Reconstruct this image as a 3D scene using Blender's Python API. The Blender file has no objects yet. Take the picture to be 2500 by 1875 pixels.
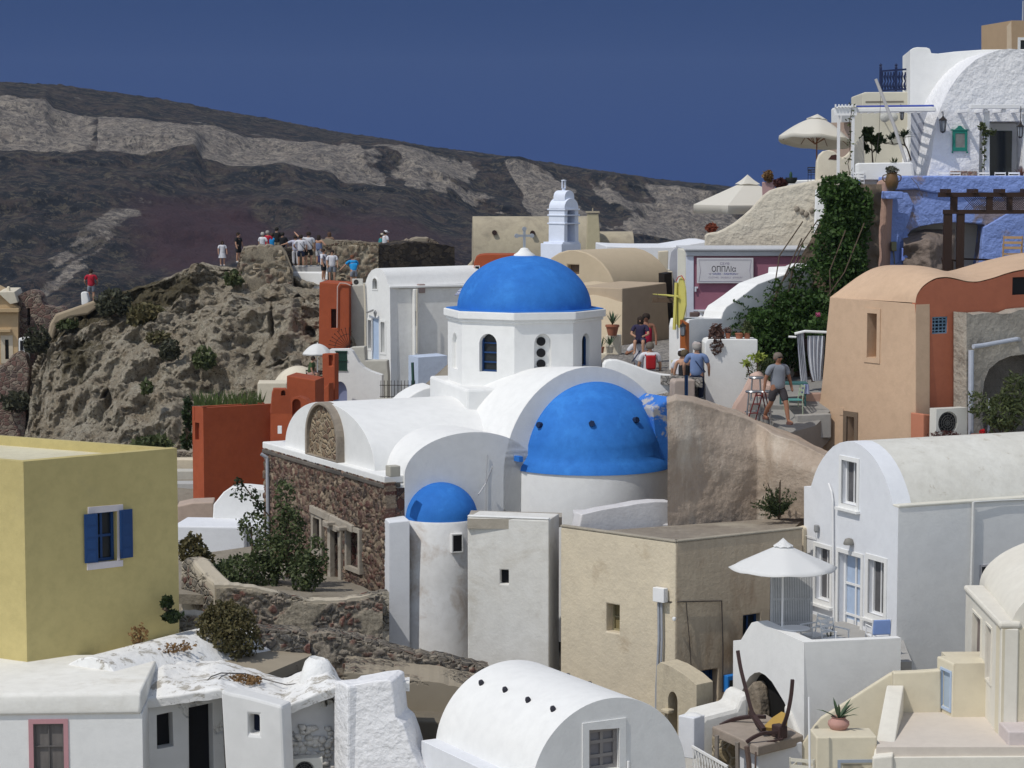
import bpy, bmesh, math, random
from mathutils import Vector, Matrix, noise
from mathutils.geometry import tessellate_polygon
R=math.radians
rnd=random.Random(7)
S=bpy.context.scene
# ---------- camera ----------
F=5638.0; TH=math.atan(507.5/F)
cam=bpy.data.cameras.new('camera'); cam.sensor_width=36; cam.lens=36*F/2500; cam.clip_start=1; cam.clip_end=20000
camo=bpy.data.objects.new('camera',cam); S.collection.objects.link(camo); S.camera=camo
camo.location=(0,0,0); camo.rotation_euler=(R(90)-TH,0,0)
# ---------- light ----------
S.view_settings.view_transform='Standard'; S.view_settings.look='None'; S.view_settings.exposure=0.0; S.view_settings.gamma=1
SUN_AZ=R(50); SUN_EL=R(56)       # azimuth measured from straight-behind-camera towards the left
sd=Vector((-math.sin(SUN_AZ)*math.cos(SUN_EL),-math.cos(SUN_AZ)*math.cos(SUN_EL),math.sin(SUN_EL)))
sl=bpy.data.lights.new('sun','SUN'); sl.energy=2.7; sl.angle=R(0.5); sl.color=(1,0.955,0.88)
so=bpy.data.objects.new('sun',sl); S.collection.objects.link(so)
so.rotation_euler=sd.to_track_quat('Z','Y').to_euler(); so.location=(-40,-20,60)
w=bpy.data.worlds.new('World'); S.world=w; w.use_nodes=True
nt=w.node_tree; nt.nodes.clear()
tc=nt.nodes.new('ShaderNodeTexCoord')
sky=nt.nodes.new('ShaderNodeTexSky'); sky.sky_type='NISHITA'; sky.sun_disc=False
sky.sun_elevation=SUN_EL; sky.sun_rotation=math.atan2(sd.x,sd.y); sky.altitude=200; sky.dust_density=0.1; sky.ozone_density=3
bg=nt.nodes.new('ShaderNodeBackground'); bg.inputs[1].default_value=0.13
# the polarised, deep blue of the sky: darken with distance from the sun towards the horizon in the north
sx=nt.nodes.new('ShaderNodeSeparateXYZ'); nt.links.new(tc.outputs['Generated'],sx.inputs[0])
cr=nt.nodes.new('ShaderNodeMapRange'); cr.inputs[1].default_value=0.15; cr.inputs[2].default_value=0.55
nt.links.new(sx.outputs['Z'],cr.inputs[0])
cy=nt.nodes.new('ShaderNodeMapRange'); cy.inputs[1].default_value=0.7; cy.inputs[2].default_value=0.1
nt.links.new(sx.outputs['Y'],cy.inputs[0])
mx0=nt.nodes.new('ShaderNodeMath'); mx0.operation='MAXIMUM'
nt.links.new(cr.outputs[0],mx0.inputs[0]); nt.links.new(cy.outputs[0],mx0.inputs[1])
lo=nt.nodes.new('ShaderNodeValToRGB')      # low sky straight north, by elevation
el=nt.nodes.new('ShaderNodeMapRange'); el.inputs[1].default_value=-0.02; el.inputs[2].default_value=0.10
nt.links.new(sx.outputs['Z'],el.inputs[0]); nt.links.new(el.outputs[0],lo.inputs[0])
lo.color_ramp.elements[0].color=(0.055,0.27,1.26,1); lo.color_ramp.elements[1].color=(0.155,0.38,1.12,1)
mix=nt.nodes.new('ShaderNodeMix'); mix.data_type='RGBA'
nt.links.new(mx0.outputs[0],mix.inputs[0]); nt.links.new(lo.outputs[0],mix.inputs[6]); hs_=nt.nodes.new('ShaderNodeHueSaturation'); hs_.inputs['Saturation'].default_value=.55; nt.links.new(sky.outputs[0],hs_.inputs['Color']); nt.links.new(hs_.outputs[0],mix.inputs[7])
nt.links.new(mix.outputs[2],bg.inputs[0])
wo=nt.nodes.new('ShaderNodeOutputWorld'); nt.links.new(bg.outputs[0],wo.inputs[0])
S.cycles.max_bounces=6; S.cycles.diffuse_bounces=4; S.cycles.use_denoising=True

# ---------- geometry helpers ----------
cT,sT=math.cos(TH),math.sin(TH)
def W(px,py,d):
    u=(px-1250)/F; v=(937.5-py)/F; k=d/(cT+v*sT)
    return Vector((u*k,d,(-sT+v*cT)*k))
class PL:
    """vertical plane through the point seen at (px,py) at distance d; ang>0: right end runs away from us"""
    def __init__(s,px,py,d,ang):
        p=W(px,py,d); s.A=Vector((p.x,p.y)); s.D=Vector((math.cos(R(ang)),math.sin(R(ang)))); s.N=Vector((-s.D.y,s.D.x)); s.ang=ang
    def q(s,px,py,off=0):
        u=(px-1250)/F; v=(937.5-py)/F; k=u/(cT+v*sT); A=s.A+s.N*off
        t=(k*A.y-A.x)/(s.D.x-k*s.D.y); Y=A.y+t*s.D.y
        return (t,(-sT+v*cT)/(cT+v*sT)*Y)
    def w(s,t,z,off=0):
        p=s.A+s.D*t+s.N*off; return Vector((p.x,p.y,z))
    def p(s,px,py,off=0):
        t,z=s.q(px,py,off); return s.w(t,z,off)
    def shift(s,off):
        n=PL.__new__(PL); n.A=s.A+s.N*off; n.D=s.D; n.N=s.N; n.ang=s.ang; return n
ORG={}
def link(o): S.collection.objects.link(o); return o
def thing(name,label,cat,loc,group=None,kind=None):
    o=bpy.data.objects.new(name,None); link(o); o.location=loc; o.empty_display_size=.3
    o['label']=label; o['category']=cat
    if group:o['group']=group
    if kind:o['kind']=kind
    ORG[o]=Vector(loc); return o
def tag(o,label=None,cat=None,group=None,kind=None):
    if label:o['label']=label
    if cat:o['category']=cat
    if group:o['group']=group
    if kind:o['kind']=kind
    return o
class MB:
    def __init__(s): s.v=[];s.f=[];s.m=[]
    def add(s,vs,fs,mi=0):
        b=len(s.v); s.v+= [Vector(x) for x in vs]
        for f in fs: s.f.append([b+i for i in f]); s.m.append(mi)
        return s
    def box(s,c,sx,sy,sz,rot=0,mi=0,tilt=None):
        c=Vector(c); M=Matrix.Rotation(rot,3,'Z')
        if tilt is not None: M=M@tilt
        vs=[c+M@Vector((x*sx/2,y*sy/2,z*sz/2)) for x in(-1,1) for y in(-1,1) for z in(-1,1)]
        return s.add(vs,[(0,1,3,2),(4,6,7,5),(0,4,5,1),(2,3,7,6),(0,2,6,4),(1,5,7,3)],mi)
    def tube(s,pts,r,n=8,mi=0,cap=True):
        pts=[Vector(p) for p in pts]; rs=r if isinstance(r,(list,tuple)) else [r]*len(pts)
        vs=[];up=None
        for i,p in enumerate(pts):
            t=(pts[min(i+1,len(pts)-1)]-pts[max(i-1,0)]).normalized()
            a=t.orthogonal().normalized() if up is None else (up-t*up.dot(t)).normalized()
            up=a; b=t.cross(a)
            for k in range(n):
                an=2*math.pi*k/n; vs.append(p+(a*math.cos(an)+b*math.sin(an))*rs[i])
        fs=[]
        for i in range(len(pts)-1):
            for k in range(n): fs.append((i*n+k,i*n+(k+1)%n,(i+1)*n+(k+1)%n,(i+1)*n+k))
        if cap: fs.append(tuple(range(n))[::-1]); fs.append(tuple((len(pts)-1)*n+k for k in range(n)))
        return s.add(vs,fs,mi)
    def lathe(s,c,prof,n=32,a0=0,a1=2*math.pi,mi=0,sx=1,sy=1,rot=0):
        c=Vector(c); full=abs(a1-a0-2*math.pi)<1e-6; m=n if full else n+1; vs=[]
        for r,z in prof:
            for k in range(m):
                a=a0+(a1-a0)*k/n; x=r*math.cos(a)*sx; y=r*math.sin(a)*sy
                vs.append(c+Vector((x*math.cos(rot)-y*math.sin(rot),x*math.sin(rot)+y*math.cos(rot),z)))
        fs=[]
        for i in range(len(prof)-1):
            for k in range(n):
                k2=(k+1)%m if full else k+1
                fs.append((i*m+k,i*m+k2,(i+1)*m+k2,(i+1)*m+k))
        return s.add(vs,fs,mi)
    def prism(s,pl,out,depth,holes=(),reveal=.28,off=0,mi=0,back=True):
        """out: [(t,z)] on plane pl, extruded away from the viewer by depth"""
        polys=[[Vector((t,z,0)) for t,z in out]]+[[Vector((t,z,0)) for t,z in h[0]] for h in holes]
        flat=[p for q in polys for p in q]; tri=tessellate_polygon(polys)
        s.add([pl.w(p.x,p.y,off) for p in flat],tri,mi)
        n=len(out); f=[pl.w(t,z,off) for t,z in out]; b=[pl.w(t,z,off+depth) for t,z in out]
        s.add(f+b,[(i,(i+1)%n,n+(i+1)%n,n+i) for i in range(n)],mi)
        if back: s.add(b,tessellate_polygon([[Vector((t,z,0)) for t,z in out]]),mi)
        for h in holes:
            rv=h[1] if len(h)>1 and h[1] else reveal; m=len(h[0])
            f=[pl.w(t,z,off) for t,z in h[0]]; b=[pl.w(t,z,off+rv) for t,z in h[0]]
            s.add(f+b,[(i,(i+1)%m,m+(i+1)%m,m+i) for i in range(m)],mi)
            s.add(b,tessellate_polygon([[Vector((t,z,0)) for t,z in h[0]]]),mi)
        return s
    def vprism(s,xy,z0,z1,mi=0):
        n=len(xy); vs=[Vector((x,y,z0)) for x,y in xy]+[Vector((x,y,z1)) for x,y in xy]
        s.add(vs,[(i,(i+1)%n,n+(i+1)%n,n+i) for i in range(n)],mi)
        t=tessellate_polygon([[Vector((x,y,0)) for x,y in xy]])
        s.add(vs[n:],t,mi); s.add(vs[:n],t,mi); return s
    def obj(s,name,mats,parent=None,smooth=None,bevel=0,seg=2,label=None,cat=None,group=None,kind=None,weld=True):
        if parent is not None: org=ORG[parent]
        else:
            xs=[v.x for v in s.v]; ys=[v.y for v in s.v]; org=Vector(((min(xs)+max(xs))/2,(min(ys)+max(ys))/2,min(v.z for v in s.v)))
        me=bpy.data.meshes.new(name); me.from_pydata([v-org for v in s.v],[],s.f)
        if not isinstance(mats,(list,tuple)): mats=[mats]
        for m in mats: me.materials.append(m)
        if len(mats)>1: me.polygons.foreach_set('material_index',s.m)
        if weld:
            bm=bmesh.new(); bm.from_mesh(me)
            bmesh.ops.remove_doubles(bm,verts=bm.verts,dist=1e-5)
            bmesh.ops.recalc_face_normals(bm,faces=bm.faces); bm.to_mesh(me); bm.free()
        if smooth is not None:
            me.polygons.foreach_set('use_smooth',[True]*len(me.polygons)); me.set_sharp_from_angle(angle=R(smooth))
        o=bpy.data.objects.new(name,me); link(o)
        if parent is not None: o.parent=parent
        else: o.location=org
        ORG[o]=org
        if bevel:
            m=o.modifiers.new('soft_edges','BEVEL'); m.width=bevel; m.segments=seg; m.limit_method='ANGLE'; m.angle_limit=R(40); m.harden_normals=False
        tag(o,label,cat,group,kind); return o
def arc(cx,cz,rx,rz,a0=180,a1=0,n=20):
    return [(cx+rx*math.cos(R(a0+(a1-a0)*i/n)),cz+rz*math.sin(R(a0+(a1-a0)*i/n))) for i in range(n+1)]
def rect(pl,x0,y0,x1,y1,off=0):
    t0,z1=pl.q(x0,y0,off); t1,z0=pl.q(x1,y1,off); return [(t0,z0),(t1,z0),(t1,z1),(t0,z1)]
def archhole(pl,x0,y0,x1,y1,pointy=1.0,n=12):
    t0,z1=pl.q(x0,y0); t1,z0=pl.q(x1,y1); r=(t1-t0)/2; c=(t0+t1)/2; h=min(r*pointy,(z1-z0)*.9)
    return [(t0,z0),(t1,z0)]+arc(c,z1-h,r,h,0,180,n)
def quad3(pl,pts,off=0): return [pl.q(x,y,off) for x,y in pts]

# ---------- materials ----------
MATS={}
def nmat(name):
    m=bpy.data.materials.new(name); m.use_nodes=True; n=m.node_tree; b=n.nodes['Principled BSDF']; b.inputs['Specular IOR Level'].default_value=.25
    return m,n,b
def N(n,t,**k):
    x=n.nodes.new(t)
    for a,v in k.items(): setattr(x,a,v)
    return x
def c4(c): return (c[0],c[1],c[2],1)
def mixc(n,f,a,b):
    m=N(n,'ShaderNodeMix',data_type='RGBA')
    for s,v in ((0,f),(6,a),(7,b)):
        if hasattr(v,'node'): n.links.new(v,m.inputs[s])
        else: m.inputs[s].default_value=v if s==0 else c4(v)
    return m.outputs[2]
def ramp(n,src,p0,p1,c0=0,c1=1):
    r=N(n,'ShaderNodeMapRange'); r.inputs[1].default_value=p0; r.inputs[2].default_value=p1; r.inputs[3].default_value=c0; r.inputs[4].default_value=c1
    n.links.new(src,r.inputs[0]); return r.outputs[0]
def nz(n,vec,scale,detail=4,rough=.6,dist=0):
    x=N(n,'ShaderNodeTexNoise'); x.inputs['Scale'].default_value=scale; x.inputs['Detail'].default_value=detail; x.inputs['Roughness'].default_value=rough; x.inputs['Distortion'].default_value=dist
    n.links.new(vec,x.inputs['Vector']); return x.outputs['Fac']
def mult(n,vec,s):
    x=N(n,'ShaderNodeMapping'); x.inputs['Scale'].default_value=s; n.links.new(vec,x.inputs['Vector']); return x.outputs[0]
def madd(n,a,b,op='ADD'):
    x=N(n,'ShaderNodeMath',operation=op)
    for i,v in enumerate((a,b)):
        if hasattr(v,'node'): n.links.new(v,x.inputs[i])
        else: x.inputs[i].default_value=v
    return x.outputs[0]
def bumpn(n,b,h,strength,dist):
    x=N(n,'ShaderNodeBump'); x.inputs['Strength'].default_value=strength; x.inputs['Distance'].default_value=dist
    n.links.new(h,x.inputs['Height']); n.links.new(x.outputs[0],b.inputs['Normal'])
def stucco(name,col=None,col2=None,amt=.5,rough=.85,bump=.25,bscale=14,dist=.02,stain=None,stain_t=(.56,.70),sscale=.9,streak=False,specks=None):
    """lime plaster: two close tones, a grain, optional stains/peeling with their own shape"""
    if name in MATS: return MATS[name]
    m,n,b=nmat(name); tc=N(n,'ShaderNodeTexCoord').outputs['Object']
    col2=col2 or tuple(c*.86 for c in col)
    f=ramp(n,nz(n,tc,.55,5,.62),.35,.68,0,amt); c=mixc(n,f,col,col2)
    f2=ramp(n,nz(n,mult(n,tc,(2.2,2.2,.35)) if streak else tc,3.5,6,.7),.42,.75,0,amt*.6); c=mixc(n,f2,c,tuple(x*.8 for x in col2))
    if stain:
        f3=ramp(n,nz(n,mult(n,tc,(1,1,.45)) if streak else tc,sscale,9,.68,.4),stain_t[0],stain_t[1],0,.85); c=mixc(n,f3,c,stain)
    if specks:
        f4=ramp(n,nz(n,tc,7,5,.7),.62,.68,0,.8); c=mixc(n,f4,c,specks)
    n.links.new(c,b.inputs['Base Color']); b.inputs['Roughness'].default_value=rough
    h=madd(n,nz(n,tc,bscale,5,.6),madd(n,nz(n,tc,1.6,3,.5),1.6,'MULTIPLY'))
    bumpn(n,b,h,bump,dist); MATS[name]=m; return m
def flat(name,col=None,rough=.5,metal=0,bump=0,var=.25):
    if name in MATS: return MATS[name]
    m,n,b=nmat(name); tc=N(n,'ShaderNodeTexCoord').outputs['Object']
    f=ramp(n,nz(n,tc,5,4,.6),.35,.7,0,var); c=mixc(n,f,col,tuple(x*.6 for x in col)); n.links.new(c,b.inputs['Base Color'])
    b.inputs['Roughness'].default_value=rough; b.inputs['Metallic'].default_value=metal
    if bump: bumpn(n,b,nz(n,tc,30,4),bump,.01)
    MATS[name]=m; return m
def stone(name,cols,mortar,scale=3.2,rnd_=1.0,bump=.9,dist=.08,mw=.09,squash=(1,1,1.35),plaster=None,pl_t=(.5,.56)):
    """rubble masonry: Voronoi stones of several colours in mortar"""
    if name in MATS: return MATS[name]
    m,n,b=nmat(name); tc0=N(n,'ShaderNodeTexCoord').outputs['Object']
    no=N(n,'ShaderNodeTexNoise'); no.inputs['Scale'].default_value=2.5; n.links.new(tc0,no.inputs['Vector'])
    vm=N(n,'ShaderNodeVectorMath',operation='MULTIPLY_ADD'); n.links.new(no.outputs['Color'],vm.inputs[0]); vm.inputs[1].default_value=(.22,.22,.22); n.links.new(tc0,vm.inputs[2])
    tc=mult(n,vm.outputs[0],squash)
    v=N(n,'ShaderNodeTexVoronoi'); v.inputs['Scale'].default_value=scale; n.links.new(tc,v.inputs['Vector'])
    ve=N(n,'ShaderNodeTexVoronoi',feature='DISTANCE_TO_EDGE'); ve.inputs['Scale'].default_value=scale; n.links.new(tc,ve.inputs['Vector'])
    r=N(n,'ShaderNodeValToRGB'); r.color_ramp.interpolation='CONSTANT'
    e=r.color_ramp.elements
    for i,c in enumerate(cols):
        if i<2: e[i].position=i/len(cols); e[i].color=c4(c)
        else: x=e.new(i/len(cols)); x.color=c4(c)
    sp=N(n,'ShaderNodeSeparateColor'); n.links.new(v.outputs['Color'],sp.inputs[0]); n.links.new(sp.outputs[0],r.inputs[0])
    c=mixc(n,ramp(n,nz(n,tc0,12,5,.7),.35,.7,0,.5),r.outputs[0],tuple(x*.5 for x in cols[0]))
    ew=madd(n,ve.outputs['Distance'],madd(n,nz(n,tc0,6,3),.08,'MULTIPLY'))
    f=ramp(n,ew,mw*.5+.03,mw+.05,1,0); c=mixc(n,f,c,mortar)
    h=ramp(n,ew,.03,mw*2.2,0,1); h=madd(n,h,madd(n,nz(n,tc0,9,6,.7),.5,'MULTIPLY'))
    if plaster:
        pf=ramp(n,nz(n,tc0,.5,6,.6,.3),pl_t[0],pl_t[1]); pc=mixc(n,nz(n,tc0,2,5),plaster,tuple(x*.75 for x in plaster))
        c=mixc(n,pf,c,pc)
        hm=N(n,'ShaderNodeMix'); n.links.new(pf,hm.inputs[0]); n.links.new(h,hm.inputs[2]); hm.inputs[3].default_value=1.1; h=hm.outputs[0]
    n.links.new(c,b.inputs['Base Color']); b.inputs['Roughness'].default_value=.95
    bumpn(n,b,h,bump,dist); MATS[name]=m; return m
def leafm(name,c1=None,c2=None,trans=.25):
    if name in MATS: return MATS[name]
    m,n,b=nmat(name); g=N(n,'ShaderNodeNewGeometry'); tc=N(n,'ShaderNodeTexCoord').outputs['Object']
    c=mixc(n,g.outputs['Random Per Island'],c1,c2); c=mixc(n,ramp(n,nz(n,tc,1.6,3),.4,.65,0,.5),c,tuple(x*.55 for x in c1))
    n.links.new(c,b.inputs['Base Color']); b.inputs['Roughness'].default_value=.6
    t=N(n,'ShaderNodeBsdfTranslucent'); n.links.new(c,t.inputs[0]); mx=N(n,'ShaderNodeMixShader'); mx.inputs[0].default_value=trans
    n.links.new(b.outputs[0],mx.inputs[1]); n.links.new(t.outputs[0],mx.inputs[2]); n.links.new(mx.outputs[0],n.nodes['Material Output'].inputs[0])
    MATS[name]=m; return m
WH=stucco('white_lime_plaster',(.78,.78,.765),(.70,.70,.69),.5,bump=.22)
WH2=stucco('cool_white_plaster',(.73,.745,.775),(.67,.685,.72),.5,bump=.22)
WHR=stucco('rough_white_plaster',(.79,.79,.78),(.64,.63,.60),.6,bump=.9,bscale=7,dist=.05,stain=(.42,.40,.35),stain_t=(.66,.8),sscale=2.2)
WHX=stucco('knobbly_white_plaster',(.80,.80,.81),(.72,.72,.74),.5,bump=1.0,bscale=5.5,dist=.06)
WOLD=stucco('weathered_white_plaster',(.73,.72,.685),(.65,.63,.58),.8,bump=.4,stain=(.48,.44,.37),stain_t=(.53,.70),sscale=.5)
WST=stucco('stained_white_plaster',(.77,.775,.78),(.68,.67,.65),.8,bump=.35,stain=(.42,.34,.27),stain_t=(.52,.66),sscale=.5)
DK=flat('dark_interior',(.012,.012,.014),.8,var=.1)
DGL=flat('dark_glass',(.02,.025,.03),.12,var=.1)
BLUEW=flat('blue_painted_wood',(.012,.05,.16),.5)
GREYW=flat('grey_painted_wood',(.22,.21,.22),.6)
LBLW=flat('pale_blue_painted_wood',(.42,.52,.68),.5)
IRON=flat('dark_iron',(.03,.026,.024),.55,.3)
WPAINT=flat('white_paint',(.78,.78,.78),.45,var=.1)
PIPE=flat('grey_pipe_plastic',(.36,.38,.42),.5)
def relief_mat(name,rough=.95):
    if name in MATS: return MATS[name]
    m,n,b=nmat(name); at=N(n,'ShaderNodeAttribute',attribute_name='stone_col'); tc=N(n,'ShaderNodeTexCoord').outputs['Object']
    c=mixc(n,ramp(n,nz(n,tc,14,6,.75),.45,.62,0,.55),at.outputs['Color'],(.05,.04,.035)); c=mixc(n,ramp(n,nz(n,tc,22,5,.7),.56,.62,0,.5),c,(.42,.36,.28))
    n.links.new(c,b.inputs['Base Color']); b.inputs['Roughness'].default_value=rough; bumpn(n,b,nz(n,tc,26,7,.75),.9,.03); MATS[name]=m; return m
def relief_wall(name,pl,pts,parent,cols,mortar,scale=6.5,amp=.06,step=.035,off=-.03,holes=(),plaster=None,pt=.08,jag=0,skirt=.3,label=None,cat=None):
    """rubble face modelled stone by stone: every stone stands out of the mortar and has its own colour"""
    out=[pl.q(x,y,off) for x,y in pts]; t0=min(p[0] for p in out); t1=max(p[0] for p in out); z0=min(p[1] for p in out); z1=max(p[1] for p in out)
    nx=int((t1-t0)/step)+1; nz_=int((z1-z0)/step)+1
    def inside(t,z,poly):
        c=False; j=len(poly)-1
        for i in range(len(poly)):
            a,b=poly[i],poly[j]
            if (a[1]>z)!=(b[1]>z) and t<(b[0]-a[0])*(z-a[1])/(b[1]-a[1])+a[0]: c=not c
            j=i
        return c
    vs=[];cs=[];ok=[]
    for j in range(nz_+1):
        for i in range(nx+1):
            t=t0+i*step; z=z0+j*step; p=Vector((t,z*1.15,pl.A.x)); q=p+Vector((noise.noise(p*2.3),noise.noise(p*2.3+Vector((7,0,0))),0))*.14
            d,pp=noise.voronoi(q*scale); e=d[1]-d[0]; h=smst_(.03,.22,e); r=(math.sin(pp[0].x*12.9898+pp[0].y*78.233)*43758.5453)%1; r2=(math.sin(pp[0].x*39.3+pp[0].y*11.1)*9758.5)%1
            pf=0
            if plaster is not None: pf=smst_(pt-.06,pt+.06,noise.fractal(Vector((t*.55,z*.7,3.1)),1,2,5))
            c=Vector(cols[int(r*len(cols))%len(cols)])*(.8+.4*r2); c=Vector(mortar).lerp(c,h)
            if pf: c=c.lerp(Vector(plaster)*(.85+.3*noise.noise(Vector((t,z,1))*2.2)),pf)
            hh=h*(.5+.5*r2)*(1-pf)+pf*.85+.25*noise.noise(q*9)
            vs.append(pl.w(t,z,off-amp*hh)); cs.append((c.x,c.y,c.z,1))
            ok.append(inside(t,z+ (noise.noise(Vector((t*3,z*3,0)))*jag if jag else 0),out) and not any(inside(t,z,hp) for hp in holes))
    fs=[]
    for j in range(nz_):
        for i in range(nx):
            f=(j*(nx+1)+i,j*(nx+1)+i+1,(j+1)*(nx+1)+i+1,(j+1)*(nx+1)+i)
            if all(ok[k] for k in f): fs.append(f)
    used=sorted({k for f in fs for k in f}); mp={k:i for i,k in enumerate(used)}
    fs=[tuple(mp[k] for k in f) for f in fs]; V_=[vs[k] for k in used]; C_=[cs[k] for k in used]
    # close the open edges back into the wall so that it has thickness
    from collections import Counter
    ec=Counter(tuple(sorted((f[a],f[(a+1)%4]))) for f in fs for a in range(4)); bnd=[(f[a],f[(a+1)%4]) for f in fs for a in range(4) if ec[tuple(sorted((f[a],f[(a+1)%4])))]==1]; bm_={}
    for a,b in bnd:
        for k in(a,b):
            if k not in bm_: bm_[k]=len(V_); V_.append(V_[k]+Vector((pl.N.x,pl.N.y,0))*skirt); C_.append(C_[k])
        fs.append((b,a,bm_[a],bm_[b]))
    mb=MB(); mb.v=V_; mb.f=fs; mb.m=[0]*len(fs); o=mb.obj(name,relief_mat('modelled_rubble'),parent,smooth=50,weld=False)
    at=o.data.attributes.new('stone_col','FLOAT_COLOR','POINT'); at.data.foreach_set('color',[x for c in C_ for x in c]); return tag(o,label,cat)
def smst_(a,b,x):
    x=max(0,min(1,(x-a)/(b-a))); return x*x*(3-2*x)
# ---------- land ----------
def interp(pl,x):
    if x<=pl[0][0]: return pl[0][1]
    for (a,b),(c,d) in zip(pl,pl[1:]):
        if x<=c: return b+(d-b)*(x-a)/(c-a)
    return pl[-1][1]
def landmesh(name,rows,x0,x1,nx,ny,disp,mat,attr=None,ys=None):
    """rows: list of (polyline [(px,py)], polyline [(px,dist)] , weight); skin between the rows"""
    ws=[0]
    for r in rows[1:]: ws.append(ws[-1]+r[2])
    vs=[];at=[]
    for j in range(ny+1):
        s=ws[-1]*j/ny; k=max(i for i in range(len(rows)-1) if ws[i]<=s+1e-9); f=(s-ws[k])/(ws[k+1]-ws[k])
        for i in range(nx+1):
            px=x0+(x1-x0)*i/nx
            pa=W(px,interp(rows[k][0],px),interp(rows[k][1],px)); pb=W(px,interp(rows[k+1][0],px),interp(rows[k+1][1],px))
            p=pa.lerp(pb,f); q=disp(p,px,k+f); vs.append(q)
            if attr: at.append(attr(p,px,k+f))
    fs=[(j*(nx+1)+i,j*(nx+1)+i+1,(j+1)*(nx+1)+i+1,(j+1)*(nx+1)+i) for j in range(ny) for i in range(nx)]
    mb=MB(); mb.v=vs; mb.f=fs; mb.m=[0]*len(fs)
    o=mb.obj(name,mat,smooth=180,weld=False)
    if attr:
        for ci,an in enumerate(('ma','mb')):
            a=o.data.attributes.new(an,'FLOAT','POINT'); a.data.foreach_set('value',[x[ci] for x in at])
    return o
fr=lambda p,s,o=5,h=1.0: noise.fractal(p*s,h,2.0,o)
def smst(a,b,x):
    x=max(0,min(1,(x-a)/(b-a))); return x*x*(3-2*x)
# far caldera rim
ridge=[(-900,100),(-300,160),(0,200),(150,210),(400,243),(600,282),(830,324),(1100,364),(1350,399),(1600,437),(1780,456),(2100,476),(2600,500)]
ctop=[(-900,160),(0,232),(110,240),(130,262),(230,285),(360,285),(500,306),(600,330),(825,348),(835,338),(900,345),(1100,372),(1350,405),(1600,443),(1780,461),(2600,505)]
cbot=[(-900,350),(0,368),(240,372),(480,364),(500,402),(560,415),(700,405),(815,424),(830,445),(900,452),(1020,462),(1090,470),(1160,510),(1300,540),(1450,560),(1560,575),(1700,592),(1800,600),(2600,640)]
cbot2=[(-900,390),(240,425),(500,455),(800,490),(1000,520),(1160,560),(1450,615),(1700,640),(2600,690)]
base=[(-900,1000),(0,1000),(900,900),(1700,800),(2600,820)]
D=lambda *a:list(a)
def hill_attr(p,px,s):
    # ma: pale tuff amount, mb: red tint
    n1=fr(Vector((p.x*.02,p.y*.01,p.z*.02)),1.0,5); n2=fr(Vector((p.x*.11,p.y*.03,p.z*.05)),1.0,5); n3=fr(p,.05,6)
    nv=fr(Vector((p.x*.05+p.z*.03,0,p.z*.012)),1.0,4)
    left=1-smst(800,860,px)
    a=0
    if s<1: a=.10+max(0,n3*.5)
    elif s<2:
        f=s-1
        a=left*(1.02+n2*.25-.6*smst(.24,.32,nv)*smst(150,260,px)*(1-smst(430,560,px)))*smst(0,.06+.03*n2,f)*(1-smst(.93,1,f)) + (1-left)*(.55+nv*1.5+n3*.5)*smst(0,.15,f)*(1-.4*smst(.9,1,f))
        # bright talus fans on the right
        a+= (1-left)*max(0,smst(.45,.95,f))*smst(-.05,.35,n2+n3*.4)*.55
    else:
        f=s-2; a=.10*max(0,1-f*3)+max(0,n3-.15)*.35+ (.45*smst(-.05,.3,fr(Vector(((p.x-p.z*.9)*.05,0,(p.z+p.x)*.008)),1.0,5))*smst(.9,1.3,f) if px<500 else 0)
    red=smst(250,420,px)*(1-smst(900,1250,px))*smst(.95,1.2,s-2)*smst(-.2,.2,n1) if s>2 else 0
    return (max(0,min(1,a)),red)
def hill_disp(p,px,s):
    amp=min(1,max(.15,s*1.2)) if s<1 else 1
    r=noise.ridged_multi_fractal(Vector((p.x*.011+p.z*.006,p.y*.004,p.z*.004)),1.0,2.1,6,1.0,2.0)
    g=fr(Vector((p.x*.03,p.y*.02,p.z*.03)),1.0,6)
    right=smst(800,900,px)
    low=smst(2.0,2.35,s); r2=noise.ridged_multi_fractal(Vector((p.x*.02+p.z*.02,p.y*.01,p.z*.035)),1.0,2.1,6,1.0,2.0); q=Vector(p); q.y-= (r-1.2)*(5+16*right)*amp*(1-low)*(.6+.4*right)+(r2-1.2)*9*low
    q.y-= g*9*amp; q.z+=g*(1.2 if s<1 else 3.0)*(.35 if s<.1 else 1)
    q.z+=abs(fr(p,.25,3))*(0.9 if s<.08 else 0)
    return q
m,n,b=nmat('far_cliff_rock'); tcn=N(n,'ShaderNodeTexCoord').outputs['Object']
A=N(n,'ShaderNodeAttribute',attribute_name='ma').outputs['Fac']; B=N(n,'ShaderNodeAttribute',attribute_name='mb').outputs['Fac']
n1=nz(n,tcn,.06,8,.7); n2=nz(n,tcn,.25,6,.7)
dark=mixc(n,ramp(n,n1,.46,.54),(.013,.014,.016),(.062,.046,.038)); dark=mixc(n,ramp(n,n2,.53,.58,0,.8),dark,(.105,.088,.062)); dark=mixc(n,ramp(n,nz(n,tcn,.06,10,.8,.6),.53,.57,0,.95),dark,(.008,.010,.014)); dark=mixc(n,ramp(n,nz(n,mult(n,tcn,(1,1,.35)),.35,9,.85),.57,.60,0,.75),dark,(.14,.12,.09))  # near-black blotches paint the shadowed hollows into the slope colour
dark=mixc(n,B,dark,(.055,.026,.03))
pale=mixc(n,ramp(n,n2,.4,.62),(.36,.315,.26),(.20,.17,.145)); pale=mixc(n,ramp(n,nz(n,mult(n,tcn,(1,1,.22)),.28,8,.8),.50,.56,0,.8),pale,(.10,.09,.085)); pale=mixc(n,ramp(n,nz(n,tcn,.7,6,.8),.54,.58,0,.8),pale,(.045,.045,.042))
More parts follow.
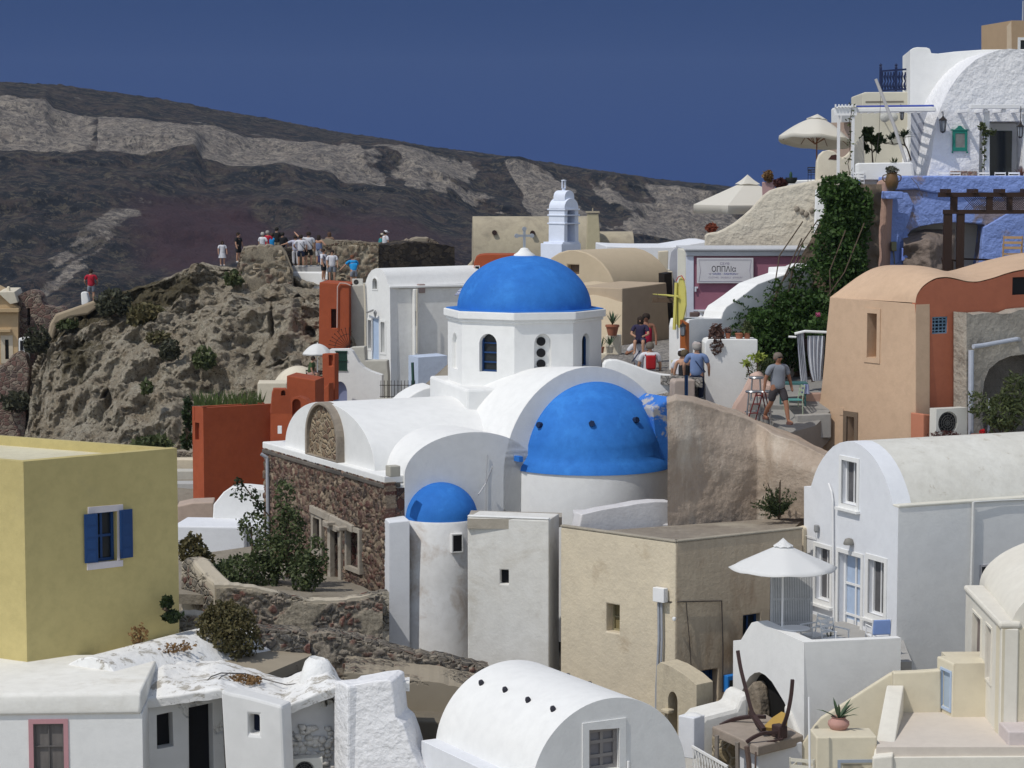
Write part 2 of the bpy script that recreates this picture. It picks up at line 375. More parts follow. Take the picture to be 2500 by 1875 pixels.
f=ramp(n,madd(n,A,madd(n,madd(n,nz(n,tcn,.11,8,.75),-.5),.9,'MULTIPLY')),.38,.52)
c=mixc(n,f,dark,pale); n.links.new(c,b.inputs['Base Color']); b.inputs['Roughness'].default_value=1
bumpn(n,b,madd(n,nz(n,tcn,.22,8,.7),madd(n,n1,2.0,'MULTIPLY')),1.0,3.2)
hill=landmesh('hills',[(ridge,D((-900,1050),(2600,1250)),0),(ctop,D((-900,960),(2600,1150)),.45),(cbot,D((-900,905),(2600,1060)),2.0),(cbot2,D((-900,850),(2600,1010)),.7),(base,D((-900,620),(2600,700)),1.9)],-900,2600,620,230,hill_disp,m,hill_attr)
tag(hill,kind='structure')
# the rim's far side and the sea
mb=MB(); cols=[]
for px,_ in ridge:
    a=W(px,interp(ridge,px)+3,interp([(-900,1050),(2600,1250)],px)); cols.append((a,a+Vector((0,500,-60)),a+Vector((0,900,-220))))
vs=[p for c3 in cols for p in c3]; mb.add(vs,[(3*i+k,3*i+3+k,3*i+4+k,3*i+1+k) for i in range(len(cols)-1) for k in(0,1)])
tag(mb.obj('rim_far_side',m),kind='structure')
m,n,b=nmat('sea_water'); b.inputs['Base Color'].default_value=(.01,.03,.08,1); b.inputs['Roughness'].default_value=.15; tcn=N(n,'ShaderNodeTexCoord').outputs['Object']; bumpn(n,b,nz(n,tcn,.1,5),.3,1)
mb=MB(); mb.add([(-3500,-350,-190),(3500,-350,-190),(3500,3500,-190),(-3500,3500,-190)],[(0,1,2,3)]); tag(mb.obj('sea',m),kind='structure')

# rocky tufa slope on the left
def rock_mat(name,base,base2,dark,red,veg):
    m,n,b=nmat(name); tc=N(n,'ShaderNodeTexCoord').outputs['Object']; A=N(n,'ShaderNodeAttribute',attribute_name='ma').outputs['Fac']; B=N(n,'ShaderNodeAttribute',attribute_name='mb').outputs['Fac']
    n1=nz(n,tc,.5,7,.68,.5); n2=nz(n,tc,3.0,7,.7); v=N(n,'ShaderNodeTexVoronoi'); v.inputs['Scale'].default_value=2.6; n.links.new(tc,v.inputs['Vector'])
    ve=N(n,'ShaderNodeTexVoronoi',feature='DISTANCE_TO_EDGE'); ve.inputs['Scale'].default_value=2.6; n.links.new(tc,ve.inputs['Vector'])
    c=mixc(n,ramp(n,n1,.38,.62),base,base2); c=mixc(n,ramp(n,n2,.56,.61,0,.8),c,dark); c=mixc(n,ramp(n,nz(n,tc,8,6,.75),.55,.60,0,.7),c,tuple(x*.35 for x in base)); c=mixc(n,ramp(n,nz(n,mult(n,tc,(1,1,1.3)),5.5,6,.75),.57,.61,0,.8),c,tuple(min(.7,x*1.35) for x in base))
    sp=N(n,'ShaderNodeSeparateColor'); n.links.new(v.outputs['Color'],sp.inputs[0])
    rc=mixc(n,sp.outputs[0],red,tuple(x*1.9 for x in red)); rc=mixc(n,ramp(n,ve.outputs['Distance'],.03,.12,1,0),rc,tuple(x*.8 for x in base))
    c=mixc(n,ramp(n,madd(n,B,madd(n,n1,.6,'MULTIPLY')),.72,.86),c,rc)
    c=mixc(n,ramp(n,madd(n,A,madd(n,nz(n,tc,1.2,7,.75),.8,'MULTIPLY')),.78,.92,0,.9),c,mixc(n,ramp(n,n2,.4,.6),veg,tuple(x*.5 for x in veg)))
    n.links.new(c,b.inputs['Base Color']); b.inputs['Roughness'].default_value=1
    bumpn(n,b,madd(n,madd(n,nz(n,tc,2.2,9,.78),2.2,'MULTIPLY'),madd(n,ramp(n,ve.outputs['Distance'],0,.2),.25,'MULTIPLY')),1.0,.28); return m
TUFA=rock_mat('tufa_rock',(.56,.50,.395),(.42,.345,.25),(.09,.075,.06),(.10,.055,.042),(.13,.105,.05))
top=[(-400,1020),(-100,990),(0,980),(60,930),(100,850),(125,790),(235,748),(290,712),(345,697),(430,668),(495,640),(540,650),(600,655),(690,668),(760,690),(850,700),(1000,700)]
mid=[(-400,1060),(-100,1040),(0,1030),(60,1000),(100,930),(125,880),(235,850),(345,815),(495,790),(690,790),(1000,800)]
bot=[(-400,1260),(1000,1260)]
pits=[(727,745,11,24,2.5),(660,790,6,42,1.8),(255,975,13,18,1.2),(752,815,12,18,1.0),(55,925,16,30,1.5),(632,880,12,16,.8),(470,770,18,30,.7),(620,700,25,12,.8),(690,905,25,25,1.0),(560,735,10,14,.7)]
def rk_disp(p,px,s):
    q=Vector(p); a=noise.ridged_multi_fractal(p*.22,1.0,2.1,5,1.0,2.0); g=fr(p,.5,6); v=noise.voronoi(p*.55)[0][0]
    e=.35 if s<.06 else 1
    q.y-=((a-1.2)*1.0+g*1.1-v*.8+(noise.voronoi(Vector((p.x*1.4,p.y*1.4,p.z*.9)))[0][1]-noise.voronoi(Vector((p.x*1.4,p.y*1.4,p.z*.9)))[0][0])*.22+abs(fr(p,2.6,4))*.22)*e; q.z+=(g*.35+fr(p,1.6,4)*.22+(a-1.2)*.25)*e
    k=(p.z/p.y); v_=( -sT- k*cT)/( -k*sT - cT) if 0 else None
    # image row of p (for the hollows)
    d=Vector((p.x,p.y,p.z)); yc=d.y*cT-d.z*sT; zc=d.y*sT+d.z*cT; py=937.5-F*zc/yc
    for hx,hy,rx,ry,dp in pits:
        r=((px-hx)/rx)**2+((py-hy)/ry)**2
        if r<1.6: q.y+=dp*(1-smst(.45,1.4,r+g*.5))
    return q
def rk_attr(p,px,s):
    n1=fr(p,.13,4)
    veg=.25+.25*n1+(.25 if s<.5 and px<520 else 0)+.35*math.exp(-((px-400)/90)**2-((s-.45)/.3)**2)+.3*math.exp(-((px-180)/60)**2-((s-.9)/.25)**2)+.25*(1-smst(0,90,px))
    red=.75*smst(520,620,px)*(.5+.8*n1)+.5*math.exp(-((px-310)/35)**2-((s-.35)/.12)**2)+(.5 if px<70 else 0)
    return (veg,red)
o=landmesh('hillside',[(top,D((-400,150),(0,140),(110,124),(200,121),(1000,121)),0),(mid,D((-400,142),(0,132),(110,117),(700,113),(1000,113)),1),(bot,D((-400,125),(0,112),(300,103),(1000,104)),1.6)],-400,1000,600,300,rk_disp,TUFA,rk_attr)
tag(o,kind='structure')
# the ground below the whole town: one sheet through known spots
gpts=[(430,1215,88),(430,1160,92),(560,1420,64),(760,1520,62),(430,1590,54),(900,1640,60),(1150,1850,55),(1500,1950,50),(1750,1950,50),(100,2000,50),(-600,1900,60),(-900,1500,110),(1900,2050,46),(2450,2100,44),(3200,1900,46),
 (1600,905,68),(1600,800,84),(1600,760,110),(1750,1200,65),(1900,1300,63),(2200,1300,62),(2500,1300,62),(2900,1300,62),(2300,470,84),(3200,470,80),(2600,420,120),(1400,760,120),(900,1010,104),(760,1010,100),(1200,720,128),(1700,640,100),(2100,560,110),(600,1300,100),(300,1300,104),(-500,1400,130),(1650,1560,58.5),(1850,1560,58),(2000,1600,57),(2300,1600,56),(2600,1600,55),(2900,1600,55),(1450,1560,61),(1250,1500,63),(2200,1900,50),(2500,2000,50),(1500,2300,40),(500,2300,38),(1500,2400,38),(2500,2500,38)]
gw=[W(*g) for g in gpts]
def gz(x,y,off=.45):
    s=0;z=0
    for g in gw:
        w_=1/((x-g.x)**2+(y-g.y)**2+1.0)**3; s+=w_; z+=w_*g.z
    return z/s-off
vs=[];nx,ny=110,110
for j in range(ny+1):
    for i in range(nx+1):
        x=-60+130*i/nx; y=30+120*j/ny; z=gz(x,y)
        edge=max(smst(40,70,x),smst(-35,-60,x),smst(130,150,y)); z-=edge*40
        p=Vector((x,y,z)); vs.append(p+Vector((0,0,fr(p,.5,4)*.15)))
mb=MB(); mb.v=vs; mb.f=[(j*(nx+1)+i,j*(nx+1)+i+1,(j+1)*(nx+1)+i+1,(j+1)*(nx+1)+i) for j in range(ny) for i in range(nx)]; mb.m=[0]*len(mb.f)
SOIL=stucco('pale_soil',(.30,.27,.22),(.22,.19,.15),.8,bump=.8,bscale=6,dist=.05,stain=(.12,.10,.07),stain_t=(.55,.7),sscale=1.5)
tag(mb.obj('ground',SOIL,smooth=180,weld=False),kind='structure')

# ---------- foliage ----------
def leafcloud(mb,c,rad,n,size,shell=.35,flat_=0,seed=None,mi=0,asp=.55,droop=0):
    rr=random.Random(seed if seed is not None else rnd.random()); c=Vector(c)
    for _ in range(n):
        while 1:
            d=Vector((rr.uniform(-1,1),rr.uniform(-1,1),rr.uniform(-1,1)))
            if .01<d.length<=1: break
        l=d.length; d/=l; r=shell+(1-shell)*l**.6 if rr.random()<.75 else l
        bump=1+.38*noise.noise(d*2.1+c*3.7)+.2*noise.noise(d*5.0+c*1.3)
        p=c+Vector((d.x*rad[0],d.y*rad[1],d.z*rad[2]))*r*bump
        s=size*rr.uniform(.6,1.35)
        a=Vector((rr.gauss(0,1),rr.gauss(0,1),rr.gauss(0,1)-droop)).normalized(); b=a.cross(Vector((rr.gauss(0,1),rr.gauss(0,1),rr.gauss(0,1)))).normalized()*s*asp; a=a*s
        mb.add([p-a,p+b,p+a,p-b],[(0,1,2,3)],mi)
BUSHG=leafm('bush_leaves',(.05,.07,.025),(.13,.15,.06)); BUSHO=leafm('olive_scrub_leaves',(.10,.095,.04),(.16,.13,.06)); IVYM=leafm('ivy_leaves',(.025,.06,.012),(.07,.13,.028)); DRYM=leafm('dry_grass',(.20,.11,.045),(.32,.20,.09)); DGRN=leafm('dark_leaves',(.02,.035,.012),(.05,.075,.025)); DSCR=leafm('dark_scrub_leaves',(.045,.05,.032),(.10,.10,.06))
WOODM=flat('bark',(.09,.065,.045),.9,bump=.5)
def bush(name,label,spots,leaf,mat,cat='bush',stems=True,group=None,droop=0):
    """spots: (px,py,d,rx_px,rz_px,n)"""
    x0=spots[0]; k=x0[2]/F; base=W(x0[0],x0[1]+x0[4],x0[2])
    r=thing(name,label,cat,base,group); mb=MB(); st=MB()
    for px,py,d,rx,rz,nn in spots:
        c=W(px,py,d); k=d/F; leafcloud(mb,c,(rx*k,rx*k*.8,rz*k),nn,leaf,droop=droop)
        if stems:
            for _ in range(3): st.tube([base+Vector((rnd.uniform(-.1,.1),rnd.uniform(-.1,.1),0)),base.lerp(c,.5)+Vector((rnd.uniform(-.1,.1)*rx*k,0,0)),c+Vector((rnd.uniform(-.4,.4)*rx*k,rnd.uniform(-.3,.3)*rx*k,rnd.uniform(-.2,.4)*rz*k))],[.035,.025,.01],5)
    mb.obj('foliage',mat,r,weld=False)
    if stems: st.obj('stem',WOODM,r)
    return r
for i,(px,py,d,rx,rz,lab,mt) in enumerate([
 (278,738,118.5,42,34,'big dark rounded bush right of the person in red on the hillside',DGRN),
 (160,790,119,30,14,'low green bush under the sloping tan wall on the left',BUSHG),
 (90,830,122,32,36,'dark grey bush left of the pale rock edge, beside the stone ruin',DGRN),
 (355,770,116,45,28,'wide ochre and green scrub patch in the middle of the hillside',BUSHO),
 (570,680,118.5,24,18,'round green bush just below the castle wall',BUSHG),
 (415,855,112.5,24,26,'dark bush in the hollow beside the white boulder',DGRN),
 (500,875,111,28,26,'greyish green bush low on the hillside right of the dark hollow',BUSHG),
 (358,945,108,13,18,'small green tuft on the bare pale slope',BUSHG),
 (370,1085,104,50,22,'long green scrub at the foot of the hillside above the yellow house',BUSHG),
 (40,980,121,35,25,'low dark scrub at the far left foot of the slope',DGRN),
 (385,822,114,30,14,'small green scrub patch below the ochre one',BUSHO)]):
    bush('hillside_bush',lab,[(px,py,d,rx,rz,int(rx*rz*.30)),(px+rx*.45,py+rz*.3,d-.2,rx*.5,rz*.55,int(rx*rz*.12)),(px-rx*.5,py+rz*.35,d-.1,rx*.45,rz*.5,int(rx*rz*.1))],.15,DSCR if mt is DGRN else mt,stems=True,group='bushes on the rocky hillside')
# ---------- generic openings ----------
def opening(parent,pl,x0,y0,x1,y1,frame=.09,fm=None,pane=DGL,rv=.28,arch=False,bars=(0,0),bm=None,name='window',sill=False,proud=.025,label=None,panels=None,inner=.05,poly=None):
    """returns the hole for the wall and builds frame, pane and glazing bars inside it"""
    hole=poly or (archhole(pl,x0,y0,x1,y1) if arch else rect(pl,x0,y0,x1,y1))
    ts=[p[0] for p in hole]; zs=[p[1] for p in hole]; t0,t1,z0,z1=min(ts),max(ts),min(zs),max(zs)
    root=None
    if frame and fm:
        mb=MB(); o=frame
        if arch: out=[(t0-o,z0-o),(t1+o,z0-o)]+arc((t0+t1)/2,z1-(t1-t0)/2,(t1-t0)/2+o,(t1-t0)/2+o,0,180,12)
        else: out=[(t0-o,z0-o),(t1+o,z0-o),(t1+o,z1+o),(t0-o,z1+o)]
        # ring: front faces + edges
        polys=[[Vector((t,z,0)) for t,z in out],[Vector((t,z,0)) for t,z in hole]]; fl=[p for q in polys for p in q]
        mb.add([pl.w(p.x,p.y,-proud) for p in fl],tessellate_polygon(polys))
        for lp in (out,hole):
            m=len(lp); mb.add([pl.w(t,z,-proud) for t,z in lp]+[pl.w(t,z,.004 if lp is out else .03) for t,z in lp],[(i,(i+1)%m,m+(i+1)%m,m+i) for i in range(m)])
        if sill:
            c=pl.w((t0+t1)/2,z0-o-.03,-.05); mb.box(c,(t1-t0)+2*o+.1,.12,.06,rot=R(pl.ang))
        root=mb.obj(name,fm,parent)
    # pane
    dp=rv-.03; mb=MB(); pm=MB()
    polys=[[Vector((t,z,0)) for t,z in hole]]
    mb.add([pl.w(t,z,dp) for t,z in hole],tessellate_polygon(polys))
    if root is None: root=mb.obj(name,pane,parent)
    else: mb.obj('pane',pane,root)
    if label: root['label']=label
    if bm:
        b=MB(); w_=inner
        b.box(pl.w(t0+w_/2,(z0+z1)/2,dp-.03),w_,.05,z1-z0,rot=R(pl.ang)); b.box(pl.w(t1-w_/2,(z0+z1)/2,dp-.03),w_,.05,z1-z0,rot=R(pl.ang))
        b.box(pl.w((t0+t1)/2,z0+w_/2,dp-.03),t1-t0-2*w_-.002,.05,w_,rot=R(pl.ang))
        if not arch: b.box(pl.w((t0+t1)/2,z1-w_/2,dp-.03),t1-t0-2*w_-.002,.05,w_,rot=R(pl.ang))
        for i in range(bars[0]): b.box(pl.w(t0+(t1-t0)*(i+1)/(bars[0]+1),(z0+z1)/2,dp-.025),w_*.8,.03,z1-z0-2*w_,rot=R(pl.ang))
        for i in range(bars[1]): b.box(pl.w((t0+t1)/2,z0+(z1-z0)*(i+1)/(bars[1]+1),dp-.03),t1-t0-2*w_-.004,.03,w_*.8,rot=R(pl.ang))
        if panels:
            for (a,b_,c_,d_) in panels: b.box(pl.w(t0+(t1-t0)*(a+c_)/2,z0+(z1-z0)*(b_+d_)/2,dp-.02),(t1-t0)*(c_-a),.02,(z1-z0)*(d_-b_),rot=R(pl.ang))
        b.obj('glazing_bars' if root.name.startswith('window') else 'door_frame',bm,root)
    return (hole,rv)
# ---------- the domed church ----------
CH=PL(945,1165,60,27); FC=PL(945,1165,60,-63)
base=CH.w(4,-15); church=thing('domed_church','white church with the big blue dome on an eight sided drum and a stone front','church',base)
BLUE=stucco('sky_blue_dome_paint',(.042,.205,.60),(.026,.145,.49),.9,rough=.75,bump=.3,bscale=9,stain=(.05,.24,.66),stain_t=(.54,.72),sscale=1.4); BLUE.node_tree.nodes['Principled BSDF'].inputs['Specular IOR Level'].default_value=.12
BLUEW2=stucco('worn_blue_dome_paint',(.045,.205,.62),(.03,.14,.50),.7,rough=.65,bump=.4,stain=(.50,.46,.38),stain_t=(.57,.61),sscale=1.1)
LAVA=stone('lava_rubble',[(.10,.045,.036),(.17,.085,.065),(.055,.04,.038),(.24,.16,.12),(.13,.055,.045),(.42,.34,.25),(.08,.06,.055),(.14,.09,.08)],(.26,.20,.15),scale=4.4,mw=.045,dist=.14,squash=(1,1,1.0))
PALEST=stucco('pale_cut_stone',(.42,.38,.32),(.30,.26,.21),.8,bump=.5,stain=(.15,.12,.09),stain_t=(.55,.7),sscale=2)
zE=CH.q(945,1165)[1]
# front wall with the two arches, carried back as barrel vaults
c1=2.42; z1c=CH.q(1150,1055)[1]; c2=CH.q(1440,893)[0]; z2c=CH.q(1475,893)[1]
r1,h1=1.92,z1c-zE; z2s=CH.q(1240,1087)[1]-.9; r2=c2-CH.q(1238,1087)[0]+.12; h2=z2c-z2s
def barrel(pl,c,zs,rx,rz,depth,off=0,drop=.6,n=36,taper=0):
    mb=MB(); out=[(c-rx,zs-drop)]+[(c+rx,zs-drop)]+arc(c,zs,rx,rz,0,180,n); mb.prism(pl,out,depth,off=off); return mb
barrel(CH,c1,zE,r1,h1,6.2,drop=4).obj('small_barrel_roof',WH,church,smooth=40,bevel=.05)
mb=barrel(CH,c2,z2s,r2,h2,3.9,drop=5)
for v_ in mb.v: v_.z-=.30*max(0,(Vector((v_.x,v_.y))-CH.A).dot(CH.N))/3.9
mb.obj('large_barrel_roof',WH,church,smooth=40,bevel=.06)
mb=MB(); mb.prism(CH,[(0.02,-17),(8.9,-17),(8.9,z2s-.2),(3.0,zE-.2),(0.02,zE-.2)],.5,off=.04); mb.prism(CH,[(0.75,-17),(8.9,-17),(8.9,z2s-.2),(3.0,zE-.2),(0.75,zE-.2)],8.1,off=.55); mb.obj('wall',WH,church,bevel=.04)
# barrel over the stone front
tl=FC.q(790,985)[0]; zc=FC.q(790,985)[1]; zF=FC.q(690,1070)[1]
rF=(FC.q(888,1125)[0]-FC.q(688,1080)[0])/2; zEf=zE
barrel(FC,tl-.1,zEf+.05,rF+.25,zc-zEf-.05,9.0,off=.16,drop=1.2).obj('cross_barrel_roof',WH,church,smooth=40,bevel=.05)
mb=MB(); t645=FC.q(645,1078)[0]; mb.prism(FC,[(t645,zE-.18),(-.06,zE-.18),(-.06,zE+.02),(t645,zE+.02)],9,off=-.06); mb.obj('roof_edge',WH,church,bevel=.03)
mb=MB(); mb.prism(FC,[(t645+.05,zE-.30),(-.02,zE-.30),(-.02,zE-.19),(t645+.05,zE-.19)],.5,off=-.10); mb.obj('cornice',stucco('dark_cornice',(.16,.14,.12),(.06,.055,.05),.8,bump=.6),church,bevel=.02)  # dark grey-brown cornice in two mottled tones
# stone front
PINKW=flat('faded_red_wood',(.20,.045,.035),.7)
H=[]
H.append(opening(church,FC,774,1262,790,1345,frame=.16,proud=.13,fm=PALEST,pane=flat('worn_brown_wood',(.09,.05,.045),.8),rv=.35,name='window'))
dh=opening(church,FC,816,1282,836,1445,frame=.2,proud=.13,fm=PALEST,pane=PINKW,rv=.45,name='door'); H.append(dh)
H.append(opening(church,FC,856,1292,884,1390,frame=.12,proud=.13,fm=PALEST,pane=stone('bricked_up_window',[(.40,.33,.26),(.28,.2,.17),(.2,.12,.11)],(.3,.27,.22),scale=3),rv=.18,name='window'))
mb=MB(); mb.prism(FC,[(t645,-13.5),(0,-13.5),(0,zE-.31),(t645,zE-.31)],.5,holes=H,off=0,reveal=.45); mb.obj('stone_front_wall',LAVA,church); relief_wall('stone_front_facing',FC,[(646,1500),(646,1092),(944,1178),(944,1620),(646,1560)],church,[(.085,.036,.03),(.13,.06,.048),(.05,.034,.03),(.19,.125,.095),(.10,.042,.034),(.32,.25,.18),(.07,.05,.045),(.12,.07,.06)],(.25,.195,.14),scale=5.6,amp=.07,holes=[[(min(p[0] for p in h_[0])-.19,min(p[1] for p in h_[0])-.14),(max(p[0] for p in h_[0])+.19,min(p[1] for p in h_[0])-.14),(max(p[0] for p in h_[0])+.19,max(p[1] for p in h_[0])+.16),(min(p[0] for p in h_[0])-.19,max(p[1] for p in h_[0])+.16)] for h_ in H])
mb=MB(); mb.prism(FC,quad3(FC,[(768,1232),(872,1282),(872,1300),(768,1250)]),.3,off=-.17); mb.obj('lintel',PALEST,church,bevel=.02)
mb=MB(); mb.prism(FC,quad3(FC,[(806,1268),(840,1284),(840,1298),(806,1282)]),.3,off=-.24)
for px,py in((806,1278),(835,1290)): mb.box(FC.p(px,py,-.26),.28,.3,.1,rot=R(-63))
mb.obj('door_hood',PALEST,church,bevel=.02)
# lunette with stone ring
tb=FC.q(788,1120)[0]; zb=zE+.02; rl=(FC.q(824,1125)[0]-FC.q(745,1105)[0])/2; hz=FC.q(788,982)[1]-zb
out=[(tb-rl,zb),(tb+rl,zb)]+arc(tb,zb+hz*.35,rl,hz*.65,0,180,20)
inn=[(tb-rl*.90,zb+.03),(tb+rl*.90,zb+.03)]+arc(tb,zb+hz*.35,rl*.90,hz*.60,0,180,16)
mb=MB(); mb.prism(FC,out,.3,holes=[(inn,.15)],off=-.06); mb.obj('lunette_arch',stucco('mortar_ring',(.36,.31,.25),(.2,.17,.14),.8,bump=.8,stain=(.09,.07,.06)),church,bevel=.02)
mb=MB(); mb.prism(FC,[(p[0]*1,p[1]) for p in inn],.04,off=.04); mb.obj('lunette_infill',stone('pale_rubble',[(.34,.26,.17),(.24,.17,.11),(.16,.10,.07)],(.38,.31,.22),scale=4,mw=.10),church)
mb=MB(); p0=FC.p(653,1118,-.12); mb.tube([p0,p0+Vector((0,0,-2.4)),p0+Vector((0,0,-3.2))],.055,10); mb.tube([FC.p(637,1108,-.3),p0],.05,8); mb.obj('drainpipe',PIPE,church)
mb=MB(); mb.box(FC.p(955,1160,-.1)+Vector((.05,-.05,.12)),.3,.3,.28,rot=R(27)); mb.obj('water_spout',stucco('grey_spout',(.45,.43,.37)),church,bevel=.02)
mb=MB(); mb.tube([FC.p(683,1058,.35),FC.p(683,1040,.35)],.08,4); mb.obj('roof_post',WH,church)
# drum block, drum, cornice, dome
DC=W(1280,860,67); a15=R(15); cx,cy=DC.x,DC.y; zbk=-5.93
mb=MB(); mb.box((cx,cy,zbk-2.5),4.6,4.6,5,rot=a15); mb.obj('drum_base',WH,church,bevel=.07)
# smooth fillet between block and barrel
def octp(r,rot=0): return [(cx+r*math.sin(R(-52.4+45*i)+rot),cy-r*math.cos(R(-52.4+45*i)+rot)) for i in range(8)]
Rv=2.25; zt=W(1280,790,64.9).z
mb=MB(); mb.vprism(octp(Rv-.30),zbk-.2,zt); core=mb.obj('drum',WH,church,bevel=.03)
ORG[core]=ORG[church]
holeslist={0:None}
for i in range(8):
    a=octp(Rv)[i]; b=octp(Rv)[(i+1)%8]; pl=PL.__new__(PL); pl.A=Vector(a); d=(Vector(b)-Vector(a)); L=d.length; pl.D=d.normalized(); pl.N=Vector((-pl.D.y,pl.D.x)); pl.ang=math.degrees(math.atan2(pl.D.y,pl.D.x))
    H=[];extra=None
    ang=-52.4+45*i
    if i==0:   # facet facing -30
        h=archhole(pl,1170,814,1213,909); H=[(h,.26)]
        e=opening(church,pl,1170,814,1213,909,frame=0,pane=DGL,rv=.24,poly=h,arch=True,bars=(0,3),bm=BLUEW,inner=.05)
    elif i==1:
        h=archhole(pl,1304,815,1346,900,1.2); H=[(h,.12)]
        mb=MB(); 
        tc_=(pl.q(1323,860)[0])
        for py in (834,862,889):
            t,z=pl.q(1323,py); mb.tube([pl.w(t,z,.119),pl.w(t,z,.06)],.125,20)
        mb.obj('round_light',DK,church,label='three dark round openings one above the other')
    elif i==2:
        h=archhole(pl,1421,815,1439,892); H=[(h,.22)]; opening(church,pl,0,0,0,0,frame=0,pane=DGL,rv=.20,poly=h,arch=True,bm=BLUEW,inner=.04)
    elif i==7:
        h=archhole(pl,1104,810,1117,902); H=[(h,.10)]
    elif i in(3,6): 
        c=L/2; h=[(c-.25,zbk+.6),(c+.25,zbk+.6)]+arc(c,zbk+1.45,.25,.25,0,180,10); H=[(h,.2)]
    mt=.29
    mb=MB(); mb.prism(pl,[(0,zbk-.02),(L,zbk-.02),(L,zt),(0,zt)],mt,holes=H); mb.obj('drum_wall',WH,church)
mb=MB(); mb.vprism(octp(Rv+.06),zt,zt+.09); mb.vprism(octp(Rv+.13),zt+.092,zt+.31); mb.obj('drum_cornice',WH,church,bevel=.025)
mb=MB(); mb.vprism(octp(Rv+.06),zt+.312,zt+.335); mb.obj('dome_ledge',BLUE,church)
prof=[]; Hd=W(1280,623,66.9).z-(zt+.33); rd=1.95
for i in range(25):
    a=R(90*i/24); prof.append((rd*math.cos(a)**.97 if i<24 else .01,zt+.33+Hd*math.sin(a)**1.02))
mb=MB(); mb.lathe((cx,cy,0),prof,64); mb.obj('dome',BLUE,church,smooth=60)
zt2=zt+.33+Hd; mb=MB(); mb.lathe((cx,cy,0),[(.32,zt2-.06),(.30,zt2+.02),(.20,zt2+.08),(.12,zt2+.17),(.10,zt2+.2),(.001,zt2+.22)],20); fin=mb.obj('finial',WH,church,smooth=50)
mb=MB(); ca=a15; c0=Vector((cx,cy,zt2+.2))
mb.box(c0+Vector((0,0,.26)),.065,.05,.56,rot=ca); mb.box(c0+Vector((0,0,.36)),.40,.05,.065,rot=ca)
for dx,dz in((-.23,.36),(.23,.36),(0,.56)):
    p=c0+Vector((math.cos(ca)*dx,math.sin(ca)*dx,dz)); mb.tube([p-Vector((-math.sin(ca),math.cos(ca),0))*.031,p+Vector((-math.sin(ca),math.cos(ca),0))*.031],.062,12)
mb.obj('cross',flat('weathered_grey_iron',(.36,.38,.40),.6),church)
# apse: half round wall and blue half dome in front of the large arch
tA=CH.q(1448,1150)[0]+.02; AC=CH.w(tA,0,.25); rA=2.12; zA=W(1448,1160,60.9).z; zAt=W(1448,932,62.6).z-zA
prof=[(rA+.16,0),(rA+.13,.12),(rA+.02,.27),(rA-.07,.42)]
for i in range(1,25):
    a=R(12+78*i/24); prof.append(((rA-.05)*math.cos(a)/math.cos(R(12)),.0+zAt*math.sin(a)**.92))
mb=MB(); mb.lathe((AC.x,AC.y,zA),prof,64); mb.obj('apse_dome',BLUE,church,smooth=60)
mb=MB(); mb.lathe((AC.x,AC.y,0),[(rA+.15,zA-4.5),(rA+.13,zA-1),(rA+.12,zA-.004)],64); mb.obj('apse_wall',WH,church,smooth=60)
pE=CH.shift(-.55)
mb=MB(); mb.prism(CH,quad3(CH.shift(-1.35),[(1606,1146),(1638,1146),(1640,967),(1622,981),(1604,990),(1592,994),(1596,1040),(1602,1100)]),1.7,off=-1.35); mb.obj('peeling_blue_shoulder',BLUEW2,church,bevel=.08,seg=3)
mb=MB()
for px,py in((1328,1047),(1448,1038),(1552,1034)):
    # clay spouts stick out of the dome
    u=(px-1448)/90.0; zz=W(px,py,61).z-zA; rr_=math.sqrt(max(.1,rA*rA*(1-(zz/zAt)**2))); a=math.asin(max(-.95,min(.95,u/rr_)))
    dirv=Vector((math.sin(a),-math.cos(a),.25)); p=Vector((AC.x,AC.y,zA+zz))+Vector((math.sin(a)*rr_,-math.cos(a)*rr_,0))
    mb.tube([p-dirv*.1,p+dirv*.13],.085,6)
mb.obj('rain_spout',flat('navy_clay_spout',(.01,.025,.075),.8,bump=.5),church)
mb=MB(); mb.box(CH.p(1266,1120,-.15),.12,.3,.14,rot=R(27)); mb.obj('rain_spout',BLUE,church)
# bench like step at the right foot of the apse
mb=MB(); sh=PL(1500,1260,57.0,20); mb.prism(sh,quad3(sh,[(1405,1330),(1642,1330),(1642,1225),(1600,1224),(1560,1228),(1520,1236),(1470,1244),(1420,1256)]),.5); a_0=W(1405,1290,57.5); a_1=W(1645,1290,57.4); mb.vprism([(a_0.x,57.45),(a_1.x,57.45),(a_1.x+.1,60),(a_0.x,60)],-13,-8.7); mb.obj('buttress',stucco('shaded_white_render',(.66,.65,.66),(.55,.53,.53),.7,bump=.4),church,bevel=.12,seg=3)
# small apse with its own blue dome
sA=CH.q(1072,1270)[0]; SC=CH.w(sA,0,-.10); rs=.98; zs=W(1072,1276,59.6).z; hs=W(1085,1185,60).z-zs
mb=MB(); mb.lathe((SC.x,SC.y,zs),[(rs*math.cos(R(90*i/20))+.0005,hs*math.sin(R(90*i/20))) for i in range(21)],48); mb.obj('small_dome',BLUE,church,smooth=60)
mb=MB(); mb.lathe((SC.x,SC.y,0),[(rs+.18,-14.5),(rs+.12,zs-1.5),(rs+.06,zs-.06),(rs+.03,zs-.003),(.01,zs-.002)],48)
mb.obj('small_apse_wall',WST,church,smooth=60)
wp=PL(950,1275,59.3,12); mb=MB(); mb.prism(wp,quad3(wp,[(950,1275),(1000,1270),(1000,1720),(950,1720)]),1.2); mb.obj('pilaster',WH2,church,bevel=.03)
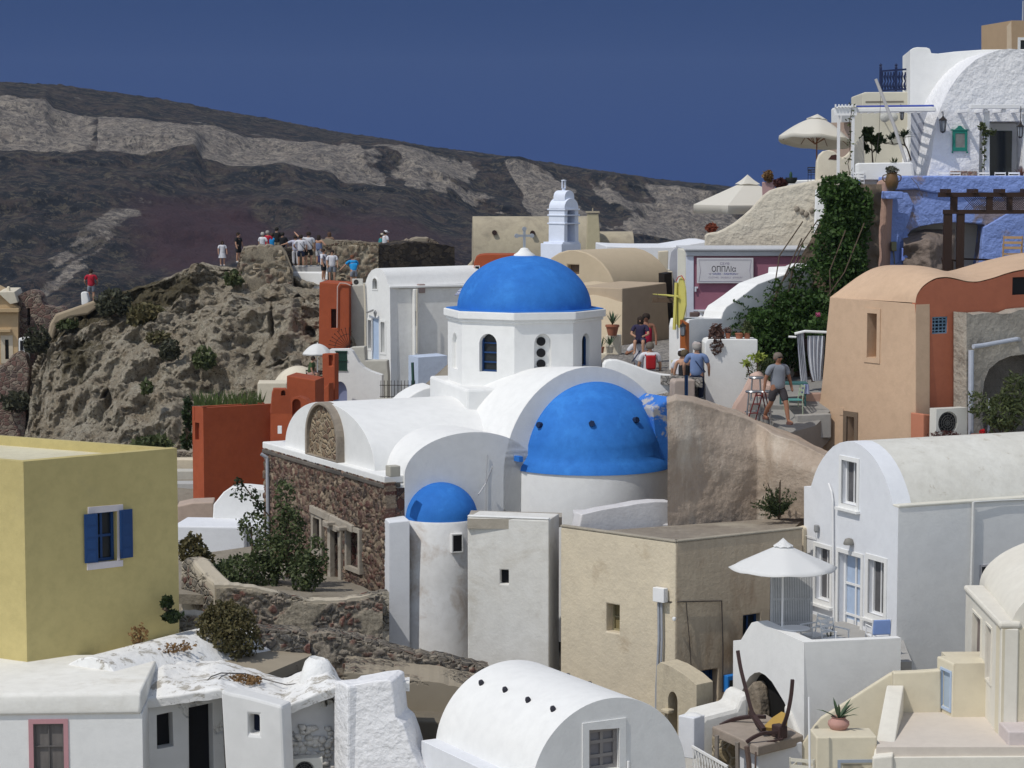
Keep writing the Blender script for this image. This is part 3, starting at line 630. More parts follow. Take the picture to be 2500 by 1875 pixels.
# deep blue window in the small apse
a_=math.asin(max(-1,min(1,(W(1113,1340,58.6).x-SC.x)/1.1))); wx=SC.x+1.1*math.sin(a_); wy=SC.y-1.1*math.cos(a_)
wpl=PL.__new__(PL); wpl.A=Vector((wx,wy)); wpl.D=Vector((math.cos(a_),math.sin(a_))); wpl.N=Vector((-wpl.D.y,wpl.D.x)); wpl.ang=math.degrees(a_)
z0=W(1113,1361,58.6).z; z1=W(1113,1320,58.6).z; mb=MB(); mb.prism(wpl,[(-.13,z0),(.13,z0),(.13,z1),(-.13,z1)],.2,off=-.045); mb.obj('window',DK,church)
mb=MB(); mb.prism(wpl,[(-.16,z0-.03),(.16,z0-.03),(.16,z1+.03),(-.16,z1+.03)],.2,holes=[([(-.125,z0+.004),(.125,z0+.004),(.125,z1-.004),(-.125,z1-.004)],.02)],off=-.052)
mb.obj('window_surround',WH,church)
# bolt and cable on the arch wall
mb=MB(); p=CH.p(1186,1165,-.02); mb.tube([CH.p(1190,1110,-.03),CH.p(1186,1165,-.03),CH.p(1186,1255,-.03)],.012,6); mb.tube([CH.p(1202,1140,-.35),CH.p(1186,1180,-.1),CH.p(1168,1208,-.4)],.02,6)
mb.obj('cable_bracket',flat('bracket_white',(.5,.5,.5)),church)
# ---------- left and front row ----------
def ray2(px,py,A,B):
    """point on the vertical plane through A,B"""
YEL=stucco('pale_yellow_render',(.53,.445,.20),(.46,.385,.17),.8,bump=.3,bscale=12,stain=(.40,.34,.17),stain_t=(.56,.80),sscale=.6)
YELR=stucco('cream_roof_coat',(.66,.62,.46),(.55,.50,.36),.8,bump=.15)
YP=PL(57,1127,50,40); LD=Vector((-math.cos(R(30)),math.sin(R(30))))
zy=YP.q(57,1127)[1]; ty=YP.q(432,1094)[0]
yh=thing('yellow_house','pale yellow flat roofed house with one blue shuttered window, at the left edge','house',(YP.A.x,YP.A.y,-13))
def xyo(pl,t,off=0,l=0): p=pl.A+pl.D*t+pl.N*off+LD*l; return (p.x,p.y)
hole=opening(yh,YP,224,1250,286,1368,frame=0,pane=DGL,rv=.22,bars=(1,1),bm=BLUEW,inner=.07)
mb=MB(); mb.prism(YP,[(0,-14),(ty,-14),(ty,zy),(0,zy)],.25,holes=[hole]); 
a,b=xyo(YP,0,.25),xyo(YP,ty,.25); mb.vprism([xyo(YP,.001),xyo(YP,.12,.25),xyo(YP,ty-.12,.25),xyo(YP,ty-.001),xyo(YP,ty,0,8),xyo(YP,0,0,8)],-14,zy-.24); mb.obj('wall',YEL,yh)
mb=MB()
for pts in ([xyo(YP,.003,0,.02),xyo(YP,.22,0,.02),xyo(YP,.22,0,8),xyo(YP,.003,0,8)],[xyo(YP,ty-.16,0,.02),xyo(YP,ty-.003,0,.02),xyo(YP,ty-.003,0,8),xyo(YP,ty-.16,0,8)],[xyo(YP,.2,.25),xyo(YP,ty-.1,.25),xyo(YP,ty-.1,.28),xyo(YP,.2,.28)]):
    mb.vprism(pts,zy-.239,zy-.002)
mb.obj('parapet',YEL,yh)
mb=MB(); mb.vprism([xyo(YP,.1,.1),xyo(YP,ty-.1,.1),xyo(YP,ty-.1,.1,7.8),xyo(YP,.1,.1,7.8)],zy-.3,zy-.22); mb.obj('roof',YELR,yh)
mb=MB(); mb.prism(YP,quad3(YP,[(212,1392),(299,1382),(299,1367),(212,1376)]),.1,off=-.03); mb.prism(YP,quad3(YP,[(214,1254),(299,1246),(299,1231),(214,1238)]),.1,off=-.03); mb.prism(YP,quad3(YP,[(286,1368),(292,1367),(292,1246),(286,1247)]),.05,off=-.02); mb.obj('window_surround',stucco('lilac_white_trim',(.62,.58,.60),None,.3),yh)
for x0,x1,tilt in ((203,232,-14),(288,319,5)):
    ya=1256 if x0<250 else 1245; yb=1375 if x0<250 else 1363
    t0,z1=YP.q(x0,ya); t1,_=YP.q(x1,ya); _,z0=YP.q(x0,yb); mb=MB(); c=YP.w((t0+t1)/2,(z0+z1)/2,-.07); mb.box(c,t1-t0,.045,z1-z0,rot=R(40+tilt))
    for k in range(4): mb.box(c+Vector((0,0,(k-1.5)*(z1-z0)/4)),(t1-t0)*.72,.06,(z1-z0)/4*.72,rot=R(40+tilt))
    mb.obj('shutter',BLUEW,yh)
# bottom left white house with pink window
LP=PL(345,1742,47,3); zl=LP.q(345,1742)[1]
lh=thing('white_house','smooth white house with a pink framed window in the bottom left corner','house',(LP.A.x-2,48,-14))
PINK=stucco('pink_trim',(.50,.27,.29),None,.4,bump=.1); t347=LP.q(347,1742)[0]
h=opening(lh,LP,81,1767,159,1990,frame=.095,fm=PINK,pane=stucco('grey_curtain',(.18,.165,.155),(.11,.10,.095),.9,bump=.5,bscale=5,streak=True),rv=.1,bars=(1,3),bm=flat('dim_grey_wood',(.14,.13,.125),.7),inner=.03)
mb=MB(); mb.prism(LP,[(-6,-14.5),(t347,-14.5),(t347,zl),(-6,zl)],.3,holes=[h]); mb.prism(LP,[(-6,-14.5),(t347-.01,-14.5),(t347-.01,zl),(-6,zl)],3.8,off=.31); mb.obj('wall',WH,lh)
zr=LP.q(340,1693)[1]
mb=MB(); sec=[(-.06,zl+.002),(-.07,zl+.12),(.0,zr-.02),(.10,zr+.03),(3.9,zr+.02),(3.9,zl+.002)]
vs=[];ts=(-6,t347-.02)
for t in ts: vs+=[LP.w(t,z,o) for o,z in sec]
m_=len(sec); mb.add(vs,[(i,(i+1)%m_,m_+(i+1)%m_,m_+i) for i in range(m_)]+[tuple(range(m_)),tuple(range(m_,2*m_))]); mb.obj('roof',stucco('cream_white_roof',(.76,.75,.71),(.66,.64,.58),.7,bump=.25,stain=(.52,.48,.41),stain_t=(.56,.75),sscale=.8,streak=False),lh,smooth=50,bevel=.05,seg=3)
# whitewashed cave house
ch=thing('cave_house','crumbling whitewashed cave house with black door and window openings and a stone filled arch','house',W(600,1900,50))
V=PL(312,1683,48.8,-32)
tl_,_=V.q(138,1650); out=[(tl_,-12)]; 
pts=[(312,1990),(312,1683),(300,1670),(285,1648),(268,1628),(250,1614),(232,1606),(212,1604),(192,1608),(170,1619),(150,1635),(138,1650),(138,1990)]
mb=MB(); mb.prism(V,quad3(V,pts[::-1]),5.0); mb.obj('vault_roof',stucco('flaking_white_roof',(.80,.80,.79),(.66,.65,.63),.6,bump=.6,bscale=6,dist=.04,stain=(.30,.27,.22),stain_t=(.53,.60),sscale=2.2,specks=(.16,.13,.10)),ch,smooth=40,bevel=.08,seg=3)
CRB=stone('whitewashed_rubble',[(.70,.70,.69),(.62,.61,.58),(.74,.73,.71),(.5,.47,.42)],(.74,.74,.73),scale=3.6,bump=1,dist=.10,mw=.10,plaster=(.74,.74,.73),pl_t=(.36,.42))
CW=PL(347,1703,48.3,27)
h1=opening(ch,CW,384,1746,422,1826,frame=0,pane=DK,rv=.32,poly=quad3(CW,[(384,1829),(424,1822),(421,1738),(383,1746)])); h2=opening(ch,CW,0,0,0,0,frame=0,pane=DK,rv=.32,name='door',poly=quad3(CW,[(463,1990),(524,1985),(519,1716),(461,1728)]))
mb=MB(); mb.prism(CW,quad3(CW,[(347,1703),(372,1697),(410,1693),(450,1686),(500,1681),(540,1673),(556,1990),(347,1995)]),.5,holes=[h1,h2]); mb.obj('wall',CRB,ch,bevel=.04)
C2=PL(538,1686,47.6,-18)
h=opening(ch,C2,606,1744,632,1794,frame=0,pane=flat('dark_blue_void',(.008,.012,.03),.8),rv=.3)
mb=MB(); mb.prism(C2,quad3(C2,[(538,1684),(560,1692),(600,1700),(645,1712),(688,1724),(700,1990),(556,1990)]),.5,holes=[h]); mb.obj('wall',CRB,ch,bevel=.06)
C3=PL(690,1735,48.3,14)
mb=MB(); mb.prism(C3,quad3(C3,[(680,1760),(688,1735),(700,1720),(718,1709),(745,1702),(790,1701),(830,1699),(835,1990),(680,1990)]),1.2); mb.obj('arch_wall',stone('loose_white_stones',[(.74,.73,.71),(.66,.64,.60),(.78,.77,.75),(.6,.55,.47)],(.22,.2,.17),scale=3.4,bump=1,dist=.14,mw=.06,plaster=(.74,.74,.745),pl_t=(.47,.50)),ch,bevel=.05)
# loose stones in the arch, in one part
mb=MB()
for i in range(95):
    px=rnd.uniform(708,812); py=rnd.uniform(1775,1880)
    if px<725 and py<1795: continue
    p=C3.p(px,py,-.04); r=rnd.uniform(.055,.115); n0=len(mb.v); mb.lathe((0,0,0),[(.001,-r*.7),(r*.75,-r*.45),(r,0),(r*.8,r*.5),(.001,r*.72)],8,sy=.8,rot=rnd.random()*3)
    for k in range(n0,len(mb.v)): v=mb.v[k]; mb.v[k]=p+v*(1+.35*noise.noise(v*14+p*9))
mb.obj('rubble_infill',stucco('white_boulders',(.72,.71,.69),(.58,.55,.5),.7,bump=.5),ch,smooth=60).__setitem__('kind','stuff')
C4=PL(848,1675,47.4,-12)
mb=MB(); mb.prism(C4,quad3(C4,[(848,1674),(880,1669),(915,1662),(945,1659),(958,1664),(961,1700),(966,1752),(984,1768),(996,1800),(1006,1835),(1020,1862),(1045,1900),(1100,1990),(845,1990)]),1.0); mb.obj('buttress',WHX,ch,bevel=.07,seg=3)
C5=PL(848,1675,47.3,-66); mb=MB(); mb.prism(C5,quad3(C5,[(816,1662),(830,1664),(849,1675),(849,1990),(816,1990)]),1.2); mb.obj('buttress_side',WHX,ch,bevel=.05)
fro=[(330,1706),(345,1706),(540,1678),(600,1700),(690,1726),(745,1702),(820,1672),(850,1672),(960,1661),(1000,1661)]
bak=[(330,1640),(400,1590),(470,1610),(540,1618),(620,1640),(690,1655),(740,1640),(760,1610),(800,1612),(830,1660),(960,1655),(1000,1655)]
RW=MATS['flaking_white_roof']
def rf_disp(p,px,s): q=Vector(p); q.z+=(fr(p,.9,5)*.09+.01)*smst(1.05,1.4,s)+fr(p,3.5,4)*.02; return q
fd_=D((330,48.28),(540,47.95),(690,47.8),(820,47.95),(1000,48.0))
o=landmesh('roof_slope',[([(a,b+26) for a,b in fro],[(a,b+.06) for a,b in fd_],0),([(a,b+2) for a,b in fro],fd_,.12),(bak,D((330,51),(600,51.2),(760,50.5),(1000,50.5)),1)],330,1000,160,40,rf_disp,RW,lambda p,px,s:(.15+.5*smst(.55,1,s)+.2*fr(p,.6,3),0))
bpy.context.view_layer.update(); o.data.transform(Matrix.Translation(o.location-ORG[ch])); o.location=(0,0,0); o.parent=ch; ORG[o]=ORG[ch]; o.name='roof_slope'
mb=MB(); c=W(775,1640,49.6); mb.lathe(c+Vector((0,0,-.5)),[(.42,0),(.36,.4),(.27,.72),(.16,.80),(.12,.66),(.001,.6)],14)
mb.v=[v+Vector((fr(v,2,3),fr(v+Vector((9,0,0)),2,3),fr(v+Vector((0,9,0)),2,3)))*.08 for v in mb.v]; mb.obj('chimney',WHR,ch,smooth=60)
def ac_unit(pl,x0,y0,x1,y1,label,name='air_conditioner',dep=.3,off=-.35,stand=True,body=None):
    t0,z1=pl.q(x0,y0); t1,z0=pl.q(x1,y1); r=thing(name,label,'air conditioner',pl.w((t0+t1)/2,z0,off),'outdoor air conditioning units'); w_=t1-t0; h_=z1-z0
    mb=MB(); ft=(t0+w_*.38,(z0+z1)/2); fr_=min(h_*.40,w_*.34)
    mb.prism(pl,[(t0,z0),(t1,z0),(t1,z1),(t0,z1)],dep,holes=[(arc(ft[0],ft[1],fr_,fr_,0,345,24),.06)],off=off); mb.obj('casing',body or stucco('cream_metal_casing',(.62,.61,.56),None,.3,bump=.05,rough=.5),r,bevel=.015)
    mb=MB(); 
    for k in range(1,5):
        cc=fr_*k/4.6; pts=[pl.w(ft[0]+cc*math.cos(a),ft[1]+cc*math.sin(a),off+.012) for a in [2*math.pi*j/20 for j in range(21)]]; mb.tube(pts,.006,4)
    for k in range(6): a=math.pi*k/6; mb.tube([pl.w(ft[0]+fr_*math.cos(a),ft[1]+fr_*math.sin(a),off+.016),pl.w(ft[0]-fr_*math.cos(a),ft[1]-fr_*math.sin(a),off+.016)],.005,4)
    mb.obj('fan_grille',flat('grille_grey',(.10,.10,.095),.6),r)
    mb=MB(); mb.lathe((0,0,0),[(.001,0),(fr_*.9,.0)],20); M=Matrix(((pl.D.x,0,pl.N.x),(pl.D.y,0,pl.N.y),(0,1,0))); cpos=pl.w(ft[0],ft[1],off+.05); mb.v=[cpos+M@Vector((v.x,v.y,v.z)) for v in mb.v]; mb.obj('fan',DK,r)
    mb=MB()
    for tt in(t0+.1,t1-.1): mb.prism(pl,[(tt-.025,z0-.12),(tt+.025,z0-.12),(tt+.025,z0-.001),(tt-.025,z0-.001)],dep+.2,off=off)
    mb.obj('bracket',IRON,r); return r
ac_unit(C3,706,1838,778,1895,'cream air conditioner below the loose white stones at the bottom edge',off=-.55)
# scrub and weeds on roofs
bush('weed_patch','rust brown dry weeds on the white cave roof under the grey hoses',[(590,1660,49.6,52,9,420)],.05,DRYM,'weeds',stems=False,group='dry weeds')
bush('weed_patch','strip of brown dry weeds along the foot of the yellow house',[(400,1580,51,70,8,420),(330,1586,50.5,30,5,150)],.05,DRYM,'weeds',stems=False,group='dry weeds')
bush('shrub','big round olive green bush on bare soil right of the yellow house',[(552,1548,52.2,76,66,4200),(550,1505,52.2,52,40,1500)],.05,BUSHO,'bush')
bush('shrub','small dark leafy sapling against the shaded yellow wall',[(408,1470,51.8,14,14,160),(420,1505,51.8,22,14,260)],.07,DGRN,'bush')
bush('shrub','thin dry dark twigs against the foot of the yellow wall',[(340,1550,51.2,22,26,170)],.045,DRYM,'bush')
mb=MB()
for k in range(2):
    mb.tube([W(500+25*k,1668,48.8),W(515+25*k,1652,49.1),W(540+20*k,1643,49.6),W(600,1645,50),W(660,1662,50),W(700,1672,49.8),W(730,1668,49.8),W(745,1625+20*k,49.8)],.014,6)
tag(mb.obj('garden_hose',flat('grey_hose',(.16,.15,.14),.6)),'two thin grey hoses snaking over the white cave roof','hose')
# stone walls and terraces between church and cave house
DST=stone('grey_lava_wall',[(.14,.125,.11),(.18,.155,.13),(.22,.19,.16),(.09,.085,.08),(.16,.10,.08),(.27,.24,.20)],(.30,.265,.215),scale=4.4,bump=1,dist=.12,mw=.10,plaster=(.36,.31,.24),pl_t=(.50,.60))
DST2=stone('plastered_lava_wall',[(.12,.11,.10),(.20,.18,.15),(.08,.075,.07),(.15,.07,.055),(.26,.23,.19)],(.36,.32,.25),scale=4.6,bump=1,dist=.11,mw=.10,plaster=(.54,.48,.38),pl_t=(.40,.50))
def wallthing(name,label,pl,pts,depth,mat,cat='wall',bevel=.08,jit=0,group=None,off=0):
    if jit:
        q=[]
        for i,(x,y) in enumerate(pts):
            q.append((x,y)); x2,y2=pts[(i+1)%len(pts)]
            if abs(x2-x)>25 and min(y,y2)<max(p[1] for p in pts)-60:
                k=int(abs(x2-x)/12)
                for j in range(1,k): q.append((x+(x2-x)*j/k,y+(y2-y)*j/k+rnd.uniform(-jit,jit)))
        pts=q
    mb=MB(); mb.prism(pl,quad3(pl,pts),depth,off=off); o=mb.obj(name,mat,bevel=bevel,seg=2); return tag(o,label,cat,group)
wallthing('garden_wall','low curved plastered stone wall below the shrubs of the stone fronted church',PL(720,1455,57.6,12),[(524,1428),(560,1427),(610,1433),(650,1442),(700,1455),(760,1467),(820,1466),(880,1458),(935,1446),(950,1446),(950,1700),(524,1700)],.45,DST2,jit=2)
relief_wall('garden_wall_facing',PL(720,1455,57.6,12),[(526,1436),(560,1432),(610,1438),(650,1447),(700,1460),(760,1472),(820,1471),(880,1463),(934,1451),(934,1600),(526,1600)],None,[(.14,.13,.12),(.20,.17,.14),(.10,.095,.09),(.20,.10,.08),(.28,.24,.20)],(.38,.33,.26),scale=5.5,amp=.07,plaster=(.50,.44,.34),pt=-.02,label='rubble face of the low curved garden wall',cat='wall')
wallthing('garden_wall','short pale wall stub running back behind the yellow house corner',PL(526,1430,57.4,-58),[(440,1372),(452,1362),(470,1370),(488,1392),(508,1412),(527,1428),(527,1700),(440,1700)],.5,DST2,jit=1)
wallthing('garden_wall','pale broken wall block just right of the yellow house, left of the round bush',PL(436,1500,54.2,10),[(436,1512),(450,1503),(480,1503),(505,1508),(520,1520),(520,1700),(436,1700)],.8,DST2,jit=2)
wallthing('retaining_wall','short wall of dark round lava stones right of the olive bush',PL(620,1545,53,12),[(600,1552),(640,1538),(700,1540),(740,1546),(760,1560),(765,1700),(600,1700)],.8,DST,jit=3)
wallthing('retaining_wall','long grey lava stone wall sloping down under the white apse to the bottom vault',PL(1000,1600,53.5,4),[(752,1556),(790,1546),(830,1549),(870,1556),(920,1570),(980,1590),(1040,1602),(1100,1610),(1195,1632),(1195,1760),(752,1680)],.7,DST,jit=3)
SOIL2=stone('earth_and_rubble',[(.20,.17,.135),(.26,.225,.175),(.14,.12,.10),(.17,.12,.095)],(.34,.295,.225),scale=5,bump=1,dist=.09,mw=.12,plaster=(.36,.31,.235),pl_t=(.40,.47))
relief_wall('lava_wall_facing',PL(1000,1600,53.5,4),[(754,1562),(790,1552),(830,1555),(870,1562),(920,1576),(980,1596),(1040,1608),(1100,1616),(1190,1637),(1190,1740),(754,1690)],None,[(.12,.11,.10),(.18,.155,.13),(.09,.085,.08),(.17,.09,.07),(.26,.23,.19)],(.36,.315,.25),scale=5.2,amp=.08,plaster=(.38,.33,.26),pt=.10,label='rubble face of the long sloping lava wall',cat='wall')
relief_wall('lava_wall_facing',PL(620,1545,53,12),[(603,1560),(640,1545),(700,1547),(740,1553),(758,1565),(762,1680),(603,1680)],None,[(.07,.07,.07),(.11,.105,.10),(.15,.14,.13),(.14,.06,.05)],(.42,.38,.32),scale=4.8,amp=.10,label='face of dark round stones right of the olive bush',cat='wall')
wallthing('retaining_wall','tan earth coloured terrace wall right of the white buttress',PL(960,1700,51.5,2),[(840,1640),(900,1645),(960,1655),(1060,1665),(1180,1690),(1180,1745),(1060,1745),(960,1742),(900,1738),(840,1730)],1.8,SOIL2,jit=2)
wallthing('retaining_wall','plain brown lower wall between the white buttress and the bottom vault',PL(1000,1760,50.6,0),[(940,1758),(1090,1762),(1200,1768),(1200,2000),(940,2000)],1.5,stucco('brown_concrete',(.19,.165,.125),(.14,.12,.095),.7,bump=.5),bevel=.04)
def patch(name,pts,mat,label=None,kind='structure',cat=None,th=.25):
    vs=[W(*p) for p in pts]; n=len(vs); b=[v-Vector((0,0,th)) for v in vs]; t=tessellate_polygon([[Vector((v.x,v.y,0)) for v in vs]])
    mb=MB(); mb.add(vs+b,list(t)+[tuple(n+i for i in f) for f in t]+[(i,(i+1)%n,n+(i+1)%n,n+i) for i in range(n)]); o=mb.obj(name,mat); return tag(o,label,cat,kind=kind)
patch('terrace_soil',[(430,1590,51.8),(640,1650,51),(760,1600,53),(760,1545,55.5),(600,1520,57),(430,1520,57)],SOIL2)
patch('garden_soil',[(430,1450,58),(950,1470,58.2),(800,1380,66),(640,1330,69),(430,1360,68)],SOIL)
# bottom centre vault
VD=PL(1490,1704,45,29); vt,vz=VD.q(1490,1704); vh=thing('vaulted_house','white barrel vaulted house with a row of dark clay spouts, at the bottom centre','house',VD.w(vt,-14,2))
h=opening(vh,VD,1437,1780,1511,1875,frame=.15,fm=WH,pane=GREYW,rv=.16,bars=(1,2),bm=flat('taupe_wood',(.27,.25,.24),.6),inner=.09,poly=quad3(VD,[(1437,1881),(1511,1875),(1511,1777),(1437,1782)]))
rv_=1.80; zc_=vz-1.72
mb=MB(); out=[(vt-rv_,zc_-2.5),(vt+rv_,zc_-2.5)]+arc(vt,zc_,rv_,1.72,0,180,40); mb.prism(VD,out,4.1,holes=[h],reveal=.16); mb.obj('barrel_roof',WH,vh,smooth=35,bevel=.04)
mb=MB(); sp=PL(1043,1805,47.6,-61); mb.prism(sp,quad3(sp,[(1043,1805),(1300,1925),(1300,2050),(1043,2050)]),.5,off=-.15); mb.obj('side_parapet',WH2,vh,bevel=.03)
mb=MB(); mb.tube([VD.p(1534,1858,-.05),VD.p(1534,1990,-.05)],.03,8); mb.obj('pipe',WPAINT,vh)
Av=VD.A
def on_vault(px,py,side=0):
    # intersect the sight line with the barrel
    d0=W(px,py,1.0); best=None
    for k in range(4000):
        dd=43+k*.002; p=d0*dd; r=Vector((p.x,p.y))-Av; t=r.dot(VD.D)-vt; q=(t/rv_)**2+((p.z-zc_)/1.72)**2
        if q<1.001 and p.z>zc_: return p,t
    return None,None
SPT=flat('dark_clay',(.035,.035,.045),.8,bump=.6)
for i,(px,py) in enumerate([(1176,1670),(1234,1687),(1290,1712),(1351,1734)]):
    p,t=on_vault(px,py)
    if p is None: continue
    nn=(VD.D.to_3d()*(t/rv_**2)+Vector((0,0,(p.z-zc_)/1.72**2))).normalized(); dirv=(nn+Vector((.1,0,.35))).normalized()
    mb=MB(); mb.tube([p-dirv*.1,p+dirv*.05,p+dirv*.085],[.058,.06,.045],7); mb.obj('clay_spout',SPT,vh)
for i,(px,py) in enumerate([(1385,1652),(1438,1672),(1497,1697),(1558,1722)]):
    s_=.35+i*.95; a_=R(62); p=VD.w(vt+rv_*math.cos(a_),zc_+1.72*math.sin(a_),3.9-s_*1.02); p=W(px,py,p.y+0)
    # sit on the hidden slope, just past the crest
    tq,zq=VD.q(px,py,0); 
    for k in range(600):
        dd=43+k*.012; pp=W(px,py+6,1.0)*dd; r=Vector((pp.x,pp.y))-Av; t=r.dot(VD.D)-vt
        if t>rv_*.30 and abs(((t/rv_)**2+((pp.z-zc_)/1.72)**2)-1)<.08: p=pp; break
    mb=MB(); mb.tube([p-Vector((0,0,.1)),p+Vector((.01,0,.07)),p+Vector((.01,0,.12))],[.06,.065,.045],7); mb.obj('clay_spout',SPT,vh)
# weathered box beside the apse
KP=PL(1340,1270,56.5,-14); kb=MB(); t0,_=KP.q(1141,1262); 
kh=opening
wh=thing('annex','plain weathered white annex with one tiny window, between the small apse and the tan building','annex',KP.w(t0/2,-14,.5))
h=opening(wh,KP,1221,1391,1242,1426,frame=0,pane=DK,rv=.2)
zk=KP.q(1340,1270)[1]; kb.prism(KP,[(t0,-15.5),(0,-15.5),(0,zk),(t0,zk)],1.15,holes=[h]); kb.obj('wall',WOLD,wh,bevel=.03)
mb=MB(); mb.prism(KP,[(t0,zk+.003),(-.0,zk+.003),(0,zk+.05),(t0,zk+.05)],.14); mb.obj('parapet',WH,wh,bevel=.02)
patch('annex_roof',[(1141,1266,56.9),(1340,1268,56.6),(1372,1262,57.9),(1372,1252,59.6),(1150,1246,59.6)],stucco('dusty_roof',(.42,.38,.32),(.30,.27,.22),.8,bump=.5),'dusty flat roof strip behind the annex parapet at the foot of the apse',kind=None,cat='roof')
# tan building
TP=PL(1650,1325,54,-43); TR_=PL(1650,1325,54,33); zt_=TP.q(1650,1325)[1]
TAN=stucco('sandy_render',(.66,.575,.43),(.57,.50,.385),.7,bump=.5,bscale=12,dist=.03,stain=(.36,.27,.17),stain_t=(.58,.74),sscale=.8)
tb_=thing('tan_building','sandy plastered flat roofed building with rough walls and one small deep window','house',(3.9,55.5,-15))
h=opening(tb_,TP,1480,1473,1512,1547,frame=0,pane=stucco('mustard_shutter',(.22,.18,.09),None,.5),rv=.34,bars=(0,1),bm=flat('old_cream_wood',(.32,.28,.17),.8),inner=.04)
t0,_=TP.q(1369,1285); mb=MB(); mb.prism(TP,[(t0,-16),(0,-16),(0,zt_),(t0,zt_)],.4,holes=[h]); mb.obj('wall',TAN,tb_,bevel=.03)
t1,_=TR_.q(1960,1290)
hb=opening(tb_,TR_,1700,1640,1752,1730,frame=0,pane=BLUEW,rv=.3,name='door',bars=(1,1),bm=BLUEW); hw=opening(tb_,TR_,1815,1503,1856,1562,frame=0,pane=DGL,rv=.25,bars=(1,0),bm=BLUEW)
mb=MB(); mb.prism(TR_,[(.01,-16),(t1,-16),(t1,zt_),(.01,zt_)],.4,holes=[hb,hw]); mb.obj('wall',stucco('shaded_stained_sandy_render',(.50,.42,.31),(.42,.34,.25),.8,bump=.5,bscale=12,dist=.03,stain=(.26,.17,.10),stain_t=(.50,.66),sscale=.6,streak=True),tb_,bevel=.03)  # sandy base darkened to hold this face's shade, with brown stains on top
A_=TP.w(t0,0,.402); B_=TP.w(-.3,0,.402); C_=TR_.w(t1,0,.402)
mb=MB(); mb.vprism([(A_.x+.05,A_.y),(B_.x,B_.y),(TR_.w(.3,0,.402).x,TR_.w(.3,0,.402).y),(C_.x,C_.y)]+[(W(x,y,d_).x,d_) for x,y,d_ in [(x,y,(-(zt_-.05))*F/(y-430)) for x,y in((1975,1262),(1800,1277),(1640,1288),(1480,1300))]],-16,zt_-.05); mb.obj('roof',stucco('dusty_flat_roof',(.30,.26,.21),(.20,.17,.14),.8,bump=.6,stain=(.40,.36,.29),stain_t=(.52,.7),sscale=.5),tb_)
mb=MB(); 
for pl,ta,tb2 in((TP,t0,-.0),(TR_,.03,t1)): mb.prism(pl,[(ta,zt_+.002),(tb2,zt_+.002),(tb2,zt_+.05),(ta,zt_+.05)],.16,off=-.02)
mb.obj('parapet',stucco('grey_coping',(.40,.36,.29),(.28,.25,.2),.8,bump=.5),tb_,bevel=.015)
bx=thing('meter_box','white meter box with grey pipes running down the sandy wall corner','meter box',TP.p(1612,1470,-.1)); mb=MB(); mb.box(TP.p(1612,1452,-.12),.34,.16,.34,rot=R(-43)); mb.obj('box',WPAINT,bx,bevel=.01)
mb=MB(); mb.tube([TP.p(1615,1470,-.08),TP.p(1616,1560,-.08),TP.p(1612,1700,-.08),TP.p(1600,1800,-.08)],.03,7); mb.tube([TP.p(1608,1470,-.08),TP.p(1609,1560,-.08),TP.p(1603,1680,-.08),TP.p(1600,1860,-.08)],.035,7); mb.obj('pipe',PIPE,bx)
mb=MB(); mb.tube([TP.p(1625,1470,-.05),TR_.p(1660,1469,-.05),TR_.p(1762,1467,-.05),TR_.p(1765,1580,-.05),TR_.p(1764,1690,-.05)],.018,6); mb.tube([TR_.p(1675,1470,-.04),TR_.p(1683,1560,-.04),TR_.p(1688,1635,-.04)],.01,5)
tag(mb.obj('wall_cable',flat('brown_cable',(.06,.05,.045),.7)),'dark cable running across the shaded side of the tan building','cable')
mb=MB(); mb.lathe(TP.p(1646,1511,-.12),[(.001,.05),(.04,.04),(.05,0),(.035,-.04),(.001,-.05)],12); tag(mb.obj('security_camera',WPAINT,smooth=50),'small white dome camera on the corner of the tan building','camera')
mb=MB(); p=TR_.p(1785,1668,-.1); mb.box(p,.36,.18,.42,rot=R(33)); e=thing('electric_box','bright blue electric meter box left of the white terrace wall','meter box',TR_.p(1785,1700,-.1)); mb.obj('box',flat('bright_blue_plastic',(.03,.21,.62),.4),e,bevel=.02); mb=MB(); mb.box(p+Vector((-.0,-.1,.02)),.14,.05,.16,rot=R(33)); mb.obj('meter',DGL,e)
# arched garden gate wall
GP=PL(1700,1668,51.5,-48)
h=(archhole(GP,1631,1686,1652,1990,1.5),.45)
gt=thing('gate_wall','tan plaster garden wall with a narrow arched gateway in front of the tan building','wall',GP.p(1660,1990,.2))
TAN2=stucco('pale_sandy_render',(.55,.48,.35),(.46,.40,.30),.8,bump=.6,bscale=9,dist=.03,stain=(.30,.25,.19),stain_t=(.5,.66),sscale=1.0,streak=True)
mb=MB(); mb.prism(GP,quad3(GP,[(1603,1625),(1612,1617),(1640,1628),(1675,1650),(1700,1672),(1702,1990),(1600,1990)]),.55,holes=[h]); mb.obj('wall',TAN2,gt,bevel=.05)
mb=MB(); t,z=GP.q(1632,1735); mb.box(GP.w(t,z,-.03),.25,.22,.1,rot=R(-48)); mb.obj('impost',TAN2,gt,bevel=.03)
cb=thing('utility_cabinet','pale lilac white utility cabinet with a stone on top, beside the arched gate','cabinet',W(1690,1880,49)); mb=MB(); mb.box(W(1688,1796,49),.42,.4,.9,rot=R(-40)); mb.obj('cabinet_box',WH2,cb,bevel=.02)
mb=MB(); mb.lathe(W(1693,1752,49),[(.2,0),(.2,.06),(.1,.1),(.001,.1)],9,sy=.7); mb.obj('capstone',WHR,cb,smooth=40)
lt=thing('lattice_fence','white lattice balustrade sloping down to the bottom edge beside the cabinet','fence',W(1735,1960,48)); LPn=PL(1690,1818,48.4,-50); q=[LPn.q(x,y) for x,y in((1690,1822),(1776,1872),(1776,1935),(1690,1880))]
mb=MB(); 
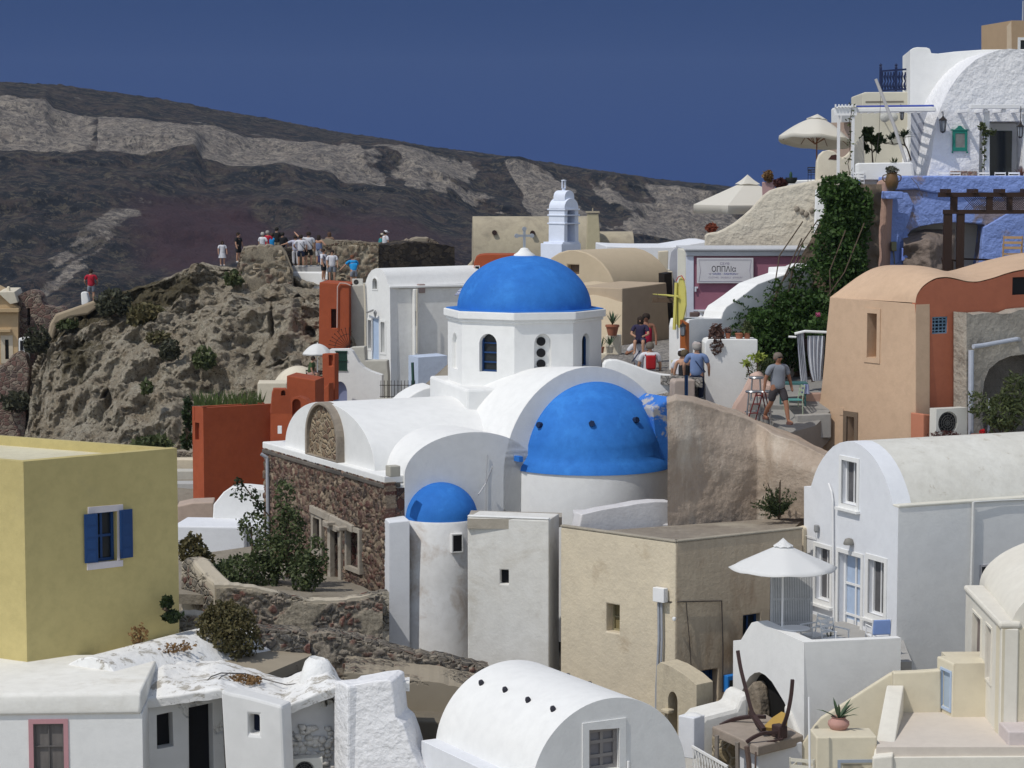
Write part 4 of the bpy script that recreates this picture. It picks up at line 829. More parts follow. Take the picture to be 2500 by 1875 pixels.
for a,b in((0,1),(3,2)): mb.tube([LPn.w(*q[a]),LPn.w(*q[b])],.035,4)
mb.obj('rail',WH,lt); mb=MB()
for i in range(12):
    f=i/12; g=(i+1)/12; la=lambda a,b,f:(q[a][0]+(q[b][0]-q[a][0])*f,q[a][1]+(q[b][1]-q[a][1])*f)
    for u,v in((f,g),(g,f)): mb.tube([LPn.w(*la(0,1,u)),LPn.w(*la(3,2,v))],.014,4)
mb.obj('lattice',WH,lt)
wallthing('low_wall','pale curved plaster ledge between the gate and the cave opening',PL(1730,1760,50.2,20),[(1700,1770),(1722,1748),(1760,1738),(1800,1728),(1812,1700),(1830,1690),(1830,2000),(1700,2000)],.9,WOLD,bevel=.1)
# ---------- right front: white gabled house, its terrace, cream building ----------
FL_=PL(2193,1240,53,-66); FR=PL(2193,1240,53,24)
gh=thing('gabled_house','tall white house with a rounded gable, pale door and weathered barrel roof, on the right','house',FL_.w(-2,-14,2))
CURT=stucco('lace_curtain',(.17,.165,.17),(.07,.07,.075),1.0,bump=.3,bscale=4,streak=True)
hs=[opening(gh,FL_,2056,1122,2092,1237,frame=.10,fm=WH,pane=CURT,rv=.2,bars=(1,0),bm=WPAINT,inner=.045,sill=True,label='tall upper window in the gable'),
    opening(gh,FL_,1992,1333,2026,1472,frame=.10,fm=WH,pane=CURT,rv=.2,bars=(1,0),bm=WPAINT,inner=.045,sill=True),
    opening(gh,FL_,2048,1347,2100,1590,frame=.10,fm=WH,pane=LBLW,rv=.24,name='door',bars=(1,2),bm=WPAINT,inner=.07,panels=[(.12,.08,.42,.28),(.58,.08,.88,.28)]),
    opening(gh,FL_,2121,1364,2158,1508,frame=.12,fm=WH,pane=CURT,rv=.2,bars=(1,0),bm=WPAINT,inner=.045,sill=True)]
gp=[(1963,1187),(1979,1190),(1983,1177),(1990,1155),(1998,1137),(2008,1120),(2020,1104),(2034,1090),(2050,1081),(2068,1077),(2086,1079),(2102,1087),(2117,1099),(2130,1113),(2142,1130),(2152,1148),(2161,1168),(2169,1190),(2176,1213),(2181,1236),(2193,1240),(2193,1900),(1963,1900)]
gq_=quad3(FL_,gp); gq_[20]=(0.0,gq_[20][1]); gq_[21]=(0.0,gq_[21][1])
mb=MB(); mb.prism(FL_,gq_,.5,holes=hs,reveal=.2); mb.obj('gable_wall',WH2,gh,smooth=35)  # the sky's blue cast is put into the gable's white
inn=quad3(FL_,gp); mb=MB(); mb.prism(FL_,inn[1:20]+[(inn[19][0],inn[19][1]-1.5),(inn[1][0],inn[19][1]-1.5)],11,off=.501); mb.obj('barrel_roof',stucco('lichen_white_roof',(.68,.67,.62),(.56,.54,.48),.8,bump=.45,bscale=9,stain=(.34,.29,.21),stain_t=(.60,.70),sscale=2.0),gh,smooth=35)
za=FR.q(2193,1240)[1]; tR,_=FR.q(2860,1240)
mb=MB(); t0=FL_.q(1963,1187)[0]; P4=[FL_.w(t0+.02,0,.52),FL_.w(-.3,0,.52),FR.w(.004,0,.3),FR.w(.004,0,-.004),FR.w(tR,0,-.004),FR.w(tR,0,4)]
mb.vprism([(p.x,p.y) for p in P4],-16,za-.001); mb.obj('side_wall',WH,gh)
mb=MB(); mb.prism(FR,[(.0,za+.0),(tR,za+.0),(tR,za+.06),(.0,za+.06)],.3,off=-.03); mb.obj('eave',stucco('cream_eave',(.68,.66,.58),None,.5),gh,bevel=.02)
mb=MB(); mb.tube([FR.p(2376,1226,-.07),FR.p(2375,1300,-.07),FR.p(2371,1430,-.07)],.035,8); mb.tube([FR.p(2376,1226,-.07),FR.p(2440,1222,-.05),FR.p(2520,1219,-.05)],.02,6); mb.obj('downpipe',stucco('white_pipe',(.66,.66,.64)),gh)
h=opening(gh,FR,2396,1384,2440,1424,frame=.05,fm=stucco('grey_frame',(.45,.44,.46)),pane=DGL,rv=.02)
mb=MB(); mb.prism(FR,rect(FR,2396,1384,2440,1424),.05,off=-.012); mb.obj('window',DGL,gh)
mb=MB(); mb.tube([FL_.p(2023,1180,-.06),FL_.p(2030,1200,-.06),FL_.p(2033,1222,-.06),FL_.p(2034,1380,-.06),FL_.p(2036,1560,-.06)],.025,8); mb.tube([FL_.p(1964,1307,-.05),FL_.p(1990,1313,-.05),FL_.p(1994,1290,-.05)],.008,5); mb.obj('conduit',WPAINT,gh)
mb=MB(); p=FL_.p(2072,1326,-.1); mb.lathe(p,[(.001,.13),(.09,.1),(.13,0),(.12,-.04),(.001,-.05)],14,sy=.8); mb.obj('shell_lamp',flat('grey_shell',(.22,.21,.19),.6),gh,smooth=50)
mb=MB(); p=FL_.p(1993,1292,-.08); mb.lathe(p,[(.03,-.08),(.06,-.04),(.06,.1),(.001,.12)],8); mb.obj('wall_lamp',flat('lamp_grey',(.3,.3,.3)),gh)
# terrace
TL=PL(1963,1568,50,-63); TRr=PL(1963,1568,50,12); tw=thing('terrace_wall','white terrace wall with a pointed cave opening under a small terrace with table and parasol','terrace wall',TL.w(-1,-14,1))
cave=quad3(TL,[(1800,1990),(1799,1716),(1806,1700),(1818,1672),(1830,1652),(1842,1643),(1854,1641),(1868,1648),(1884,1664),(1900,1690),(1915,1715),(1926,1745),(1938,1772),(1952,1800),(1956,1990)])
mb=MB(); mb.prism(TL,quad3(TL,[(1790,1564),(1808,1564),(1822,1540),(1835,1520),(1847,1517),(1900,1540),(1963,1568),(1963,2000),(1788,2000)]),.3,holes=[(cave,.295)],reveal=.295); mb.prism(TRr,[(.0,-15),(TRr.q(2200,1558)[0],-15),(TRr.q(2200,1558)[0],TRr.q(2193,1558)[1]),(.0,TRr.q(1963,1568)[1])],.25,off=.002); mb.obj('parapet',WH,tw,bevel=.02)
CAVEM=stucco('cave_rock',(.30,.25,.19),(.20,.165,.125),.8,bump=1,bscale=4,dist=.08,stain=(.07,.06,.05),stain_t=(.5,.62))
mb=MB(); mb.prism(TL,cave,.05,off=.27); mb.obj('cave_opening',flat('cave_dark',(.012,.011,.010),.9),tw)
cp=TL.shift(-.06); mb=MB(); mb.prism(cp,quad3(cp,[(1798,1990),(1799,1722),(1815,1690),(1838,1662),(1846,1680),(1852,1720),(1856,1780),(1856,1990)]),.32); mb.obj('cave_jamb',CAVEM,tw,bevel=.06)
mb=MB(); mb.prism(cp,quad3(cp,[(1915,1720),(1930,1745),(1952,1800),(1957,1990),(1915,1990)]),.30,off=-.02); mb.obj('cave_jamb',WOLD,tw,bevel=.05)
zf=-10.78; A_=TL.w(TL.q(1790,1564)[0],0,.34); B_=TL.w(-.05,0,.34); C_=TRr.w(2.6,0,.2); D_=FL_.w(0,0,.2); E_=FL_.w(FL_.q(1963,1187)[0],0,.2)
mb=MB(); mb.vprism([(A_.x,A_.y),(B_.x,B_.y),(C_.x,C_.y),(D_.x,D_.y),(E_.x,E_.y)],-15,zf); mb.obj('terrace_floor',stucco('grey_paving',(.40,.39,.37),(.30,.29,.28)),tw)
# parasols
def parasol(name,label,top,rimz,r,n,mat,pole_m,pole_bot,tilt=(0,0),vent=.16,scal=0,valance=.0,rot=0,pole_off=(0,0),square=False,ribs=True,dome=1.15):
    """top: apex; rimz: height of the rim; r: radius; n panels"""
    rt=thing(name,label,'parasol',(top.x+pole_off[0],top.y+pole_off[1],pole_bot)); T=Matrix.Rotation(tilt[0],3,'X')@Matrix.Rotation(tilt[1],3,'Y'); h=top.z-rimz
    tf=lambda v: top+T@v
    mb=MB(); K=8; sub=6; m=n*sub; vs=[Vector((0,0,0))]
    def prof(rr,a):
        ph=(a/(2*math.pi)*n+1e-9)%1; sag=4*ph*(1-ph)
        rad=rr*r*(1-(.05 if not square else .0)*sag*rr); z=-h*(rr**dome)-sag*.03*r*rr*rr*(1 if not square else .3)-(.0)
        if square:
            rad=rr*r/ max(abs(math.cos(a-rot)),abs(math.sin(a-rot)))*.7071
            z=-h*rr
        return Vector((rad*math.cos(a),rad*math.sin(a),z+(scal*.5*(1-math.cos(ph*2*math.pi))*r*rr**6 if scal else 0)))
    for k in range(1,K+1):
        for j in range(m): vs.append(prof(k/K,2*math.pi*j/m+rot))
    fs=[(0,1+j,1+(j+1)%m) for j in range(m)]
    for k in range(K-1):
        for j in range(m): fs.append((1+k*m+j,1+(k+1)*m+j,1+(k+1)*m+(j+1)%m,1+k*m+(j+1)%m))
    if valance:
        b0=len(vs)
        for j in range(m): v=prof(1,2*math.pi*j/m+rot); vs.append(v*1.004+Vector((0,0,-valance)))
        for j in range(m): fs.append((1+(K-1)*m+j,b0+j,b0+(j+1)%m,1+(K-1)*m+(j+1)%m))
    mb.add([tf(v) for v in vs],fs); o=mb.obj('canopy',mat,rt,smooth=28,weld=False); sm=o.modifiers.new('cloth','SOLIDIFY'); sm.thickness=.012
    if vent:
        mb=MB(); vs=[Vector((0,0,.10*r))]
        for k,(rr,zz) in enumerate(((.5,.055),(1,.02))):
            for j in range(m):
                a=2*math.pi*j/m+rot; ph=(a/(2*math.pi)*n)%1; v=prof(vent*rr*1.3,a); v.z+=zz*r*1.0+ (abs(math.cos(math.pi*ph*1))*.02*r if k else 0); vs.append(v)
        fs=[(0,1+j,1+(j+1)%m) for j in range(m)]+[(1+j,1+m+j,1+m+(j+1)%m,1+(j+1)%m) for j in range(m)]
        mb.add([tf(v) for v in vs],fs); mb.obj('vent_cap',mat,rt,smooth=28,weld=False)
    mb=MB(); po=Vector((pole_off[0],pole_off[1],0)); mb.tube([Vector((top.x,top.y,pole_bot))+po,tf(Vector((0,0,-.03)))],.025,8); mb.lathe(tf(Vector((0,0,0))),[(.03,-.02),(.03,.05*r),(.001,.09*r)],8); mb.obj('pole',pole_m,rt)
    if ribs:
        mb=MB(); hub=tf(Vector((0,0,-h*1.25)))
        for j in range(n):
            a=2*math.pi*j/n+rot; mid=tf(prof(.62,a)-Vector((0,0,.03))); mb.tube([hub,mid],.014,5); mb.tube([tf(Vector((0,0,-.05))),tf(prof(.98,a)-Vector((0,0,.03)))],.011,5)
        mb.obj('rib',pole_m,rt).__setitem__('kind','stuff') if n>100 else mb.obj('ribs',pole_m,rt)
    return rt
CANV=leafm('cream_canvas',(.74,.72,.66),(.74,.72,.66),.28); CANVW=leafm('white_canvas',(.78,.78,.77),(.78,.78,.77),.25)
for mm,cc in ((CANV,(.76,.73,.66,1)),(CANVW,(.80,.80,.79,1))):
    mm.node_tree.links.clear(); 
    n_=mm.node_tree; b_=n_.nodes['Principled BSDF']; b_.inputs['Base Color'].default_value=cc; b_.inputs['Roughness'].default_value=.8
    t_=[x for x in n_.nodes if x.type=='BSDF_TRANSLUCENT'][0]; t_.inputs[0].default_value=cc; mx_=[x for x in n_.nodes if x.type=='MIX_SHADER'][0]
    n_.links.new(b_.outputs[0],mx_.inputs[1]); n_.links.new(t_.outputs[0],mx_.inputs[2]); n_.links.new(mx_.outputs[0],n_.nodes['Material Output'].inputs[0])
parasol('parasol','round white parasol over the small terrace of the gabled house',W(1912,1326,51.3),W(1912,1384,51.3).z,1.23,8,CANVW,WPAINT,zf,vent=.14,rot=.25,dome=1.0)
# slatted screen
SC_=PL(1885,1530,52.6,4); sc=thing('slatted_screen','grey white slatted screen standing behind the parasol pole','screen',SC_.p(1930,1535))
mb=MB()
ta,z0_=SC_.q(1885,1545); tb2,z1_=SC_.q(1986,1390)
for k in range(24):
    t=ta+(tb2-ta)*(k+.5)/24; mb.prism(SC_,[(t-.016,z0_),(t+.012,z0_),(t+.012,z1_),(t-.016,z1_)],.02)
mb.obj('slats',stucco('weathered_white_wood',(.62,.62,.62),(.48,.48,.48),.8),sc).__setitem__('kind','stuff')
mb=MB()
for z in(z0_+.2,z0_+.75,z1_-.1): mb.prism(SC_,[(ta,z),(tb2,z),(tb2,z+.05),(ta,z+.05)],.03,off=.03)
mb.prism(SC_,[(ta-.04,z0_),(ta-.0,z0_),(ta-.0,z1_+.05),(ta-.04,z1_+.05)],.05)
mb.obj('frame',stucco('weathered_white_wood'  ,(.5,.5,.5)),sc)
mb=MB(); mb.prism(SC_,[(ta,z0_),(tb2,z0_),(tb2,z1_),(ta,z1_)],.02,off=.3); mb.obj('gap_shade_sheet',flat('slat_gap_shade',(.05,.05,.055),.9),sc)  # added dark sheet that gives the gaps between the slats their shade
# table and chairs
def round_table(name,label,c,r,zfl,mat,group=None):
    t=thing(name,label,'table',(c.x,c.y,zfl),group); mb=MB(); mb.lathe(c,[(.001,-.03),(r,-.03),(r+.01,-.015),(r,0),(.001,0)],32); mb.obj('tabletop',mat,t,smooth=40)
    for k in range(3):
        a=2*math.pi*k/3+.4; mb=MB(); mb.tube([c+Vector((0,0,-.03)),c+Vector((.05*math.cos(a),.05*math.sin(a),-.3)),Vector((c.x+r*.75*math.cos(a),c.y+r*.75*math.sin(a),zfl+.01))],.014,6); mb.obj('leg',mat,t)
    return t
def chair(name,label,c,rot,mat,seat_m=None,arms=True,group='chairs on the terraces',sc_=1,cushion=None,cat='chair'):
    """c: point on the floor under the seat"""
    t=thing(name,label,cat,c,group); M=Matrix.Rotation(rot,3,'Z'); P=lambda x,y,z: Vector(c)+M@Vector((x*sc_,y*sc_,z*sc_))
    mb=MB(); mb.box(P(0,0,.43),.44*sc_,.44*sc_,.03*sc_,rot=rot); mb.obj('seat',seat_m or mat,t)
    for x in(-.21,.21):
        mb=MB(); mb.tube([P(x,-.21,0),P(x,-.21,.43)]+([P(x,-.21,.64)] if arms else []),.016*sc_,6); mb.obj('leg',mat,t)
        mb=MB(); mb.tube([P(x,.22,0),P(x,.20,.45),P(x,.27,.86)],.016*sc_,6); mb.obj('leg',mat,t)
        if arms: mb=MB(); mb.tube([P(x,-.24,.65),P(x,0,.66),P(x,.23,.66)],.018*sc_,6); mb.obj('armrest',mat,t)
    mb=MB(); 
    if cushion: mb.box(P(0,.25,.67),.42*sc_,.05*sc_,.34*sc_,rot=rot); mb.obj('backrest',cushion,t,bevel=.02)
    else:
        for z in(.58,.70,.82): mb.box(P(0,.235+(z-.58)*.15,z),.40*sc_,.018*sc_,.06*sc_,rot=rot)
        mb.obj('backrest',mat,t)
    return t
tt=W(1941,1532,51.2); round_table('side_table','small round white metal table under the parasol',tt,.33,zf,WPAINT)
chair('terrace_chair','white armchair right of the small round white table',Vector((W(1990,1560,51.4).x,51.6,zf)),R(-60),WPAINT)
chair('terrace_chair','white armchair near the pale door, with the dark planter behind it',Vector((W(2042,1560,50.9).x,51.1,zf)),R(40),WPAINT)
BCU=flat('pale_blue_cushion',(.22,.32,.60),.8)
chair('terrace_chair','chair with a pale blue cushion in front of the right hand window',Vector((W(2145,1560,51.4).x,51.5,zf)),R(190),WPAINT,cushion=BCU)
def pot(name,label,base,prof,mat,cat='plant pot',n=24,group=None,plant=None):
    t=thing(name,label,cat,base,group); mb=MB(); mb.lathe(base,prof,n); mb.obj('pot',mat,t,smooth=50); return t
def blades(parent,c,n,L,w,mat,spread=.8,seed=1,name='leaves',up=1.0):
    rr=random.Random(seed); mb=MB()
    for i in range(n):
        a=2*math.pi*i/n+rr.uniform(-.3,.3); tl=rr.uniform(.25,1)*spread; l=L*rr.uniform(.75,1.1); d=Vector((math.cos(a)*math.sin(tl),math.sin(a)*math.sin(tl),math.cos(tl)*up)); s=d.cross(Vector((0,0,1)))
        s=s.normalized()*w if s.length>.01 else Vector((w,0,0)); nrm=s.cross(d).normalized()*w*.35
        p=[c,c+d*l*.35,c+d*l*.7+Vector((0,0,-.02*l)),c+d*l-Vector((0,0,.10*l*tl))]
        mb.add([p[0]-s*.4,p[0]+s*.4,p[1]-s,p[1]-nrm,p[1]+s,p[2]-s*.75,p[2]-nrm,p[2]+s*.75,p[3]],[(0,1,4,3),(0,3,2),(2,3,6,5),(3,4,7,6),(5,6,8),(6,7,8)])
    return mb.obj(name,mat,parent,weld=False)
AGAVE=leafm('agave_leaves',(.05,.09,.05),(.10,.15,.08),.1)
TERRA=stucco('terracotta',(.34,.13,.075),(.26,.10,.06),.6,bump=.2)
p=Vector((W(2028,1540,51.3).x,51.4,zf)); t_=pot('planter','dark blue planter with a thin seedling, between the two front windows of the gabled house',p,[(.001,0),(.10,0),(.17,.32),(.19,.34),(.15,.34),(.001,.30)],flat('navy_pot',(.012,.018,.05),.5)); blades(t_,p+Vector((0,0,.33)),5,.5,.012,DGRN,.5,3)
# hammock stand on a slab
sl_=thing('stone_slab','big stone slab on posts carrying the upturned chair frame','slab',W(1850,1880,48.6)); z0=W(1850,1818,48).z
mb=MB(); q=[(1738,1783,49.4),(1850,1824,47.6),(1962,1792,48.6),(1868,1757,50.6)]; ps=[W(a,b,c) for a,b,c in q]; mb.vprism([(v.x,v.y) for v in ps],z0-.16,z0+.06); mb.obj('slab_top',stucco('grey_brown_stone',(.36,.30,.25),(.27,.23,.19),.7,bump=.6),sl_,bevel=.03)
for (a,b,x1,y1,m_) in((1750,1795,1750,1990,PIPE),(1800,1812,1803,1990,PIPE),(1843,1832,1843,1990,WH)):
    mb=MB(); mb.tube([W(a,b,48.3),W(x1,y1,48.3)],.05,6); mb.obj('post',stucco('grey_post',(.25,.22,.19),None,.8),sl_)
mb=MB(); mb.tube([W(1823,1822,47.5),W(1828,1860,47.5),W(1834,1960,47.5)],.055,8); mb.tube([W(1845,1836,47.4),W(1842,1990,47.4)],.02,6); mb.obj('post',flat('rusty_pipe',(.13,.09,.075),.8,bump=.4),sl_)
wallthing('rubble_wall','yellowish rubble wall in the shade under the stone slab',PL(1760,1850,49.6,5),[(1745,1800),(1800,1812),(1850,1826),(1850,2000),(1745,2000)],.4,stone('yellow_rubble',[(.42,.34,.21),(.34,.27,.17),(.48,.40,.27)],(.5,.44,.33),scale=2.6),bevel=.05)
wallthing('white_block','plain white block wall right of the slab posts at the bottom edge',PL(1850,1850,48,27),[(1851,1822),(1900,1812),(1960,1812),(1960,2000),(1851,2000)],.8,WH2,bevel=.03)
HB=flat('dark_brown_timber',(.055,.032,.030),.55,bump=.3)
hm=thing('hammock_chair_frame','upturned dark timber hammock chair frame with a yellow cushion on the stone slab','hammock frame',W(1880,1800,48.6))
def beam(parent,pts,w_,name='beam',mat=HB,h_=None):
    mb=MB(); mb.tube(pts,w_,4); return mb.obj(name,mat,parent,bevel=.008)
def smooth(pts,n=5):
    out=[]
    for i in range(len(pts)-1):
        p0=pts[max(i-1,0)];p1=pts[i];p2=pts[i+1];p3=pts[min(i+2,len(pts)-1)]
        for k in range(n):
            t=k/n; out.append(.5*((2*p1)+(p2-p0)*t+(2*p0-5*p1+4*p2-p3)*t*t+(3*p1-p0-3*p2+p3)*t**3))
    return out+[pts[-1]]
beam(hm,smooth([W(1801,1588,49.2),W(1808,1630,49.1),W(1819,1675,49.0),W(1832,1725,48.9),W(1845,1762,48.8),W(1862,1785,48.7),W(1888,1795,48.6)]),.055,'curved_arm')
beam(hm,smooth([W(1935,1659,48.0),W(1931,1700,48.0),W(1922,1745,48.0),W(1910,1775,48.1),W(1895,1792,48.2)]),.055,'curved_arm')
beam(hm,smooth([W(1758,1772,49.8),W(1790,1757,49.8),W(1830,1750,49.7),W(1870,1750,49.7)]),.055,'foot')
beam(hm,smooth([W(1822,1812,47.9),W(1840,1800,47.9),W(1865,1790,48.0),W(1900,1788,48.1)]),.05,'foot')
beam(hm,[W(1872,1813,48.0),W(1912,1803,48.0)],.03,'foot'); beam(hm,[W(1832,1738,49),W(1865,1782,48.4)],.07,'hub'); 
mb=MB(); mb.box(W(1903,1785,48.2),.22,.3,.28,rot=.5); mb.obj('hub',HB,hm,bevel=.03)
cu=MB(); cu.add([W(1862,1775,48.5),W(1915,1780,48.2),W(1920,1742,48.6),W(1908,1737,48.8),W(1885,1752,48.9)],[(0,1,2,3,4)]); o=cu.obj('cushion',flat('mustard_cloth',(.42,.27,.07),.8),hm); o.modifiers.new('thick','SOLIDIFY').thickness=.09
# cream building in the corner
CREAM=stucco('cream_render',(.66,.60,.46),(.60,.54,.41),.6,bump=.15,bscale=18); CREAMW=stucco('cream_white_coat',(.72,.69,.61),(.66,.62,.54),.6,bump=.15); CREAMF=stucco('pink_cream_floor',(.62,.56,.49),(.56,.50,.44),.6,bump=.2)
cbld=thing('cream_house','cream coloured stepped house with small terraces and a rounded roof in the bottom right corner','house',W(2300,2000,46))
E1=PL(2170,1652,48.2,-12)
mb=MB(); mb.prism(E1,quad3(E1,[(1880,1900),(1905,1872),(1935,1838),(1965,1806),(1985,1775),(2003,1754),(2060,1718),(2115,1682),(2170,1647),(2182,1642),(2182,2000),(1860,2000)]),.22); E1b=PL(2182,1642,48.0,3); mb.prism(E1b,quad3(E1b,[(2182,1642),(2240,1640),(2298,1636),(2298,2000),(2182,2000)]),.22); mb.obj('curved_parapet',CREAM,cbld,bevel=.035,seg=3)
EB=PL(1993,1800,45.2,3); zb_=EB.q(1993,1800)[1]
hh=opening(cbld,EB,2052,1862,2150,1990,frame=.06,fm=flat('blue_grey_trim',(.30,.34,.40),.6),pane=stucco('striped_shutter',(.35,.38,.42),(.08,.08,.09),1,streak=True),rv=.1,bars=(6,1),bm=WPAINT,inner=.03)
mb=MB(); mb.prism(EB,[(0,-14),(EB.q(2142,1797)[0],-14),(EB.q(2142,1797)[0],zb_),(0,zb_)],.75,holes=[hh],reveal=.1); mb.obj('planter_block',CREAM,cbld,bevel=.03)
# sloping stair wall
mb=MB(); a=[W(2165,1672,48.0),W(2207,1672,48.0),W(2131,1850,44.9),W(2180,1845,44.9)]; dz=Vector((0,0,-3.2))
mb.add([*a,*[v+dz for v in a]],[(0,1,3,2),(0,2,6,4),(1,5,7,3),(2,3,7,6),(0,4,5,1),(4,6,7,5)]); mb.obj('stair_wall',CREAMW,cbld,bevel=.03)
mb=MB(); zfl=-11.27; a=W(2140,1848,45); b=W(2560,1848,45); c=W(2560,1735,48.9); d=W(2180,1735,48.9)
mb.vprism([(a.x,a.y+.05),(b.x,b.y+.05),(c.x,c.y),(d.x,d.y)],-15,zfl-.03); mb.obj('terrace_floor',CREAMF,cbld)
fw=PL(2130,1848,45,0); mb=MB(); mb.prism(fw,quad3(fw,[(2131,1849),(2620,1846),(2620,2000),(2131,2000)]),.12,off=-.02); mb.obj('front_wall',CREAMW,cbld,bevel=.02)
# door box
DB=PL(2327,1620,47.6,-75); DF=PL(2327,1620,47.6,2)
h=opening(cbld,DB,2300,1634,2320,1733,frame=.05,fm=LBLW,pane=stucco('frosted_blue_glass',(.38,.46,.55),None,.4),rv=.08,name='door')
t0=DB.q(2287,1602)[0]; zt3=DB.q(2327,1620)[1]; mb=MB(); mb.prism(DB,[(t0,-13),(0,-13),(0,zt3),(t0,zt3)],.6,holes=[h],reveal=.08); mb.obj('door_box',CREAM,cbld,bevel=.03)
mb=MB(); mb.prism(DF,[(.02,-13),(.9,-13),(.9,zt3-.002),(.02,zt3-.002)],1.2,off=.01); mb.obj('door_box_front',CREAM,cbld)
# rounded roof building
EL=PL(2445,1535,46,-91.5); EF=PL(2445,1535,46,6)
BRS=stucco('brown_marble_glass',(.12,.085,.08),(.22,.18,.17),1,rough=.4,bump=.1,sscale=3)
h1=opening(cbld,EL,2374,1500,2395,1757,frame=.04,fm=CREAMW,pane=BRS,rv=.12,name='door',poly=quad3(EL,[(2371,1735),(2392,1760),(2396,1513),(2377,1494)])); h2=opening(cbld,EL,2406,1525,2422,1668,frame=.04,fm=CREAMW,pane=BRS,rv=.12,poly=quad3(EL,[(2407,1655),(2418,1668),(2422,1537),(2409,1523)]))
tl=EL.q(2358,1432)[0]; zE_=EL.q(2445,1535)[1]
mb=MB(); mb.prism(EL,[(tl,-14),(0,-14),(0,zE_),(tl,zE_)],.35,holes=[h1,h2],reveal=.12); mb.obj('left_wall',CREAMW,cbld,bevel=.03)
mb=MB(); mb.prism(EF,[(.02,-14),(4,-14),(4,zE_),(.02,zE_)],.4,off=-.01); mb.obj('front_wall',CREAM,cbld)
mb=MB(); mb.prism(EL,[(tl,zE_+.002),(.0,zE_+.002),(.0,zE_+.14),(tl,zE_+.14)],.45,off=-.05); mb.obj('ledge',CREAMW,cbld,bevel=.05)
BR=PL(2466,1540,46.1,-4); mb=MB(); out=[(.02,zE_-.1),(5.0,zE_-.1)]+arc(2.5,zE_,2.48,1.22,0,180,36); mb.prism(BR,out,4.9); mb.obj('barrel_roof',CREAMW,cbld,smooth=35,bevel=.03)
mb=MB(); pp=W(2405,1790,46.0); mb.vprism([(W(2440,1800,46).x,45.2),(W(2560,1800,46).x,45.2),(W(2560,1800,46).x,46.1),(W(2440,1800,46).x,46.1)],-14,zfl+.25); mb.obj('step',stucco('pinkish_step',(.60,.53,.51),None,.5),cbld,bevel=.03)
p=W(2047,1792,45.9); pp=pot('plant_pot','round pink clay pot with an agave, standing on the cream wall block',p,[(.001,0),(.075,0),(.085,.05),(.17,.12),(.22,.20),(.215,.26),(.15,.31),(.13,.34),(.16,.36),(.13,.355),(.001,.30)],stucco('pink_clay',(.45,.26,.22),(.38,.20,.17),.6,bump=.15)); blades(pp,p+Vector((0,0,.33)),13,.50,.038,AGAVE,1.25,5)
pl_=thing('pole','thin white pole standing in front of the cream parapet','pole',W(1976,1900,44.8)); mb=MB(); mb.tube([W(1975,1702,44.8),W(1978,1990,44.8)],.022,8); mb.obj('shaft',WPAINT,pl_)
chair('cream_chair','cream chair back seen behind the thin white pole at the bottom edge',W(1965,1960,45.6)+Vector((0,0,.0)),R(160),stucco('cream_paint',(.6,.57,.48)),group='chairs on the terraces',sc_=1.15)
# rock cut beside the large blue apse
NR=stucco('brown_rock_render',(.46,.375,.30),(.34,.27,.21),.9,bump=.7,bscale=14,dist=.035,stain=(.56,.50,.42),stain_t=(.54,.72),sscale=.8,streak=True)
tp=[(1630,985),(1640,982),(1652,976),(1700,984),(1760,1003),(1800,1018),(1850,1040),(1900,1062),(1950,1082),(2000,1108),(2050,1130)]
lowp=[(1630,1300),(1640,1300),(1800,1288),(1900,1268),(1990,1262),(2050,1262)]
dd_=[(1630,57.0),(1700,57.6),(1780,58.1),(1850,58.5),(1868,58.4),(1885,58.0),(1990,57.2),(2050,56.8)]
bk=[(a,b-14) for a,b in tp]
o=landmesh('rock_wall',[(bk,[(a,b+3.6) for a,b in dd_],0),(tp,dd_,.35),(lowp,dd_,2)],1630,2050,150,110,lambda p,px,s:p+Vector((0,-1,0))*(fr(p,.5,3)*.16+abs(fr(p,3,3))*.03-.35*smst(1.35,1.0,s))+Vector((0,0,fr(p,1.1,3)*.05)),NR)
tag(o,'brown rough rock wall between the large blue half dome and the peach house','rock wall')
mb=MB(); wp2=PL(1985,1290,56.4,-40); mb.prism(wp2,quad3(wp2,[(1935,1290),(1950,1285),(1962,1290),(1962,1420),(1935,1420)]),1); tag(mb.obj('boundary_wall',TAN,bevel=.04),'small sandy wall end with a round drain hole left of the gabled house','wall')
sh_=thing('wall_shrub','bushy dark green shrub growing out of the foot of the brown rock wall','shrub',W(1900,1270,57.4)); mb=MB()
rr=random.Random(3)
for k in range(70):
    a=rr.uniform(-1.35,.75); L=rr.uniform(.35,1.0); d=Vector((math.sin(a)*.75,rr.uniform(-.5,.2),math.cos(a))).normalized(); p0=W(1902,1262,57.3); 
    for j in range(34):
        f=rr.uniform(.15,1); q=p0+d*L*f+Vector((0,0,-.1*f*f)); leafcloud(mb,q,(.03,.03,.03),1,.045,seed=rr.random(),asp=.35)
mb.obj('foliage',leafm('succulent_leaves',(.03,.05,.02),(.08,.10,.04)),sh_,weld=False); mb=MB()
for k in range(9): mb.tube([W(1902,1268,57.3),W(1902+rr.uniform(-30,25),1200+rr.uniform(-30,30),57.2)],[.03,.01],5)
mb.obj('stem',WOODM,sh_)
# ---------- middle distance, left ----------
RUST=stucco('rust_red_render',(.36,.085,.035),(.31,.07,.03),.9,bump=.3,bscale=10,stain=(.24,.06,.03),stain_t=(.56,.78),sscale=.7)
GREYP=stucco('grey_beige_render',(.52,.50,.44),(.44,.42,.37),.8,bump=.5,bscale=10)
CRM2=stucco('pale_cream_render',(.66,.60,.48),(.58,.52,.41),.7,bump=.3)
def loft(mb,A,B,mi=0):
    n=len(A); return mb.add(list(A)+list(B),[(i,i+1,n+i+1,n+i) for i in range(n-1)],mi)
